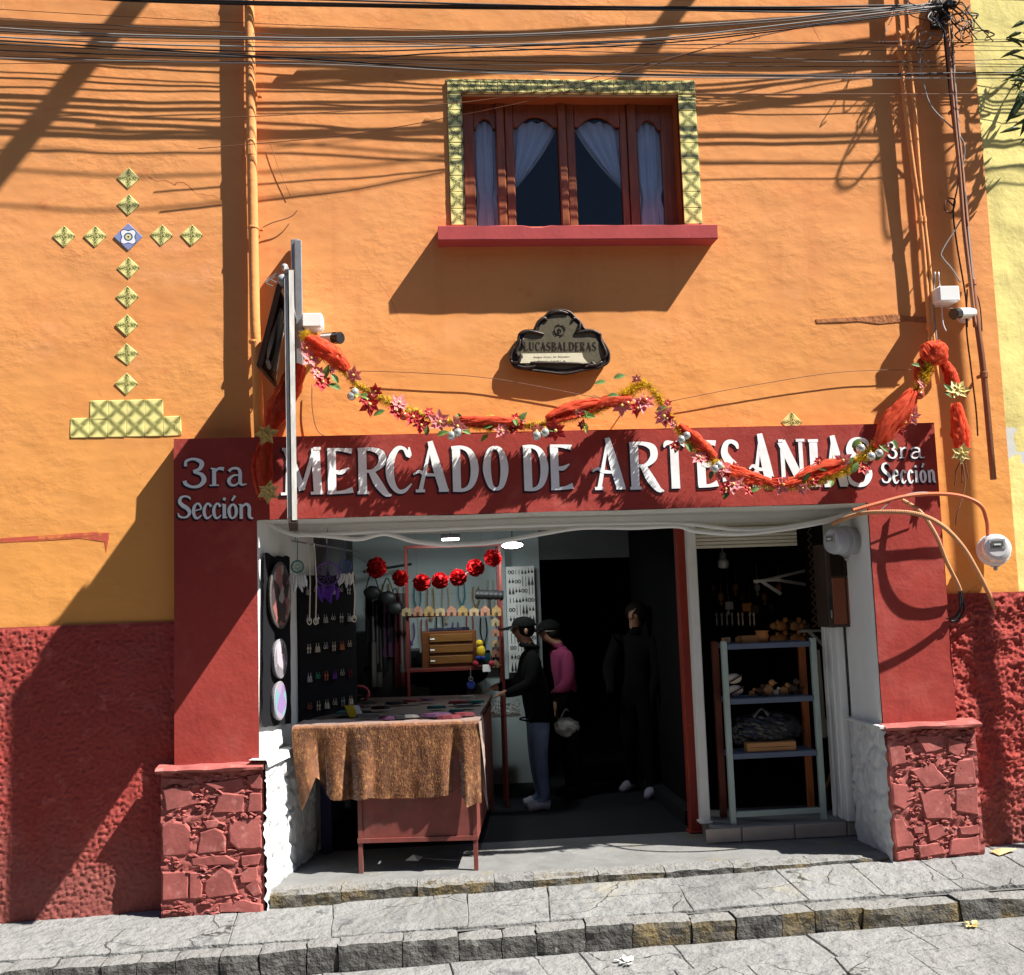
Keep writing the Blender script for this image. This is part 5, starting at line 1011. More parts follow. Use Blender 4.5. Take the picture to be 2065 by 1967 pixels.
# kiosk step with tiles
KS = T('kiosk_step', 'low concrete kiosk step faced with beige tiles', 'step', (2.25,.55,FZ))
w = MB(); w.bbox(1.80, 2.73, .435, 1.0, FZ-.01, .150, .006); w.build('tread', CONC, KS)
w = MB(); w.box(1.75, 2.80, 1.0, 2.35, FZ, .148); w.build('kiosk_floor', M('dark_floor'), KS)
for a, c in ((1358,1425),(1428,1527),(1530,1628),(1631,1660)):
    xa, xb = P(a,1605,-.43).x, P(c,1605,-.43).x; w = MB(); w.bbox(xa, xb, .424, .436, FZ+.004, .142, .004); w.build('tile', M('beige_tile', (.42,.36,.30), .4, var=.12, vs_=5, bump=.1), KS)
# rolled shutter over the kiosk
RS = T('roller_shutter', 'cream roller shutter rolled up over the kiosk front', 'shutter', (2.2,.7,1.98)); zs0 = P(1450,1052,-.72).z
for i in range(6):
    z0 = zs0+i*.024; w = MB(); w.add([(xw+.035,.72,z0),(2.56,.72,z0),(2.56,.712,z0+.006),(xw+.035,.712,z0+.006),(2.56,.712,z0+.018),(xw+.035,.712,z0+.018),(2.56,.725,z0+.0235),(xw+.035,.725,z0+.0235)], [(0,1,2,3),(3,2,4,5),(5,4,6,7)]); w.build('slat', M('cream_metal', (.62,.58,.46), .5, var=.08, bump=.05), RS)
w = MB(); w.box(xw+.03,2.74,.73,.80,zs0+.145,2.2); w.build('drum_cover', M('cream_metal'), RS)
# folded white boards by the right jamb
FD = T('folded_door', 'white wooden folding door leaf pushed against the right jamb', 'door', (2.7,.5,.15))
w = MB(); w.bbox(2.668, 2.722, .40, .47, .15, 1.52, .004); w.build('board', WHITE, FD); w = MB(); w.bbox(2.66, 2.705, .475, .58, .15, 1.54, .004); w.build('board', WHITE, FD); w = MB(); w.bbox(2.645,2.66,.55,.60,.15,1.9,.004); w.build('edge_strip', WHITE, FD)
# electrical cabinet with orange door
xa, xb = P(1592,1150,-.30).x, P(1664,1150,-.30).x; za, zb = P(1630,1206,-.30).z, P(1630,1045,-.30).z
EC = T('wall_cabinet', 'narrow brown wall cabinet with orange panes under the grey meter', 'cabinet', ((xa+xb)/2,.4,za)); PANE = M('orange_panel', (.22,.06,.025), .35, var=.2, bump=.1)
w = MB(); w.bbox(xa, xb, .30, .52, za, zb, .006); w.build('carcass', M('brown_cabinet', (.05,.03,.02), .6), EC)
for i in range(2):
    for k in range(2):
        x0 = xa+.03+(xb-xa-.05)*i/2; z0 = za+.02+(zb-za-.04)*(0 if k == 0 else .62); z1 = za+.02+(zb-za-.04)*(.60 if k == 0 else 1)
        w = MB(); w.bbox(x0, x0+(xb-xa-.05)/2-.012, .292, .302, z0, z1, .003); w.build('pane', PANE if k == 0 else KIOSK, EC)
w = MB(); w.box(xa+.004,xa+.022,.293,.2995,za+.05,za+.2); w.build('side_strip', BLACK, EC)
text('ARTESANIAS' if 0 else 'ooooo', .018, (xa+.018,.2915,za+.06), 'faint_print', WPLAS, EC, rot=(math.pi/2,-math.pi/2,0), align='LEFT')
w = MB()
for i in range(26): w.bar((xa-.055+.03*(i % 2), .45, za+.0+i*.026), (xa-.025-.03*(i % 2), .45, za+.026+i*.026), .006, .006)
w.build('lattice_rail', M('brown_cabinet'), EC)
# A-shaped display shelf in the kiosk
GRN = M('pale_green_paint', (.34,.42,.38), .5, var=.1, bump=.1); BLU = M('blue_grey_paint', (.10,.13,.19), .5, var=.15, bump=.1); ORW = M('orange_wood', (.36,.10,.025), .6, var=.25, vs_=10, bump=.2, stretch=(4,4,.6))
SH = T('display_shelf', 'freestanding shelf with pale green legs and blue boards in the kiosk', 'shelf', (2.25,.62,.15))
XA, XB, Y0, Y1, ZTOP = P(1400,1400,-.50).x, P(1573,1400,-.50).x, .50, .72, P(1470,1236,-.5).z
shz = [P(1470,v,-.52).z for v in (1236,1341,1446,1557)]
for x in (XA, XB):
    w = MB(); w.bbox(x-.018,x+.018,Y0-.018,Y0+.018,.15,ZTOP+.02,.003); w.build('leg', GRN, SH)
    w = MB(); w.bbox(x-.022,x+.022,Y1-.018,Y1+.018,.15,ZTOP+.01,.003); w.build('leg', ORW if x == XB else M('dark_red_wood', (.13,.03,.015), .6), SH)
for i, z in enumerate(shz):
    w = MB(); w.bbox(XA+.019, XB-.019, Y0-.012, (Y1 if i < 3 else Y0+.02), z-.035, z, .003); w.build('shelf_board', BLU if i < 3 else GRN, SH)
WB = [M('dark_carved_wood', (.06,.03,.015), .5), M('honey_wood', (.42,.20,.07), .5, var=.2), M('cream_ceramic', (.62,.56,.44), .3), M('orange_clay', (.45,.18,.05), .5)]
rk = random.Random(9)
def vessel(x, y, z, r, h, mt, lab, nm, cat, grp=None, prof=None):
    t = T(nm, lab, cat, (x,y,z), grp); pr = prof or [(0,.6),(.08,.75),(.5,1),(.85,.85),(1,.9),(1.001,.78),(.3,.6)]
    w = MB(); w._lathe((x,y,z), Vector((0,0,1)), [(a*h, b_*r) for a, b_ in pr], 16, 0); w.build('body', mt, t, smooth=True)
    w = MB(); w.tube([(x+r*.95*math.cos(i*.4), y+r*.95*math.sin(i*.4), z+h*.97) for i in range(17)], r*.08, 5); w.build('rim', mt, t)
vessel(P(1540,1230,-.6).x-.27, .58, shz[0], .045, .075, WB[3], 'orange clay cup at the end of the top kiosk shelf', 'cup', 'cup')
for i, (u, lab) in enumerate(((1385,'small cream pot at the outer end of the top kiosk shelf'),(1400,'second small cream pot on the top kiosk shelf'),(1417,'third small cream pot on the top kiosk shelf'),(1432,'small cream pot beside the long tray on the top shelf'))):
    q = P(u, 1225, -.6); vessel(max(q.x, XA+.03), .58+.03*(i % 2), shz[0], .02, .038, WB[2 if i % 2 else 1], lab, 'small_pot', 'pot')
t = T('wooden_tray', 'long carved wooden tray on the top kiosk shelf', 'tray', (2.17,.6,shz[0])); w = MB(); w.bbox(2.09,2.26,.56,.66,shz[0],shz[0]+.012,.003); w.build('base', WB[1], t)
for y in (.56,.655): w = MB(); w.bbox(2.09,2.26,y,y+.006,shz[0]+.012,shz[0]+.045,.002); w.build('side', WB[1], t)
for i, (x, dz, lab) in enumerate(((XA+.09,.0,'pair of woven cream sandals on the middle kiosk shelf'),)):
    t = T('sandal_pair', lab, 'sandals', (x,.6,shz[1]))
    for k in range(2):
        w = MB(); w.sphere((x,.6+.02*k,shz[1]+.045+.075*k), (.055,.03,.034), 14, 8); w.build('sole', WB[2], t, smooth=True)
        w = MB(); w.tube(crom([Vector((x-.05,.575+.02*k,shz[1]+.02+.075*k)),Vector((x,.562+.02*k,shz[1]+.045+.075*k)),Vector((x+.05,.575+.02*k,shz[1]+.07+.075*k))],5), .006, 6); w.build('strap', WB[0], t)
for i in range(7):
    x = XA+.2+i*.055; s_ = .018+.008*(i % 3); t = T('wood_figurine', ['small carved wooden bird beside the sandals','squat carved wooden owl on the middle kiosk shelf','small carved wooden cat on the middle kiosk shelf','pale carved bird in the centre of the middle kiosk shelf','small carved wooden turtle on the middle kiosk shelf','reddish carved wooden cat near the orange upright','small carved wooden bird beside the orange upright'][i], 'figurine', (x,.6,shz[1]))
    mt = WB[2] if i == 3 else rk.choice([WB[0],WB[1],WB[0]]); w = MB(); w.sphere((x,.6,shz[1]+s_*1.1), (s_*1.2,s_,s_*1.1), 12, 8); w.build('body', mt, t, smooth=True); w = MB(); w.sphere((x+s_*.8,.59,shz[1]+s_*2.5), s_*.65, 10, 7); w.lathe((x+s_*1.3,.585,shz[1]+s_*2.5), (1,0,-.2), [(0,s_*.25),(s_*.6,.002)], 8); w.build('head', mt, t, smooth=True)
BAG = M('black_plastic_bag', (.012,.012,.014), .12, var=.2, bump=.6, bs=14, bd=.03, spec=.6)
t = T('plastic_bag', 'glossy black plastic bag slumped on the lower kiosk shelf', 'bag', ((XA+XB)/2,.65,shz[2])); w = MB(); w.sphere(((XA+XB)/2,.66,shz[2]+.12), (.24,.11,.13), 40, 26, fn=lambda d: 1+.12*noise.noise(d*4)+.07*noise.noise(d*9)); w.build('body', BAG, t); w = MB(); w.tube(crom([Vector((2.15,.6,shz[2]+.22)),Vector((2.2,.58,shz[2]+.27)),Vector((2.25,.6,shz[2]+.23))],5), [.02,.018,.015,.012,.012,.012,.012,.012,.015,.018,.02], 8); w.build('knot', BAG, t)
q0, q1 = P(1436,1438,-.53), P(1530,1438,-.53); t = T('wood_block', 'plain honey coloured wooden block on the lower kiosk shelf', 'block', ((q0.x+q1.x)/2,.55,shz[2])); w = MB(); w.bbox(q0.x,q1.x,.515,.60,shz[2],shz[2]+.06,.004); w.build('block', WB[1], t); w = MB(); w.box(q0.x+.02,q1.x-.02,.513,.5145,shz[2]+.028,shz[2]+.031); w.build('groove', WB[0], t)
# kiosk background goods
def hanger(label, A, C, drop, mt=M('white_bracket', (.55,.53,.48), .6)):
    t = T('shelf_bracket', label, 'bracket', C); w = MB(); w.bar(A, C, .018, .018); w.build('arm', mt, t); w = MB(); w.bar(A.lerp(C,.25), C+Vector((0,0,-drop)), .014, .02); w.build('strut', mt, t)
hanger('white shelf bracket pair high on the kiosk wall', P(1452,1120,-1.0), P(1560,1095,-1.3), .12); hanger('white shelf bracket beside the brown cabinet', P(1538,1214,-.9), P(1600,1212,-.95), .17); hanger('white bracket strut high in the kiosk next to the other pair', P(1450,1118,-.95), P(1500,1115,-1.0), .1)
lb = T('light_bulb', 'white unlit light bulb hanging in the kiosk', 'bulb', P(1390,1095,-1.4)); q = P(1390,1078,-1.4); w = MB(); w.lathe(q-Vector((0,0,.06)), (0,0,1), [(0,.02),(.01,.038),(.05,.042),(.075,.03)], 16); w.build('globe', WPLAS, lb, smooth=True); w = MB(); w.lathe(q+Vector((0,0,.015)), (0,0,1), [(0,.03),(.04,.022),(.05,.01)], 12); w.tube([q+Vector((0,0,.06)),Vector((q.x,q.y,CZ))], .004, 5); w.build('socket', GPLAS, lb)
for i, (u, v, mt, lab) in enumerate(((1402,1165,GPLAS,'small framed camera-like box hanging in the kiosk'),(1435,1168,WB[3],'orange wooden pendant hanging in the kiosk'),(1452,1172,WB[0],'dark ring pendant hanging in the kiosk'))):
    q = P(u, v, -1.3); t = T('hanging_ornament', lab, 'ornament', q); w = MB(); w.bbox(q.x-.03,q.x+.03,q.y-.01,q.y+.01,q.z-.03,q.z+.03,.006); w.build('body', mt, t); w = MB(); w.tube([q+Vector((0,0,.03)),q+Vector((0,0,.4))], .002, 4); w.build('string', BLACK, t)
for i, u in enumerate((1378,1388,1398,1408,1420,1428,1442,1450)):
    q = P(u, 1192, -1.25); w = MB(); w.lathe(q-Vector((0,0,.045)), (0,0,1), [(0,.002),(.02,.006),(.07,.004),(.08,.009),(.1,.002)], 8); w.build('wooden_spoon', WB[2] if i > 3 else GPLAS, None, smooth=True, label='slim pale carved spoon hanging in a row inside the kiosk', cat='spoon', group='spoons hanging in the kiosk')
for i in range(12):
    q = P(1488+(i % 6)*13, 1228-(i//6)*24, -1.15); s_ = .025+.01*(i % 2); t = T('carved_animal', 'brown carved wooden animal heaped behind the top kiosk shelf', 'figurine', q-Vector((0,0,s_)), 'carved animals behind the shelf'); w = MB(); w.sphere(q, (s_*1.3,s_,s_), 12, 8); w.build('body', WB[(1,3,0)[i % 3]], t, smooth=True); w = MB(); w.sphere(q+Vector((s_,-.01,s_*1.2)), s_*.6, 9, 6); w.build('head', WB[(1,3,0)[i % 3]], t, smooth=True)
t = T('wooden_paddle', 'long cream wooden paddle standing behind the right shelf leg', 'paddle', P(1580,1560,-.95)); a, c = P(1572,1250,-.95), P(1584,1400,-.95); w = MB(); w.bar(a,c,.03,.02); w.build('shaft', WB[2], t); w = MB(); w.sphere(c, (.04,.012,.07), 14, 8); w.build('blade', WB[2], t, smooth=True)
t = T('broom_stick', 'slanting tan broom stick leaning by the folded door', 'broom', P(1592,1510,-.9)); w = MB(); w.tube([P(1588,1515,-.8),P(1612,1450,-.9)], .011, 8); w.build('handle', WB[1], t); w = MB(); w.lathe(P(1588,1515,-.8), (-.2,0,-1), [(0,.02),(.04,.03),(.14,.05)], 10); w.build('bristles', WB[0], t)
# ---- counter with cloth
CR_ = M('red_counter_paint', (.19,.046,.036), .6, var=.3, vs_=6, bump=.3, bs=30, spots=[((.16,.085,.07), 4, .5, .7), ((.30,.20,.17), 26, .68, .72)])
ang = math.atan2(.096-.181, .284+.422); ca, sa = math.cos(ang), math.sin(ang); O_ = Vector((-.422,.181,FZ))
def tl(x, y, z): return Vector((O_.x+x*ca-y*sa, O_.y+x*sa+y*ca, FZ+z))
CT = T('market_counter', 'red metal market counter standing at the doorway', 'counter', tl(.35,.9,0))
def lbox(mb, x0,x1,y0,y1,z0,z1): mb.add([tl(x,y,z) for z in (z0,z1) for x, y in ((x0,y0),(x1,y0),(x1,y1),(x0,y1))], [(0,3,2,1),(4,5,6,7),(0,1,5,4),(1,2,6,5),(2,3,7,6),(3,0,4,7)]); return mb
CW = .71
for x in (0,CW-.025):
    for y in (0,1.75): lbox(MB(), x,x+.025,y,y+.025,0,.84).build('leg', CR_, CT)
lbox(MB(), .026,CW-.026,.006,.016,.20,.80).build('front_panel', CR_, CT); lbox(MB(), -.004,CW+.004,-.006,.024,.175,.20).build('bottom_rail', CR_, CT)
for i in range(18): y = .03+i*.096; lbox(MB(), CW-.012-.004*(i % 2),CW-.002,y,y+.092,.16,.80).build('side_plank', CR_, CT)
lbox(MB(), -.36,CW+.01,-.01,1.8,.84,.865).build('top_board', M('dark_top', (.06,.04,.035), .6), CT)
w = MB(); w.bbox(*(lambda q: (q.x-.035,q.x+.035,q.y-.03,q.y+.03))(P(628,1600,-.75)), FZ, FZ+.83, .005); w.build('support_column', M('navy_drape', (.02,.02,.05), .8), CT)
# cloth draped over the front of the counter
CL = M('brown_velvet', (.17,.060,.018), .7, var=.45, vs_=5, bump=.6, bs=60, bd=.006, stretch=(1.3,1,.7), sheen=.7, spots=[((.36,.17,.055), 34, .50, .66), ((.085,.028,.010), 8, .52, .68)])  # paler spots are velvet highlights painted into the colour
nx, nz = 110, 30; vs_ = []
prof_ = [(-.385,.50),(-.33,.42),(-.27,.30),(-.22,.40),(-.15,.44),(-.02,.45),(.08,.43),(.16,.44),(.35,.445),(.55,.43),(.62,.42),(.66,.50),(.72,.48)]
def hang(x):
    for (a, h1), (b_, h2) in zip(prof_, prof_[1:]):
        if a <= x <= b_: return h1+(h2-h1)*(x-a)/(b_-a)
    return prof_[0][1] if x < 0 else prof_[-1][1]
def cloth_pt(x, t):                  # t<0 on top (0..-.25 m back), t>0 hanging metres
    if t <= 0: return (x, .0-t, .872+.003*noise.noise(Vector((x*20,t*20,1))))
    dep = min(1, t/.35); fold = .0
    for c_, amp, sg in ((-.22,.085,.05),(-.04,.08,.03),(.045,-.04,.05),(.60,.085,.035),(.655,-.045,.03),(.3,.014,.1),(-.3,-.04,.04)): fold += amp*math.exp(-((x-c_)/sg)**2)
    fold += .008*noise.noise(Vector((x*16,t*5,2)))+.005*math.sin(x*60+3*noise.noise(Vector((x*3,t*3,0))))
    return (x-.10*dep*t*(1 if x < -.2 else 0)*-1.2, -.022-.02*dep+fold*dep-.0, .868-t)
rows = [-.30+.06*i for i in range(5)]+[i/(nz-1) for i in range(nz)]
for ri, rr_ in enumerate(rows):
    for i in range(nx+1):
        x = -.385+(CW+.035+.385)*i/nx; t = rr_ if rr_ < 0 else rr_*(hang(x)*.98+.006*noise.noise(Vector((x*5,4,0)))); vs_.append(tl(*cloth_pt(x, t)))
w_ = nx+1; MB().add(vs_, [(k*w_+i, k*w_+i+1, (k+1)*w_+i+1, (k+1)*w_+i) for k in range(len(rows)-1) for i in range(nx)]).build('counter_cloth', CL, None, smooth=True, label='brown velvet cloth draped over the front of the counter', cat='cloth')
vs_ = []; kx, kz = 18, 16        # corner tail of the cloth on the passage side
for k in range(kz+1):
    for i in range(kx+1):
        s_, t = i/kx, k/kz; L_ = .50*(1-.62*s_)+.02; vs_.append(tl(CW+.03+.012*math.sin(s_*7+t*2)+.03*t*(1-s_), -.03+.30*s_, .868-t*L_))
MB().add(vs_, [(k*(kx+1)+i, k*(kx+1)+i+1, (k+1)*(kx+1)+i+1, (k+1)*(kx+1)+i) for k in range(kz) for i in range(kx)]).build('cloth_corner', CL, None, smooth=True, label='brown velvet cloth corner hanging down the passage side of the counter', cat='cloth')
mb = MB(); rf = random.Random(4)
for i in range(16000):                # pile of the velvet, brushed downwards
    x = rf.uniform(-.37,CW+.02); t = rf.random()*hang(x)*.97; a = tl(*cloth_pt(x, t)); L_ = rf.uniform(.008,.016); dx = rf.uniform(-.004,.004)
    q = tl(x+dx, cloth_pt(x, t+L_)[1]-rf.uniform(.003,.007), .868-t-L_*.8); s_ = Vector((.0016,0,0)); mb.add([a-s_, a+s_, q], [(0,1,2)])
mb.build('velvet_pile', CL, bpy.data.objects['counter_cloth'], kind='stuff')
# goods spread on the counter
GOODC = [M('maroon_cloth', (.10,.02,.025), .8), M('teal_cloth', (.03,.10,.10), .8), M('black_cloth', (.010,.010,.012), .9), M('grey_cloth', (.10,.095,.09), .8), M('plum_cloth', (.05,.02,.045), .8)]
for i in range(26):
    x, y = -.28+.95*rk.random(), .12+rk.random()*1.4; L_ = rk.uniform(.05,.09); a = rk.uniform(0,3); t0 = .8755+.0005*i; mb = MB(); c = []
    for j in range(8):
        th = a+2*math.pi*j/8; c.append((x+math.cos(th)*L_*(1+.3*(j % 2)), y+math.sin(th)*L_*.7))
    mb.add([tl(px,py,t0) for px, py in c]+[tl(x+(px-x)*.8,y+(py-y)*.8,t0+.018) for px, py in c]+[tl(x,y,t0+.022)], [(j,(j+1) % 8,8+(j+1) % 8,8+j) for j in range(8)]+[(8+j,8+(j+1) % 8,16) for j in range(8)])
    mb.build('folded_textile', GOODC[i % 5], None, label='small folded patterned textile laid flat on the counter top', cat='textile', group='textiles on the counter top')
q = tl(-.12,.42,.8685); bk = T('paper_box', 'small yellow and grey box on the counter', 'box', q); w = MB(); w.add([q+Vector(v) for v in ((0,0,0),(.06,-.03,0),(.09,.03,0),(.03,.06,0),(-.03,0,.075),(.03,-.03,.075),(.06,.03,.07),(0,.06,.07))], [(0,3,2,1),(4,5,6,7),(0,1,5,4),(1,2,6,5),(2,3,7,6),(3,0,4,7)]); w.build('carton', GPLAS, bk); w = MB(); w.add([q+Vector(v) for v in ((.0,-.002,.0),(.058,-.032,0),(.03,-.034,.077),(-.03,-.003,.077))], [(0,1,2,3)]); w.build('yellow_label', M('yellow_print', (.75,.62,.03), .5), bk)
q = P(795,1652,-.55); q = G(795,1655); w = MB(); w.add([q+Vector(v) for v in ((-.05,0,.003),(.03,-.03,.003),(.06,.03,.012),(-.01,.05,.003),(0,0,.035))], [(0,1,4),(1,2,4),(2,3,4),(3,0,4)]); w.build('paper_scrap', WPLAS, None, label='crumpled white scrap on the floor under the counter', cat='litter')
# ---- red steel rack behind the counter
RKM = M('rack_red_steel', (.16,.025,.02), .5, var=.2, bump=.1); YR = 1.95
RK = T('steel_rack', 'thin dark red steel display rack behind the counter', 'rack', (P(875,1390,-YR).x,YR,FZ))
def rp(u, v): return P(u, v, -YR)
XK0, XK1 = rp(783,1200).x, rp(965,1200).x
for x in (XK0, XK1):
    for dy in (0,.3): w = MB(); w.bbox(x-.011,x+.011,YR-.011+dy,YR+.011+dy,FZ,rp(870,1048).z,.002); w.build('upright', RKM, RK)
for v, dy in ((1050,0),(1182,0),(1287,0),(1182,.3)):
    z = rp(870,v).z; w = MB(); w.bbox(XK0,XK1,YR-.01+dy,YR+.01+dy,z-.013,z+.013,.002); w.build('rail', RKM, RK)
w = MB(); w.box(XK0,XK1,YR,YR+.3,rp(870,1287).z-.006,rp(870,1287).z+.006); w.build('shelf_board', RKM, RK)
for i in range(9):
    u = 782+i*21.5; q = rp(u, 1176); t = T('house_ornament', 'small painted clay house ornament tied along the rack rail', 'ornament', q-Vector((0,.03,.03)), 'house ornaments on the rack'); k = i % 3; mt = [M('sand_clay',(.30,.22,.12),.6,var=.3,vs_=40),M('pink_clay',(.30,.14,.09),.6,var=.3,vs_=40),M('ochre_clay',(.27,.17,.06),.6,var=.3,vs_=40)][k]
    w = MB(); x, z, y = q.x, q.z, YR-.03; w.prism([(x-.036,z-.035),(x+.036,z-.035),(x+.036,z+.015),(x,z+.048 if k else z+.03),(x-.036,z+.015)], y-.012, y+.012); w.build('body', mt, t); w = MB(); w.box(x-.01,x+.01,y-.0145,y-.0125,z-.034,z-.006); w.build('door', WB[0], t)
for i in range(5):
    q = rp(957, 1196+i*20); t = T('house_ornament', 'small painted clay house ornament hung down the rack upright', 'ornament', q-Vector((0,.03,.03)), 'house ornaments down the upright'); x, z, y = q.x-.02, q.z, YR-.03; w = MB(); w.prism([(x-.03,z-.03),(x+.03,z-.03),(x+.03,z+.01),(x,z+.035),(x-.03,z+.01)], y-.012, y+.012); w.build('body', M(['sand_clay','pink_clay'][i % 2]), t); w = MB(); w.box(x-.008,x+.008,y-.0145,y-.0125,z-.029,z-.006); w.build('door', WB[0], t)
x0, x1, z0, z1 = rp(811,1250).x, rp(917,1250).x, rp(860,1285).z+.002, rp(860,1214).z
DC = T('drawer_cabinet', 'small wooden tabletop cabinet with three drawers on the rack', 'cabinet', ((x0+x1)/2,YR+.1,z0)); WD = M('cabinet_wood', (.12,.04,.012), .4, var=.3, vs_=8, bump=.1, stretch=(1,4,5))
w = MB(); w.bbox(x0,x1,YR+.012,YR+.25,z0,z1,.004); w.build('carcass', WD, DC)
for i in range(3):
    za = z0+.02+(z1-z0-.03)*i/3; w = MB(); w.bbox(x0+.06,x1-.03,YR,YR+.013,za+.012,za+(z1-z0-.03)/3-.012,.003); d_ = w.build('drawer', M('drawer_wood', (.16,.07,.018), .35, var=.25, stretch=(1,4,5)), DC); w = MB(); w.bbox(x0+.065,x0+.10,YR-.004,YR-.001,za+.03,za+.042,.001); w.build('price_tag', WPLAS, d_)
w = MB(); w.bbox(x0+.06,x1-.05,YR+.03,YR+.2,z1,z1+.022,.006); w.build('book', M('navy_book', (.02,.02,.05), .6), None, label='flat dark book lying on the drawer cabinet', cat='book')
t = T('bracelet_stand', 'black bracelet roll stand on the rack', 'stand', rp(945,1182)); a, c = rp(914,1143), rp(968,1145); w = MB(); w.tube([a.lerp(c,i/12) for i in range(13)], [.034+.006*(i % 2) for i in range(13)], 14); w.build('roll', BLACK, t); w = MB(); w.bar((a+c)/2, (a+c)/2-Vector((0,0,.13)), .025, .025); w.bbox(*(lambda q: (q.x-.05,q.x+.05,q.y-.04,q.y+.04,q.z-.14,q.z-.125))((a+c)/2), .003); w.build('stem', BLACK, t)
t = T('plush_toy', 'small yellow plush toy hanging beside the drawer cabinet', 'toy', rp(926,1275)); q = rp(924,1252)-Vector((0,.03,0)); w = MB(); w.sphere(q, (.035,.03,.05), 12, 9); w.sphere(q+Vector((-.008,0,.06)), (.028,.025,.028), 12, 9); w.build('body', M('yellow_plush', (.62,.42,.03), .9), t, smooth=True); w = MB(); w.sphere(q+Vector((.015,-.005,-.05)), (.022,.02,.018), 10, 7); w.sphere(q+Vector((-.02,-.005,-.05)), (.022,.02,.018), 10, 7); w.build('feet', M('blue_felt', (.03,.05,.25), .9), t, smooth=True)
for i, u in enumerate((914,945)): q = rp(u,1276)-Vector((0,.03,0)); t = T('felt_ball', ['small red felt ball under the yellow toy','small red felt ball next to the price card'][i], 'ornament', q); w = MB(); w.sphere(q, .025, 12, 8); w.build('ball', M('red_felt', (.35,.03,.05), .9), t, smooth=True); w = MB(); w.tube([q,q+Vector((0,0,.07))], .002, 4); w.build('loop', BLACK, t)
q = rp(935,1284)-Vector((0,.04,0)); w = MB(); w.add([q+Vector(v) for v in ((-.03,0,-.03),(.03,0,-.03),(.03,.004,.025),(-.03,.004,.025),(-.03,.002,-.03),(.03,.002,-.03),(.03,.006,.025),(-.03,.006,.025))], [(0,1,2,3),(7,6,5,4),(0,4,5,1),(2,6,7,3),(1,5,6,2),(3,7,4,0)]); w.build('price_card', WPLAS, None, label='white price card hanging from the rack rail', cat='card')
t = T('evil_eye_charm', 'round blue charm on a chain under the drawer cabinet', 'charm', rp(903,1325)); q = rp(905,1316)-Vector((0,.05,0)); w = MB(); w.lathe(q, (0,-1,0), [(0,.03),(.006,.034),(.012,.03)], 18); w.build('disc', M('blue_felt'), t); w = MB(); w.tube([q+Vector((0,0,.03)),q+Vector((0,0,.13))], .003, 5); w.tube([q+Vector((.016*math.cos(a*.5),-.014,.045+.016*math.sin(a*.5))) for a in range(14)], .003, 5); w.build('chain', GALV, t)
# paper pompons on a string
PAP = M('red_crepe_paper', (.50,.012,.015), .8, var=.25, vs_=20, bump=.3, bs=50, transl=.15)
pom = [(724,1092,19),(770,1112,15.5),(811,1121,16),(846,1117,15.5),(881,1111,16),(914,1092,16.5),(948,1073,16.5)]; YP = 1.55
for i, (u, v, r) in enumerate(pom):
    q = P(u, v, -YP); rad = r/320*(6.4+YP)/6.4*1.02; mb = MB(); nn_ = 26
    mb.sphere(q, rad*.8, 14, 10)
    for j in range(170):
        d = Vector((rg.gauss(0,1),rg.gauss(0,1),rg.gauss(0,1))).normalized(); sx = d.cross(Vector((.3,.5,.8))).normalized(); sy = d.cross(sx); a = rg.uniform(0,3.14); e = sx*math.cos(a)+sy*math.sin(a)
        b0 = q+d*rad*.55; tp = q+d*rad*rg.uniform(.92,1.08); wv = rad*.22; mb.add([b0-e*wv, b0+e*wv, tp+e*wv*.9+sx*.004, tp-e*wv*.9], [(0,1,2,3)])
    t = T('paper_pompon', ['large red crepe pompon at the low left end of the string','red crepe pompon next to the largest one','red crepe pompon third along the string from the largest','red crepe pompon at the lowest sag of the string','red crepe pompon just past the sag of the string','red crepe pompon second from the rack upright','red crepe pompon touching the rack upright'][i], 'pompon', q-Vector((0,0,rad)), 'red pompons on a string'); mb.build('paper_petals', PAP, t)
w = MB(); w.tube(crom([P(665,1060,-YP)]+[P(u,v,-YP) for u, v, _ in pom]+[P(965,1055,-YP)],4), .002, 4); w.build('pompon_string', PALEC, None, label='thin string carrying the red pompons', cat='string')
# white earring panel
t = T('earring_display', 'tall white panel of dark earrings by the passage', 'display', P(1003,1290,-2.8)); a, c = P(972,1090,-2.8), P(1034,1292,-2.8)
w = MB(); w.bbox(a.x,c.x,2.8,2.82,c.z,a.z,.003); w.build('board', WPLAS, t); w = MB()
for r_ in range(11):
    for k in range(8):
        x = a.x+.03+(c.x-a.x-.05)*k/7; z = a.z-.05-(a.z-c.z-.10)*r_/10; kd = (r_*3+k//2) % 4; h = .02+.012*((r_*5) % 3)
        if kd == 0: w.tube([(x+.011*math.cos(j*.7),2.792,z+.014*math.sin(j*.7)) for j in range(10)], .003, 4)
        elif kd == 1: w.bar((x,2.792,z+h),(x,2.792,z-h),.008,.004)
        elif kd == 2: w.prism([(x,z+h),(x+.011,z-h*.6),(x,z-h),(x-.011,z-h*.6)], 2.789, 2.796)
        else: w.sphere((x,2.792,z), (.009,.004,.014), 6, 4); w.bar((x,2.792,z+.03),(x,2.792,z+.01),.003,.003)
w.build('earrings', M('oxidised_silver', (.06,.06,.06), .4, .5), t, kind='stuff')
w = MB(); w.bbox(P(963,1060,-2.78).x, a.x-.003, 2.79, 2.99, c.z-.05, P(985,1035,-2.8).z, .003); w.build('side_board', BOOTH, t)
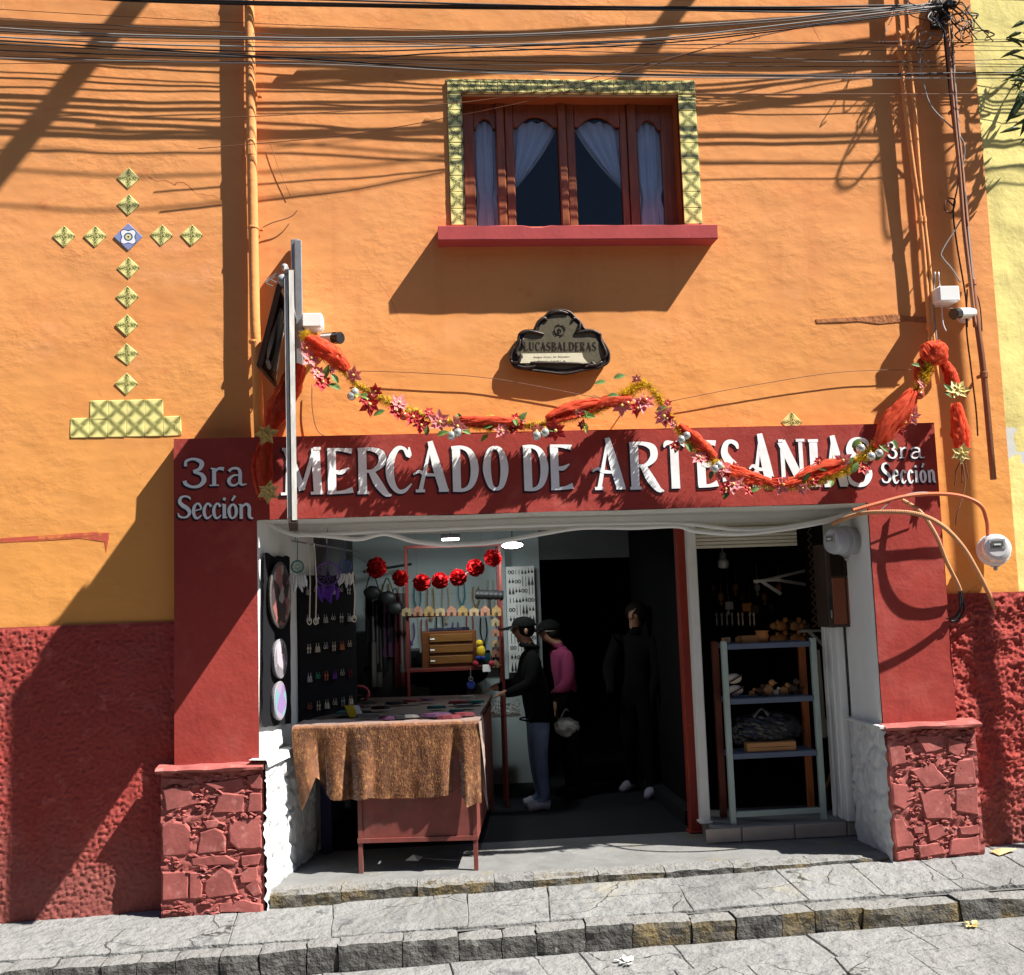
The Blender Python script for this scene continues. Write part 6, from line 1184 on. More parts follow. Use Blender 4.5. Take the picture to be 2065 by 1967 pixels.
# silver jewellery tray
t = T('jewellery_tray', 'glass tray heaped with silver jewellery behind the rack', 'tray', P(945,1372,-2.3)); a, c = P(905,1345,-2.3), P(1000,1372,-2.3); w = MB(); w.bbox(a.x,c.x,2.25,2.6,c.z-.02,c.z,.003); w.build('base', WPLAS, t); w = MB()
for i in range(240): x, z = rg.uniform(a.x,c.x), c.z+rg.uniform(0,.11); r_ = rg.uniform(.005,.012); w.sphere((x,2.27+ (z-c.z)*1.2,z), (r_,r_,r_*.6), 5, 3)
w.build('silver_pieces', M('bright_silver', (.55,.56,.55), .25, .9), t, kind='stuff')
# dark display stands on the left of the booth
t = T('scarf_stand', 'dark stand of scarves and bags in the back of the booth', 'stand', P(735,1400,-2.6)); w = MB(); a, c = P(708,1185,-2.6), P(790,1400,-2.6); w.bbox(a.x,c.x,2.5,2.7,FZ,a.z,.01); w.build('frame', BLACK, t)
for i in range(7):
    q = P(712+i*11, 1200, -2.45); w = MB(); L_ = .4+.12*((i*3) % 4); vs_ = []
    for k in range(9):
        for j in range(7): vs_.append((q.x+(j-3)*.012*(1+.3*k/8), 2.47-.02*math.sin(j*2.1)-.01*k/8, q.z+.25-k*L_/8))
    w.add(vs_, [(k*7+j,k*7+j+1,(k+1)*7+j+1,(k+1)*7+j) for k in range(8) for j in range(6)]); w.build('scarf', GOODC[(2,3,2,4,2,0,3)[i]], t, smooth=True)
for i, (u, v) in enumerate(((716,1140),(745,1150),(760,1170))):
    q = P(u, v, -2.3); w = MB(); w.sphere(q, (.07,.03,.055), 14, 9, fn=lambda d: 1+.2*noise.noise(d*2+Vector((i,0,0)))); w.build('handbag', BLACK, t, smooth=True); w = MB(); w.tube(crom([q+Vector((-.05,0,.04)),q+Vector((0,0,.16)),q+Vector((.05,0,.04))],6), .006, 6); w.build('bag_strap', BLACK, t)
w = MB(); w.bar(P(700,1100,-2.2), P(790,1085,-2.6), .02, .02); w.build('hanging_rod', BLACK, t)
# ---- lamps
for lab, u, v, y, rx, nm, kind in (('rectangular white LED floodlight under the booth ceiling', 866, 1036, 1.5, .07, 'floodlight', 0), ('round white LED lamp under the booth ceiling', 985, 1047, 1.6, .085, 'round_lamp', 1)):
    q = P(u, v, -y); t = T(nm, lab, 'lamp', q); EM = M('lamp_glow', (1,.98,.95), .5, var=0, bump=0, emis=9)
    w = MB()
    if kind: w._lathe(q, Vector((.0,-.25,-1)).normalized(), [(-.03,rx*.5),(0,rx*1.05),(.008,rx*1.05),(.0081,rx*.95)], 22, 0)
    else: w.bbox(q.x-rx,q.x+rx,q.y-.05,q.y+.05,q.z,q.z+.03,.004)
    w.build('housing', GPLAS, t); w = MB()
    if kind: w._lathe(q, Vector((0,-.25,-1)).normalized(), [(.0085,rx*.93),(.010,rx*.9),(.0105,.001)], 22, 0)
    else: w.bbox(q.x-rx+.006,q.x+rx-.006,q.y-.044,q.y+.044,q.z-.012,q.z-.001,.004)
    w.build('diffuser', EM, t); w = MB(); w.tube([q+Vector((0,0,.02)),Vector((q.x,q.y,CZ))], .004, 5); w.build('cord', BLACK, t)
    li = bpy.data.lights.new('lamp_light', 'AREA'); li.energy = 2.8; li.size = .14; li.color = (.9,1,.98); lo = bpy.data.objects.new('lamp_light', li); COL.objects.link(lo); lo.parent = t; lo.location = (0,0,-.03); lo.rotation_euler = (.45,0,0)
# ---- goods on the left jamb: black cloth with three round painted trays
jA, jB = Vector((XLP+.012,-.06,0)), Vector((-.842,.47,0)); jd_ = (jB-jA).normalized(); jn = Vector((jd_.y,-jd_.x,0)); jn = jn if jn.x > 0 else -jn
def jp(u, v, off=.012):              # point on the jamb plane under a pixel
    r = ray(u, v); o = jA+jn*off; t = (o-CAM).dot(jn)/r.dot(jn); return CAM+r*t
JC = T('display_cloth', 'black cloth pinned to the left white door jamb', 'cloth', jp(532,1398)); vs_ = []; kx, kz = 10, 40
TL_, TR_, BR_, BL_ = jp(506,1065), jp(556,1072), jp(559,1392), jp(503,1398)
for k in range(kz+1):
    for i in range(kx+1):
        a = TL_.lerp(BL_, k/kz); b_ = TR_.lerp(BR_, k/kz); q = a.lerp(b_, i/kx); vs_.append(q+jn*(.006*noise.noise(Vector((i*.5,k*.25,1)))+.004)+Vector((0,0,.02*noise.noise(Vector((i*.4,0,k*.2))) if k in (0,kz) else 0)))
MB().add(vs_, [(k*(kx+1)+i,k*(kx+1)+i+1,(k+1)*(kx+1)+i+1,(k+1)*(kx+1)+i) for k in range(kz) for i in range(kx)]).build('fabric', M('black_cloth'), JC, smooth=True)
def painted(n, L, tc, out, cols, sc):
    vr = n.new('ShaderNodeTexVoronoi'); vr.inputs['Scale'].default_value = sc; L.new(tc.outputs['Object'], vr.inputs[0]); rp = n.new('ShaderNodeValToRGB'); rp.color_ramp.interpolation = 'CONSTANT'
    while len(rp.color_ramp.elements) < len(cols): rp.color_ramp.elements.new(.5)
    for i, c in enumerate(cols): rp.color_ramp.elements[i].position = i/len(cols); rp.color_ramp.elements[i].color = (*c, 1)
    L.new(vr.outputs['Color'], rp.inputs[0]); return rp.outputs[0]
for lab, c_, top_, mt in (('large dark round tray painted with pink and cream figures on the jamb cloth', (536,1145), (530,1080), M('tray_dark', (.05,.03,.03), .4, layer=lambda n, L, tc, o: painted(n, L, tc, o, [(.03,.02,.02),(.34,.3,.26),(.03,.02,.02),(.28,.10,.09),(.05,.03,.03),(.06,.04,.04)], 14))),
                         ('white and grey painted round tray in the middle of the jamb cloth', (536,1267), (536,1228), M('tray_grey', (.4,.4,.4), .4, layer=lambda n, L, tc, o: painted(n, L, tc, o, [(.42,.37,.42),(.17,.16,.17),(.46,.43,.46),(.2,.19,.2)], 12))),
                         ('pale blue and lilac painted round tray at the bottom of the jamb cloth', (535,1348), (535,1310), M('tray_blue', (.45,.6,.65), .4, layer=lambda n, L, tc, o: painted(n, L, tc, o, [(.17,.33,.36),(.26,.18,.36),(.2,.36,.38),(.33,.26,.34),(.22,.36,.38)], 9)))):
    c0 = jp(*c_, .03); r_ = abs(jp(*top_, .03).z-c0.z); t = T('round_tray', lab, 'tray', c0-Vector((0,0,r_)))
    w = MB(); w._lathe(c0, jn, [(-.012,r_*.9),(0,r_*.97),(.012,r_),(.016,r_*.96),(.0165,r_*.9)], 34, 0); w.build('rim', M('tray_rim', (.09,.08,.075), .5) if r_ > .2 else M('tray_rim_pale', (.24,.23,.25), .5), t)
    w = MB(); w._lathe(c0+jn*.013, jn, [(0,r_*.905),(.004,r_*.90),(.0042,.001)], 34, 0); w.build('painted_face', mt, t)
# ---- black earring board inside the left wall
eA, eB = Vector((-.722,1.0,0)), Vector((-.665,1.9,0)); ed = (eB-eA).normalized(); en = Vector((ed.y,-ed.x,0))
def ep(u, v, off=.02):
    r = ray(u, v); o = eA+en*off; t = (o-CAM).dot(en)/r.dot(en); return CAM+r*t
Zb, Zt = P(600,1475,-1.2).z, P(600,1110,-1.2).z
w = MB(); a, b_ = Vector((-.80,.62,0)), Vector((-.47,1.12,0)); d = (b_-a).normalized(); fn_ = Vector((d.y,-d.x,0)); w.add([a+Vector((0,0,Zb)),b_+Vector((0,0,Zb)),b_+Vector((0,0,Zt)),a+Vector((0,0,Zt))]+[p-fn_*.02+Vector((0,0,z)) for p, z in ((a,Zb),(b_,Zb),(b_,Zt),(a,Zt))], [(0,1,2,3),(7,6,5,4),(0,4,5,1),(1,5,6,2),(2,6,7,3),(3,7,4,0)])
EB = T('earring_board', 'upright black board hung with earrings inside the left jamb', 'display', a.lerp(b_,.5)+Vector((0,0,Zb))); w.build('board', M('black_cloth'), EB); w = MB(); w.bar(a.lerp(b_,.5)-fn_*.03+Vector((0,0,FZ)), a.lerp(b_,.5)-fn_*.03+Vector((0,0,Zt)), .05, .03); w.build('stand', BLACK, EB)
EC_ = [M('silver_wire', (.5,.5,.5), .3, .7), M('green_tassel', (.05,.35,.18), .8), M('orange_tassel', (.5,.15,.08), .8), M('purple_tassel', (.16,.05,.30), .8), M('cream_bead', (.6,.52,.4), .5), M('maroon_tassel', (.2,.02,.05), .8)]
for r_ in range(7):
    for k in range(6):
        s_ = .14+.72*k/5; z = Zt-.10-(Zt-Zb-.18)*r_/6; p = a.lerp(b_, s_)+fn_*.008+Vector((0,0,z)); mt = EC_[0] if r_ < 2 else EC_[4] if r_ in (2,4) and k % 2 else EC_[(r_*2+k) % 6]
        kd = (r_+k) % 3; w = MB()
        for sgn in (-1,1):
            c = p+d*.012*sgn
            w.tube([c+Vector((0,0,.03)),c+Vector((0,0,.012))], .0018, 4)
            if kd == 0: w.lathe(c+Vector((0,0,.012)), (0,0,-1), [(0,.003),(.008,.007),(.04,.011),(.042,.002)], 7)
            elif kd == 1: w.tube([c+d*.009*math.cos(j*.63)+Vector((0,0,.012*math.sin(j*.63))) for j in range(11)], .002, 4)
            else: w.sphere(c, (.007,.007,.011), 7, 5); w.sphere(c-Vector((0,0,.022)), (.005,.005,.012), 6, 4)
        lab_ = ['tasselled earrings','hoop earrings','beaded drop earrings'][kd]; cn = {0:'silver',1:'green',2:'orange',3:'purple',4:'cream',5:'maroon'}[EC_.index(mt)]
        w.build('earring_pair', mt, None, label=f'pair of small {cn} {lab_} on the black board', cat='earrings', group=f'{cn} {lab_} on the black board')
# ---- dreamcatchers hanging in the doorway
def dream(label, u, v, r_px, y, mt, fe, top_v):
    q = P(u, v, -y); r_ = r_px/320*(6.4+y)/6.4; t = T('dreamcatcher', label, 'dreamcatcher', q-Vector((0,0,r_*2.6)))
    w = MB(); w.tube([q+Vector((r_*math.cos(i*math.pi/14), .004*math.sin(i), r_*math.sin(i*math.pi/14))) for i in range(29)], .006, 6); w.build('hoop', mt, t, smooth=True)
    w = MB(); k = 10
    for ring, nx_ in ((1,.72),(.72,.45),(.45,.2)):
        for i in range(k):
            A = q+Vector((r_*ring*math.cos(2*math.pi*(i+ring)/k),0,r_*ring*math.sin(2*math.pi*(i+ring)/k)))
            for dlt in (.5,-.5): B = q+Vector((r_*nx_*math.cos(2*math.pi*(i+ring+dlt)/k),0,r_*nx_*math.sin(2*math.pi*(i+ring+dlt)/k))); w.tube([A,B], .0012, 4)
    w.build('web', mt, t); w = MB(); w.tube([q+Vector((0,0,r_)), P(u, top_v, -y)], .003, 5); w.build('cord', mt, t)
    for i in range(6):
        x = q.x+(i-2.5)*max(r_,.05)*.34; z = q.z-r_*.9-R.uniform(0,.02); L_ = max(.085, r_*1.1)*R.uniform(.8,1.3); vs_ = []; sw_ = R.uniform(-.5,.5)
        for k2 in range(7):
            s_ = k2/6; wv = .013*math.sin(math.pi*min(1,s_*.9+.08))**.6; xx = x+sw_*L_*s_*s_*.6; vs_ += [(xx-wv*R.uniform(.8,1.2),q.y-.01*i*.3,z-L_*s_),(xx,q.y-.012-.003*i,z-L_*s_),(xx+wv*R.uniform(.8,1.2),q.y-.003*i,z-L_*s_)]
        MB().add(vs_, [(k2*3+j,k2*3+j+1,(k2+1)*3+j+1,(k2+1)*3+j) for k2 in range(6) for j in range(2)]).build('feather', fe, t)
FEW = M('white_feather', (.80,.81,.82), .7, bump=0, transl=.2); FEP = M('purple_feather', (.14,.05,.42), .7, bump=0, transl=.2)
dream('small teal dreamcatcher with white feathers, nearest the jamb cloth', 572, 1090, 11, .28, M('teal_cord', (.06,.28,.26), .6), FEW, 1036)
dream('purple dreamcatcher with violet feathers hanging in the doorway', 630, 1104, 22, .45, M('purple_cord', (.14,.06,.30), .6), FEP, 1018)
dream('small blue dreamcatcher with white feathers behind the purple one', 664, 1089, 11, .55, M('blue_cord', (.06,.10,.28), .6), FEW, 1030)
w = MB(); w.tube(crom([P(612,1018,-.3),P(620,1008,-.3),P(630,1012,-.3),P(628,1025,-.3),P(628,1045,-.3)],5), .003, 5); w.build('wire_hook', GALV, None, label='bent wire hook holding the purple dreamcatcher', cat='hook')
for i, (u0, v0, v1) in enumerate(((592,1045,1195),(604,1045,1195),(678,1100,1190))):
    q = P(u0, v0, -.3); c = P(u0+3, v1, -.3); w = MB(); w.tube([q, q.lerp(c,.5)+Vector((.01,0,0)), c], .0045, 6); w.tube([c+Vector((.012*math.cos(j*.7),0,.02*math.sin(j*.7))) for j in range(10)], .004, 5); w.build('bead_necklace', WB[2], None, label=['cream bead necklace hanging between the dreamcatchers','second cream bead necklace between the dreamcatchers','cream shell necklace under the blue dreamcatcher'][i], cat='necklace')
t = T('hanging_rail', 'thin steel rail carrying the dreamcatchers', 'rail', P(620,1040,-.35)); w = MB(); w.tube([P(560,1040,-.28),P(690,1062,-.9)], .006, 6); w.build('rod', GALV, t); w = MB(); w.tube([P(568,1040,-.3),P(568,1020,-.3)], .005, 6); w.build('hanger', GALV, t)
t = T('necklace_bust', 'small dark necklace bust with red beads on the counter', 'stand', P(690,1385,-1.3)); q = P(690,1335,-1.3); w = MB(); w.lathe(q-Vector((0,0,.12)), (0,0,1), [(0,.06),(.01,.06),(.015,.012),(.10,.012),(.11,.03)], 12); w.build('stand', BLACK, t); w = MB(); w.tube([q+Vector((.07*math.cos(j*.33),.01*math.sin(j),.055*math.sin(j*.33))) for j in range(20)], .011, 6); w.build('beads', M('red_bead', (.28,.03,.04), .4), t)
# ================================================================== people
SKIN = M('skin', (.30,.155,.095), .6, var=.06, bump=.1, bs=60); BLKC = M('black_jacket', (.0035,.0035,.004), .9, bump=.3, bs=30, bd=.01); DENIM = M('blue_denim', (.15,.21,.33), .85, var=.3, vs_=9, bump=.3, bs=40); PKC = M('pink_sweater', (.22,.035,.09), .9, var=.15, bump=.3); SHOEW = M('white_shoe', (.36,.36,.42), .7); HAIR = M('black_hair', (.008,.006,.005), .7); DKT2 = M('dark_trousers', (.0035,.0035,.005), .9)
def human(name_label, base, yaw, h, V, E_, mats, mfn, kids=(), z_off=0):
    """continuous skinned body; V: joint -> ((forward, left, up) in body heights, radius)"""
    t = T('person', name_label, 'person', base); keys = list(V); cy, sy = math.cos(yaw), math.sin(yaw)
    def wl(p): return Vector((p[0]*cy-p[1]*sy, p[0]*sy+p[1]*cy, p[2]))*h
    me = bpy.data.meshes.new('tmp'); me.from_pydata([wl(V[k][0]) for k in keys], [(keys.index(a), keys.index(b_)) for a, b_ in E_], []); ob = bpy.data.objects.new('tmp', me); COL.objects.link(ob)
    md = ob.modifiers.new('s', 'SKIN'); md.use_smooth_shade = True; md.branch_smoothing = .6
    for i, k in enumerate(keys): sv = me.skin_vertices[0].data[i]; r_ = V[k][1]; r_ = r_ if isinstance(r_, tuple) else (r_, r_); sv.radius = (r_[0]*h, r_[1]*h); sv.use_root = (k == 'pelvis')
    ob.modifiers.new('d', 'SUBSURF').levels = 2; ob.modifiers['d'].render_levels = 2
    dg = bpy.context.evaluated_depsgraph_get(); m2 = bpy.data.meshes.new_from_object(ob.evaluated_get(dg)); bpy.data.objects.remove(ob); m2.name = 'body'; m2.materials.clear()
    for q in mats: m2.materials.append(q)
    inv = lambda c: ((c.x*cy+c.y*sy)/h, (-c.x*sy+c.y*cy)/h, c.z/h)
    for p in m2.polygons: p.material_index = mfn(*inv(p.center)); p.use_smooth = True
    link('body', m2, base, t)
    for nm, mt, fn in kids:
        mb = MB(); fn(mb, lambda f, l, u: Vector(base)+wl((f,l,u)), h); mb.build(nm, mt, t, smooth=True)
    return t
def std(hf=0, hl=0, hu=0, lean=0):   # standing figure, head offset, facing +forward
    V = {'pelvis':((0,0,.52),.078),'waist':((lean*.4,0,.61),.072),'chest':((lean*.8,0,.73),(.10,.075)),'neckb':((lean,0,.815),.045),'neck':((lean+hf*.4,hl*.4,.85),.032),'jaw':((lean+hf+.012,hl,.885+hu),(.040,.045)),'skull':((lean+hf,hl,.925+hu),(.05,.058)),'crown':((lean+hf-.006,hl,.968+hu),(.036,.042)),'nose':((lean+hf+.062,hl,.908+hu),.010)}
    E_ = [('pelvis','waist'),('waist','chest'),('chest','neckb'),('neckb','neck'),('neck','jaw'),('jaw','skull'),('skull','crown'),('skull','nose')]
    for s, n in ((1,'l'),(-1,'r')):
        V.update({'sh'+n:((lean*.9,s*.105,.785),.048),'hip'+n:((0,s*.052,.485),.066),'kn'+n:((.012,s*.055,.275),.045),'an'+n:((-.008,s*.055,.045),.032),'toe'+n:((.075,s*.062,.018),.022)})
        E_ += [('chest','sh'+n),('pelvis','hip'+n),('hip'+n,'kn'+n),('kn'+n,'an'+n),('an'+n,'toe'+n)]
    return V, E_
def arm(V, E_, n, el, wr, hd, r=.035, fdir=(1,0,-.2)):
    V['el'+n] = (el, r); V['wr'+n] = (wr, r*.72); V['palm'+n] = (hd, (r*.62,r*.42)); E_ += [('sh'+n,'el'+n),('el'+n,'wr'+n),('wr'+n,'palm'+n)]
    f = Vector(fdir).normalized(); sd = f.cross(Vector((0,0,1))).normalized()
    for i, L_ in enumerate((.035,.042,.040,.030)):
        o = Vector(hd)+sd*(i-1.5)*.0105; V[f'f{n}{i}a'] = (tuple(o+f*.020), .0052); V[f'f{n}{i}b'] = (tuple(o+f*L_+Vector((0,0,-.010))), .0044); E_ += [('palm'+n, f'f{n}{i}a'), (f'f{n}{i}a', f'f{n}{i}b')]
    o = Vector(hd)+sd*.022; V[f't{n}'] = (tuple(o+f*.015), .006); E_.append(('palm'+n, f't{n}'))
def shoes(mb, X, h):
    for s in (1,-1):
        pts = [(-.03,s*.055,.022),(0,s*.056,.03),(.04,s*.06,.026),(.085,s*.064,.018)]; mb.tube(crom([X(*p) for p in pts],5), [h*r_ for r_ in ([.026]*4+[.03]*4+[.028]*4+[.024]*3+[.015])], 12)
def cap(V_hf, hl=0, hu=0):
    def f(mb, X, h):
        c = X(V_hf-.004, hl, .945+hu); vs_ = []; n = 18
        for i in range(7):
            th = math.pi/2*i/6
            for j in range(n):
                a = 2*math.pi*j/n; vs_.append(X(V_hf-.004+.066*math.cos(th)*math.cos(a), hl+.058*math.cos(th)*math.sin(a), .940+hu+.050*math.sin(th)))
        mb.add(vs_, [(i*n+j, i*n+(j+1) % n, (i+1)*n+(j+1) % n, (i+1)*n+j) for i in range(6) for j in range(n)])
        br = []
        for i in range(9):
            a = -1.15+2.3*i/8; br += [X(V_hf+.055*math.cos(a), hl+.055*math.sin(a), .944+hu), X(V_hf+.045+.085*math.cos(a), hl+.06*math.sin(a), .928+hu), X(V_hf+.045+.083*math.cos(a), hl+.059*math.sin(a), .922+hu)]
        mb.add(br, [(i*3+j,(i+1)*3+j,(i+1)*3+j+1,i*3+j+1) for i in range(8) for j in range(2)])
    return f
def hair(hf, hl=0, hu=0, low=.88):
    def f(mb, X, h):
        mb.sphere(X(hf-.012, hl, .928+hu), (h*.062,h*.062,h*.058), 16, 11); mb.sphere(X(hf-.03, hl, .895+hu), (h*.040,h*.040,h*.045), 12, 8)
    return f
def glasses(hf, hl=0, hu=0):
    def f(mb, X, h):
        for s in (1,-1):
            mb.tube([X(hf+.050, hl+s*.022+.016*math.cos(j*.7), .922+hu+.013*math.sin(j*.7)) for j in range(10)], h*.0022, 5); mb.tube([X(hf+.046, hl+s*.04, .926+hu), X(hf-.01, hl+s*.052, .926+hu)], h*.0022, 5)
    return f
# shopper in black jacket and cap, in profile
b0 = G(1042,1554); hm = (P(1028,1181,-b0.y).z-FZ)/.995
V, E_ = std(hf=.035, hu=-.005, lean=.03); arm(V, E_, 'l', (.05,.14,.64), (.17,.12,.60), (.205,.11,.60), .042); arm(V, E_, 'r', (.06,-.14,.63), (.18,-.12,.615), (.215,-.11,.615), .042)
for k in ('pelvis','waist','chest'): r_ = V[k][1]; V[k] = (V[k][0], (.095,.105))
human('person in black jacket, black cap and jeans standing at the rack', (b0.x,b0.y,FZ), math.pi*1.02, hm, V, E_, [SKIN,BLKC,DENIM], lambda f, l, u: 0 if u > .845 or (f > .19 and .5 < u < .68) else 1 if u > .445 else 2,
      [('cap', BLKC, cap(.065,0,-.005)), ('hair', HAIR, lambda mb, X, h: mb.sphere(X(.052,0,.917), (h*.052,h*.052,h*.045), 14, 9)), ('shoes', SHOEW, shoes), ('glasses', BLACK, glasses(.065,0,-.005)), ('ear', SKIN, lambda mb, X, h: [mb.sphere(X(.058,s*.055,.908), (h*.010,h*.006,h*.016), 10, 7) for s in (1,-1)]), ('collar', BLKC, lambda mb, X, h: mb.tube([X(.035+.045*math.cos(j*.45),.045*math.sin(j*.45),.83+.008*math.cos(j*.45)) for j in range(15)], h*.012, 7)), ('jacket_hem', BLKC, lambda mb, X, h: mb.tube([X(.0+.098*math.cos(j*.35),.108*math.sin(j*.35),.455) for j in range(19)], h*.005, 7))])
# companion in pink
b1 = (b0.x+.30, b0.y+.40, FZ); V, E_ = std(hf=.06, hu=-.02, lean=.05); arm(V, E_, 'l', (.06,.14,.62), (.14,.10,.56), (.17,.08,.54), .042); arm(V, E_, 'r', (-.02,-.14,.63), (.03,-.13,.5), (.04,-.13,.46), .042, (0,0,-1))
human('person in pink sweater, cap and glasses behind the shopper in black', b1, math.pi*1.08, hm*.99, V, E_, [SKIN,PKC,DKT2], lambda f, l, u: 0 if u > .84 or (u < .50 and l < -.1) else 1 if u > .58 else 2,
      [('cap', BLKC, cap(.11,0,-.02)), ('glasses', PALEC, glasses(.11,0,-.02)), ('shoes', BLKC, shoes), ('hair', HAIR, lambda mb, X, h: mb.sphere(X(.09,0,.90), (h*.05,h*.055,h*.045), 14, 9))])
q = P(1090,1398,-(b1[1]-.12)); t = T('shopping_bag', 'crumpled pale grey plastic bag held by the person in pink', 'bag', q-Vector((0,0,.08))); w = MB(); w.sphere(q, (.10,.05,.075), 22, 14, fn=lambda d: 1+.22*noise.noise(d*3)+.08*noise.noise(d*8)); w.build('sack', M('pale_bag', (.45,.46,.44), .4, bump=.4, bs=20, bd=.02), t); w = MB(); w.tube(crom([q+Vector((-.05,0,.06)),q+Vector((0,0,.14)),q+Vector((.05,0,.06))],5), .006, 6); w.build('handle', M('pale_bag'), t)
# figure deeper in the passage
b2 = G(1240,1530); h2 = (P(1245,1150,-b2.y).z-FZ)/1.0; V, E_ = std(hf=.02, hl=.02); arm(V, E_, 'l', (.03,.15,.63), (.08,.13,.52), (.09,.13,.48), .042, (0,0,-1)); arm(V, E_, 'r', (.03,-.15,.63), (.10,-.10,.55), (.13,-.08,.54), .042)
for s, n in ((1,'l'),(-1,'r')): V['an'+n] = ((.06*s,s*.09,.045),.03); V['toe'+n] = ((.06*s+.07,s*.10,.018),.022)
human('person in black clothes and pale sneakers inside the dark passage', (b2.x,b2.y+.1,FZ), -math.pi*.72, h2, V, E_, [SKIN,BLKC,DKT2], lambda f, l, u: 0 if u > .85 else 1 if u > .45 else 2,
      [('hair', HAIR, hair(.02,.02)), ('shoe', M('grey_sneaker', (.4,.38,.5), .6), lambda mb, X, h: mb.tube([X(.03,.09,.022),X(.07,.095,.03),X(.11,.10,.025),X(.15,.105,.015)], [h*.026,h*.03,h*.028,h*.016], 12)), ('shoe', SHOEW, lambda mb, X, h: mb.tube([X(-.09,-.09,.022),X(-.05,-.095,.03),X(-.01,-.10,.025),X(.03,-.105,.015)], [h*.026,h*.03,h*.028,h*.016], 12))])
# vendor bending behind the counter, dressed in black
b3 = (P(862,1330,-2.35).x, 2.35, FZ); V, E_ = std(hf=.05, lean=.04)
V['waist'] = ((.03,0,.56),(.10,.11)); V['chest'] = ((.13,0,.66),(.13,.10)); V['neckb'] = ((.21,0,.69),.05); V['neck'] = ((.24,0,.70),.035); V['jaw'] = ((.29,0,.70),.042); V['skull'] = ((.31,0,.73),(.05,.055)); V['crown'] = ((.31,0,.77),.038); V['nose'] = ((.37,0,.70),.010)
V['shl'] = ((.16,.12,.70),.055); V['shr'] = ((.16,-.12,.70),.055); arm(V, E_, 'l', (.24,.19,.60), (.33,.12,.55), (.36,.10,.545), .046); arm(V, E_, 'r', (.24,-.19,.60), (.33,-.12,.55), (.36,-.10,.545), .046)
human('vendor in black bending over behind the counter', b3, math.pi/2, 1.62, V, E_, [SKIN,BLKC,DKT2], lambda f, l, u: 0 if (f > .25 and u > .66) or f > .34 else 1 if u > .45 else 2, [('hair', HAIR, lambda mb, X, h: mb.sphere(X(.30,0,.745), (h*.055,h*.06,h*.055), 14, 10)), ('shoes', BLKC, shoes)])
# vendor seated in the shade beside the earring board
b4 = (P(652,1330,-1.75).x+.0, 1.75, FZ); hh = 1.6; V, E_ = std()
zs_ = (P(648,1268,-1.75).z-FZ)/hh-.968
for k in list(V):
    p, r_ = V[k]
    if k[:2] not in ('kn','an','to'): V[k] = ((p[0], p[1], p[2]+zs_), r_)
for s, n in ((1,'l'),(-1,'r')): V['kn'+n] = ((.22,s*.07,.30),.048); V['an'+n] = ((.20,s*.07,.05),.032); V['toe'+n] = ((.28,s*.075,.018),.022); arm(V, E_, n, (.06,s*.14,.64+zs_), (.16,s*.09,.58+zs_), (.19,s*.07,.575+zs_), .04)
human('vendor in dark clothes seated in the shade beside the earring board', b4, -math.pi*.12, hh, V, E_, [SKIN,BLKC,DKT2], lambda f, l, u: 0 if u > .845+zs_ or (f > .17 and .5+zs_ < u < .66+zs_) else 1 if u > .44+zs_ else 2, [('hair', HAIR, hair(0,0,zs_)), ('shoes', BLKC, lambda mb, X, h: [mb.tube([X(.17,s*.07,.022),X(.22,s*.072,.03),X(.29,s*.075,.018)], [h*.026,h*.03,h*.016], 10) for s in (1,-1)])])
ST_ = T('stool', 'plain wooden stool under the seated vendor', 'stool', b4); zst = FZ+hh*(.52+zs_)-.13; w = MB(); w.lathe((b4[0],b4[1],zst-.03), (0,0,1), [(0,.15),(.005,.16),(.025,.16),(.03,.15)], 20); w.build('seat', WB[0], ST_)
for i in range(4): a_ = math.pi/4+i*math.pi/2; w = MB(); w.bar((b4[0]+.12*math.cos(a_),b4[1]+.12*math.sin(a_),zst-.03),(b4[0]+.16*math.cos(a_),b4[1]+.16*math.sin(a_),FZ),.03,.03); w.build('leg', WB[0], ST_)

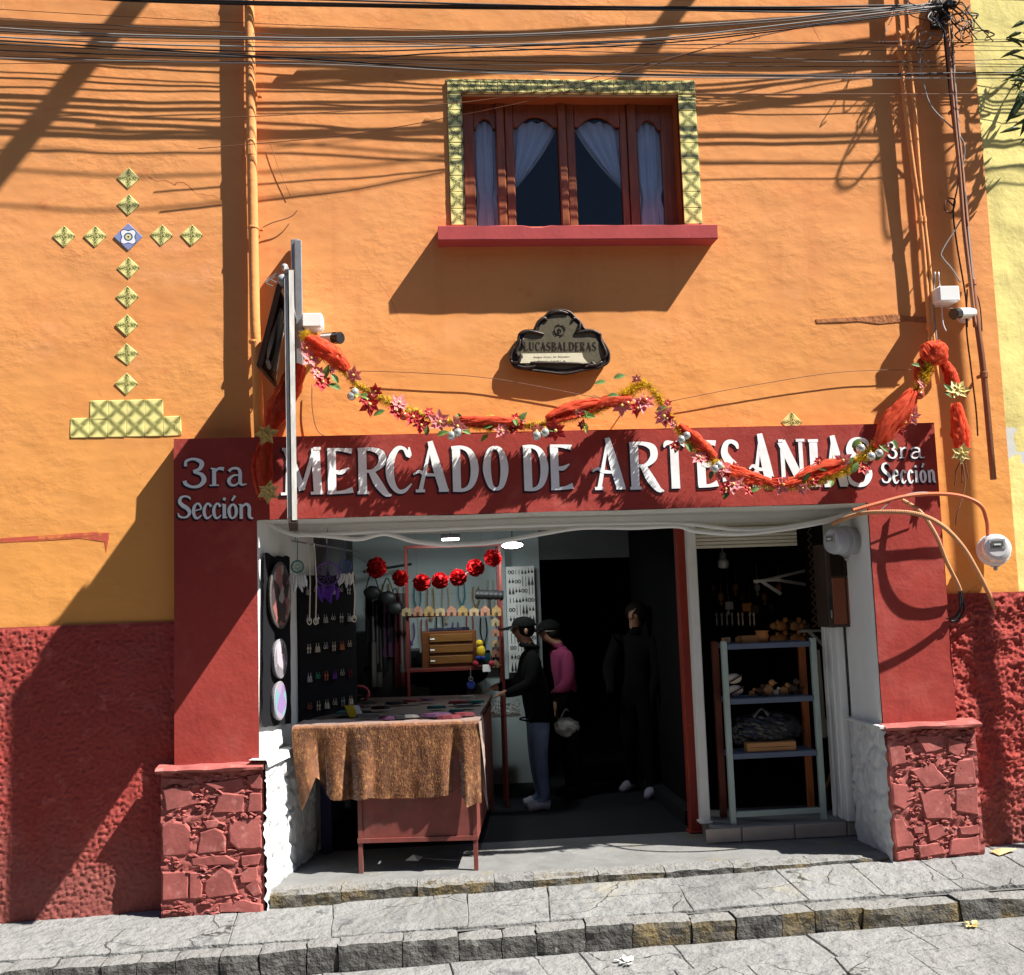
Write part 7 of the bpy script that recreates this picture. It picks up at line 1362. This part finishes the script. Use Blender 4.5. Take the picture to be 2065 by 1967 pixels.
# more stock on the booth walls
rs = random.Random(31); HC = [M('bead_turquoise',(.03,.22,.24),.5), M('bead_coral',(.36,.07,.04),.5), M('bead_ochre',(.34,.20,.04),.5), M('bead_black',(.012,.012,.012),.4), M('bead_bone',(.45,.40,.30),.5), M('bead_violet',(.12,.05,.22),.5)]
HN = ['turquoise','coral','ochre','black','bone','violet']
for i in range(22):
    k = i % 6; x = -.44+i*.064+rs.uniform(-.01,.01); z = 1.78+rs.uniform(-.05,.05)-(.28 if i % 2 else 0); L_ = rs.uniform(.16,.30); w = MB(); w.tube(crom([Vector((x-.022,2.97,z)),Vector((x-.028,2.96,z-L_*.6)),Vector((x,2.955,z-L_)),Vector((x+.028,2.96,z-L_*.6)),Vector((x+.022,2.97,z))],5), .006, 6)
    w.sphere((x,2.95,z-L_-.015), (.014,.008,.02), 8, 6); w.build('bead_necklace', HC[k], None, label=f'{HN[k]} bead necklace hanging on the back wall of the booth', cat='necklace', group=f'{HN[k]} necklaces on the booth wall')
for i in range(9):
    x = -.40+i*.15; h_ = rs.uniform(.05,.12); zb = 1.10; c = i % 5
    t = T('stock_box', f'{["maroon","teal","black","grey","plum"][c]} stock box on the back ledge of the booth', 'box', (x,2.9,zb), 'stock boxes on the back ledge'); w = MB(); w.bbox(x-.06,x+.06,2.86,2.97,zb,zb+h_,.004); w.build('carton', GOODC[c], t); w = MB(); w.bbox(x-.062,x+.062,2.858,2.972,zb+h_,zb+h_+.02,.004); w.build('lid', GOODC[(c+1) % 5], t)
lg = T('back_ledge', 'narrow dark ledge along the back wall of the booth', 'shelf', (.2,2.9,1.05)); w = MB(); w.bbox(-.52,1.0,2.84,2.998,1.07,1.10,.004); w.build('board', WB[0], lg)
for x in (-.4,.2,.8): w = MB(); w.bar((x,2.99,.9),(x,2.86,1.07),.025,.02); w.build('bracket', WB[0], lg)
for i in range(14):
    u = 1372+i*14; q = P(u, 1130+18*(i % 3), -1.7-.05*(i % 4)); k = i % 6; w = MB(); w.tube([q+Vector((0,0,.18)),q+Vector((.004,0,.04))], .002, 4); w.sphere(q, (.024,.012,.034), 9, 6); w.sphere(q-Vector((0,0,.05)), (.012,.008,.018), 8, 5); w.build('wooden_pendant', WB[i % 4], None, smooth=True, label=f'{["dark","honey","cream","orange"][i % 4]} carved pendant strung at the back of the kiosk', cat='pendant', group=f'{["dark","honey","cream","orange"][i % 4]} pendants in the kiosk')
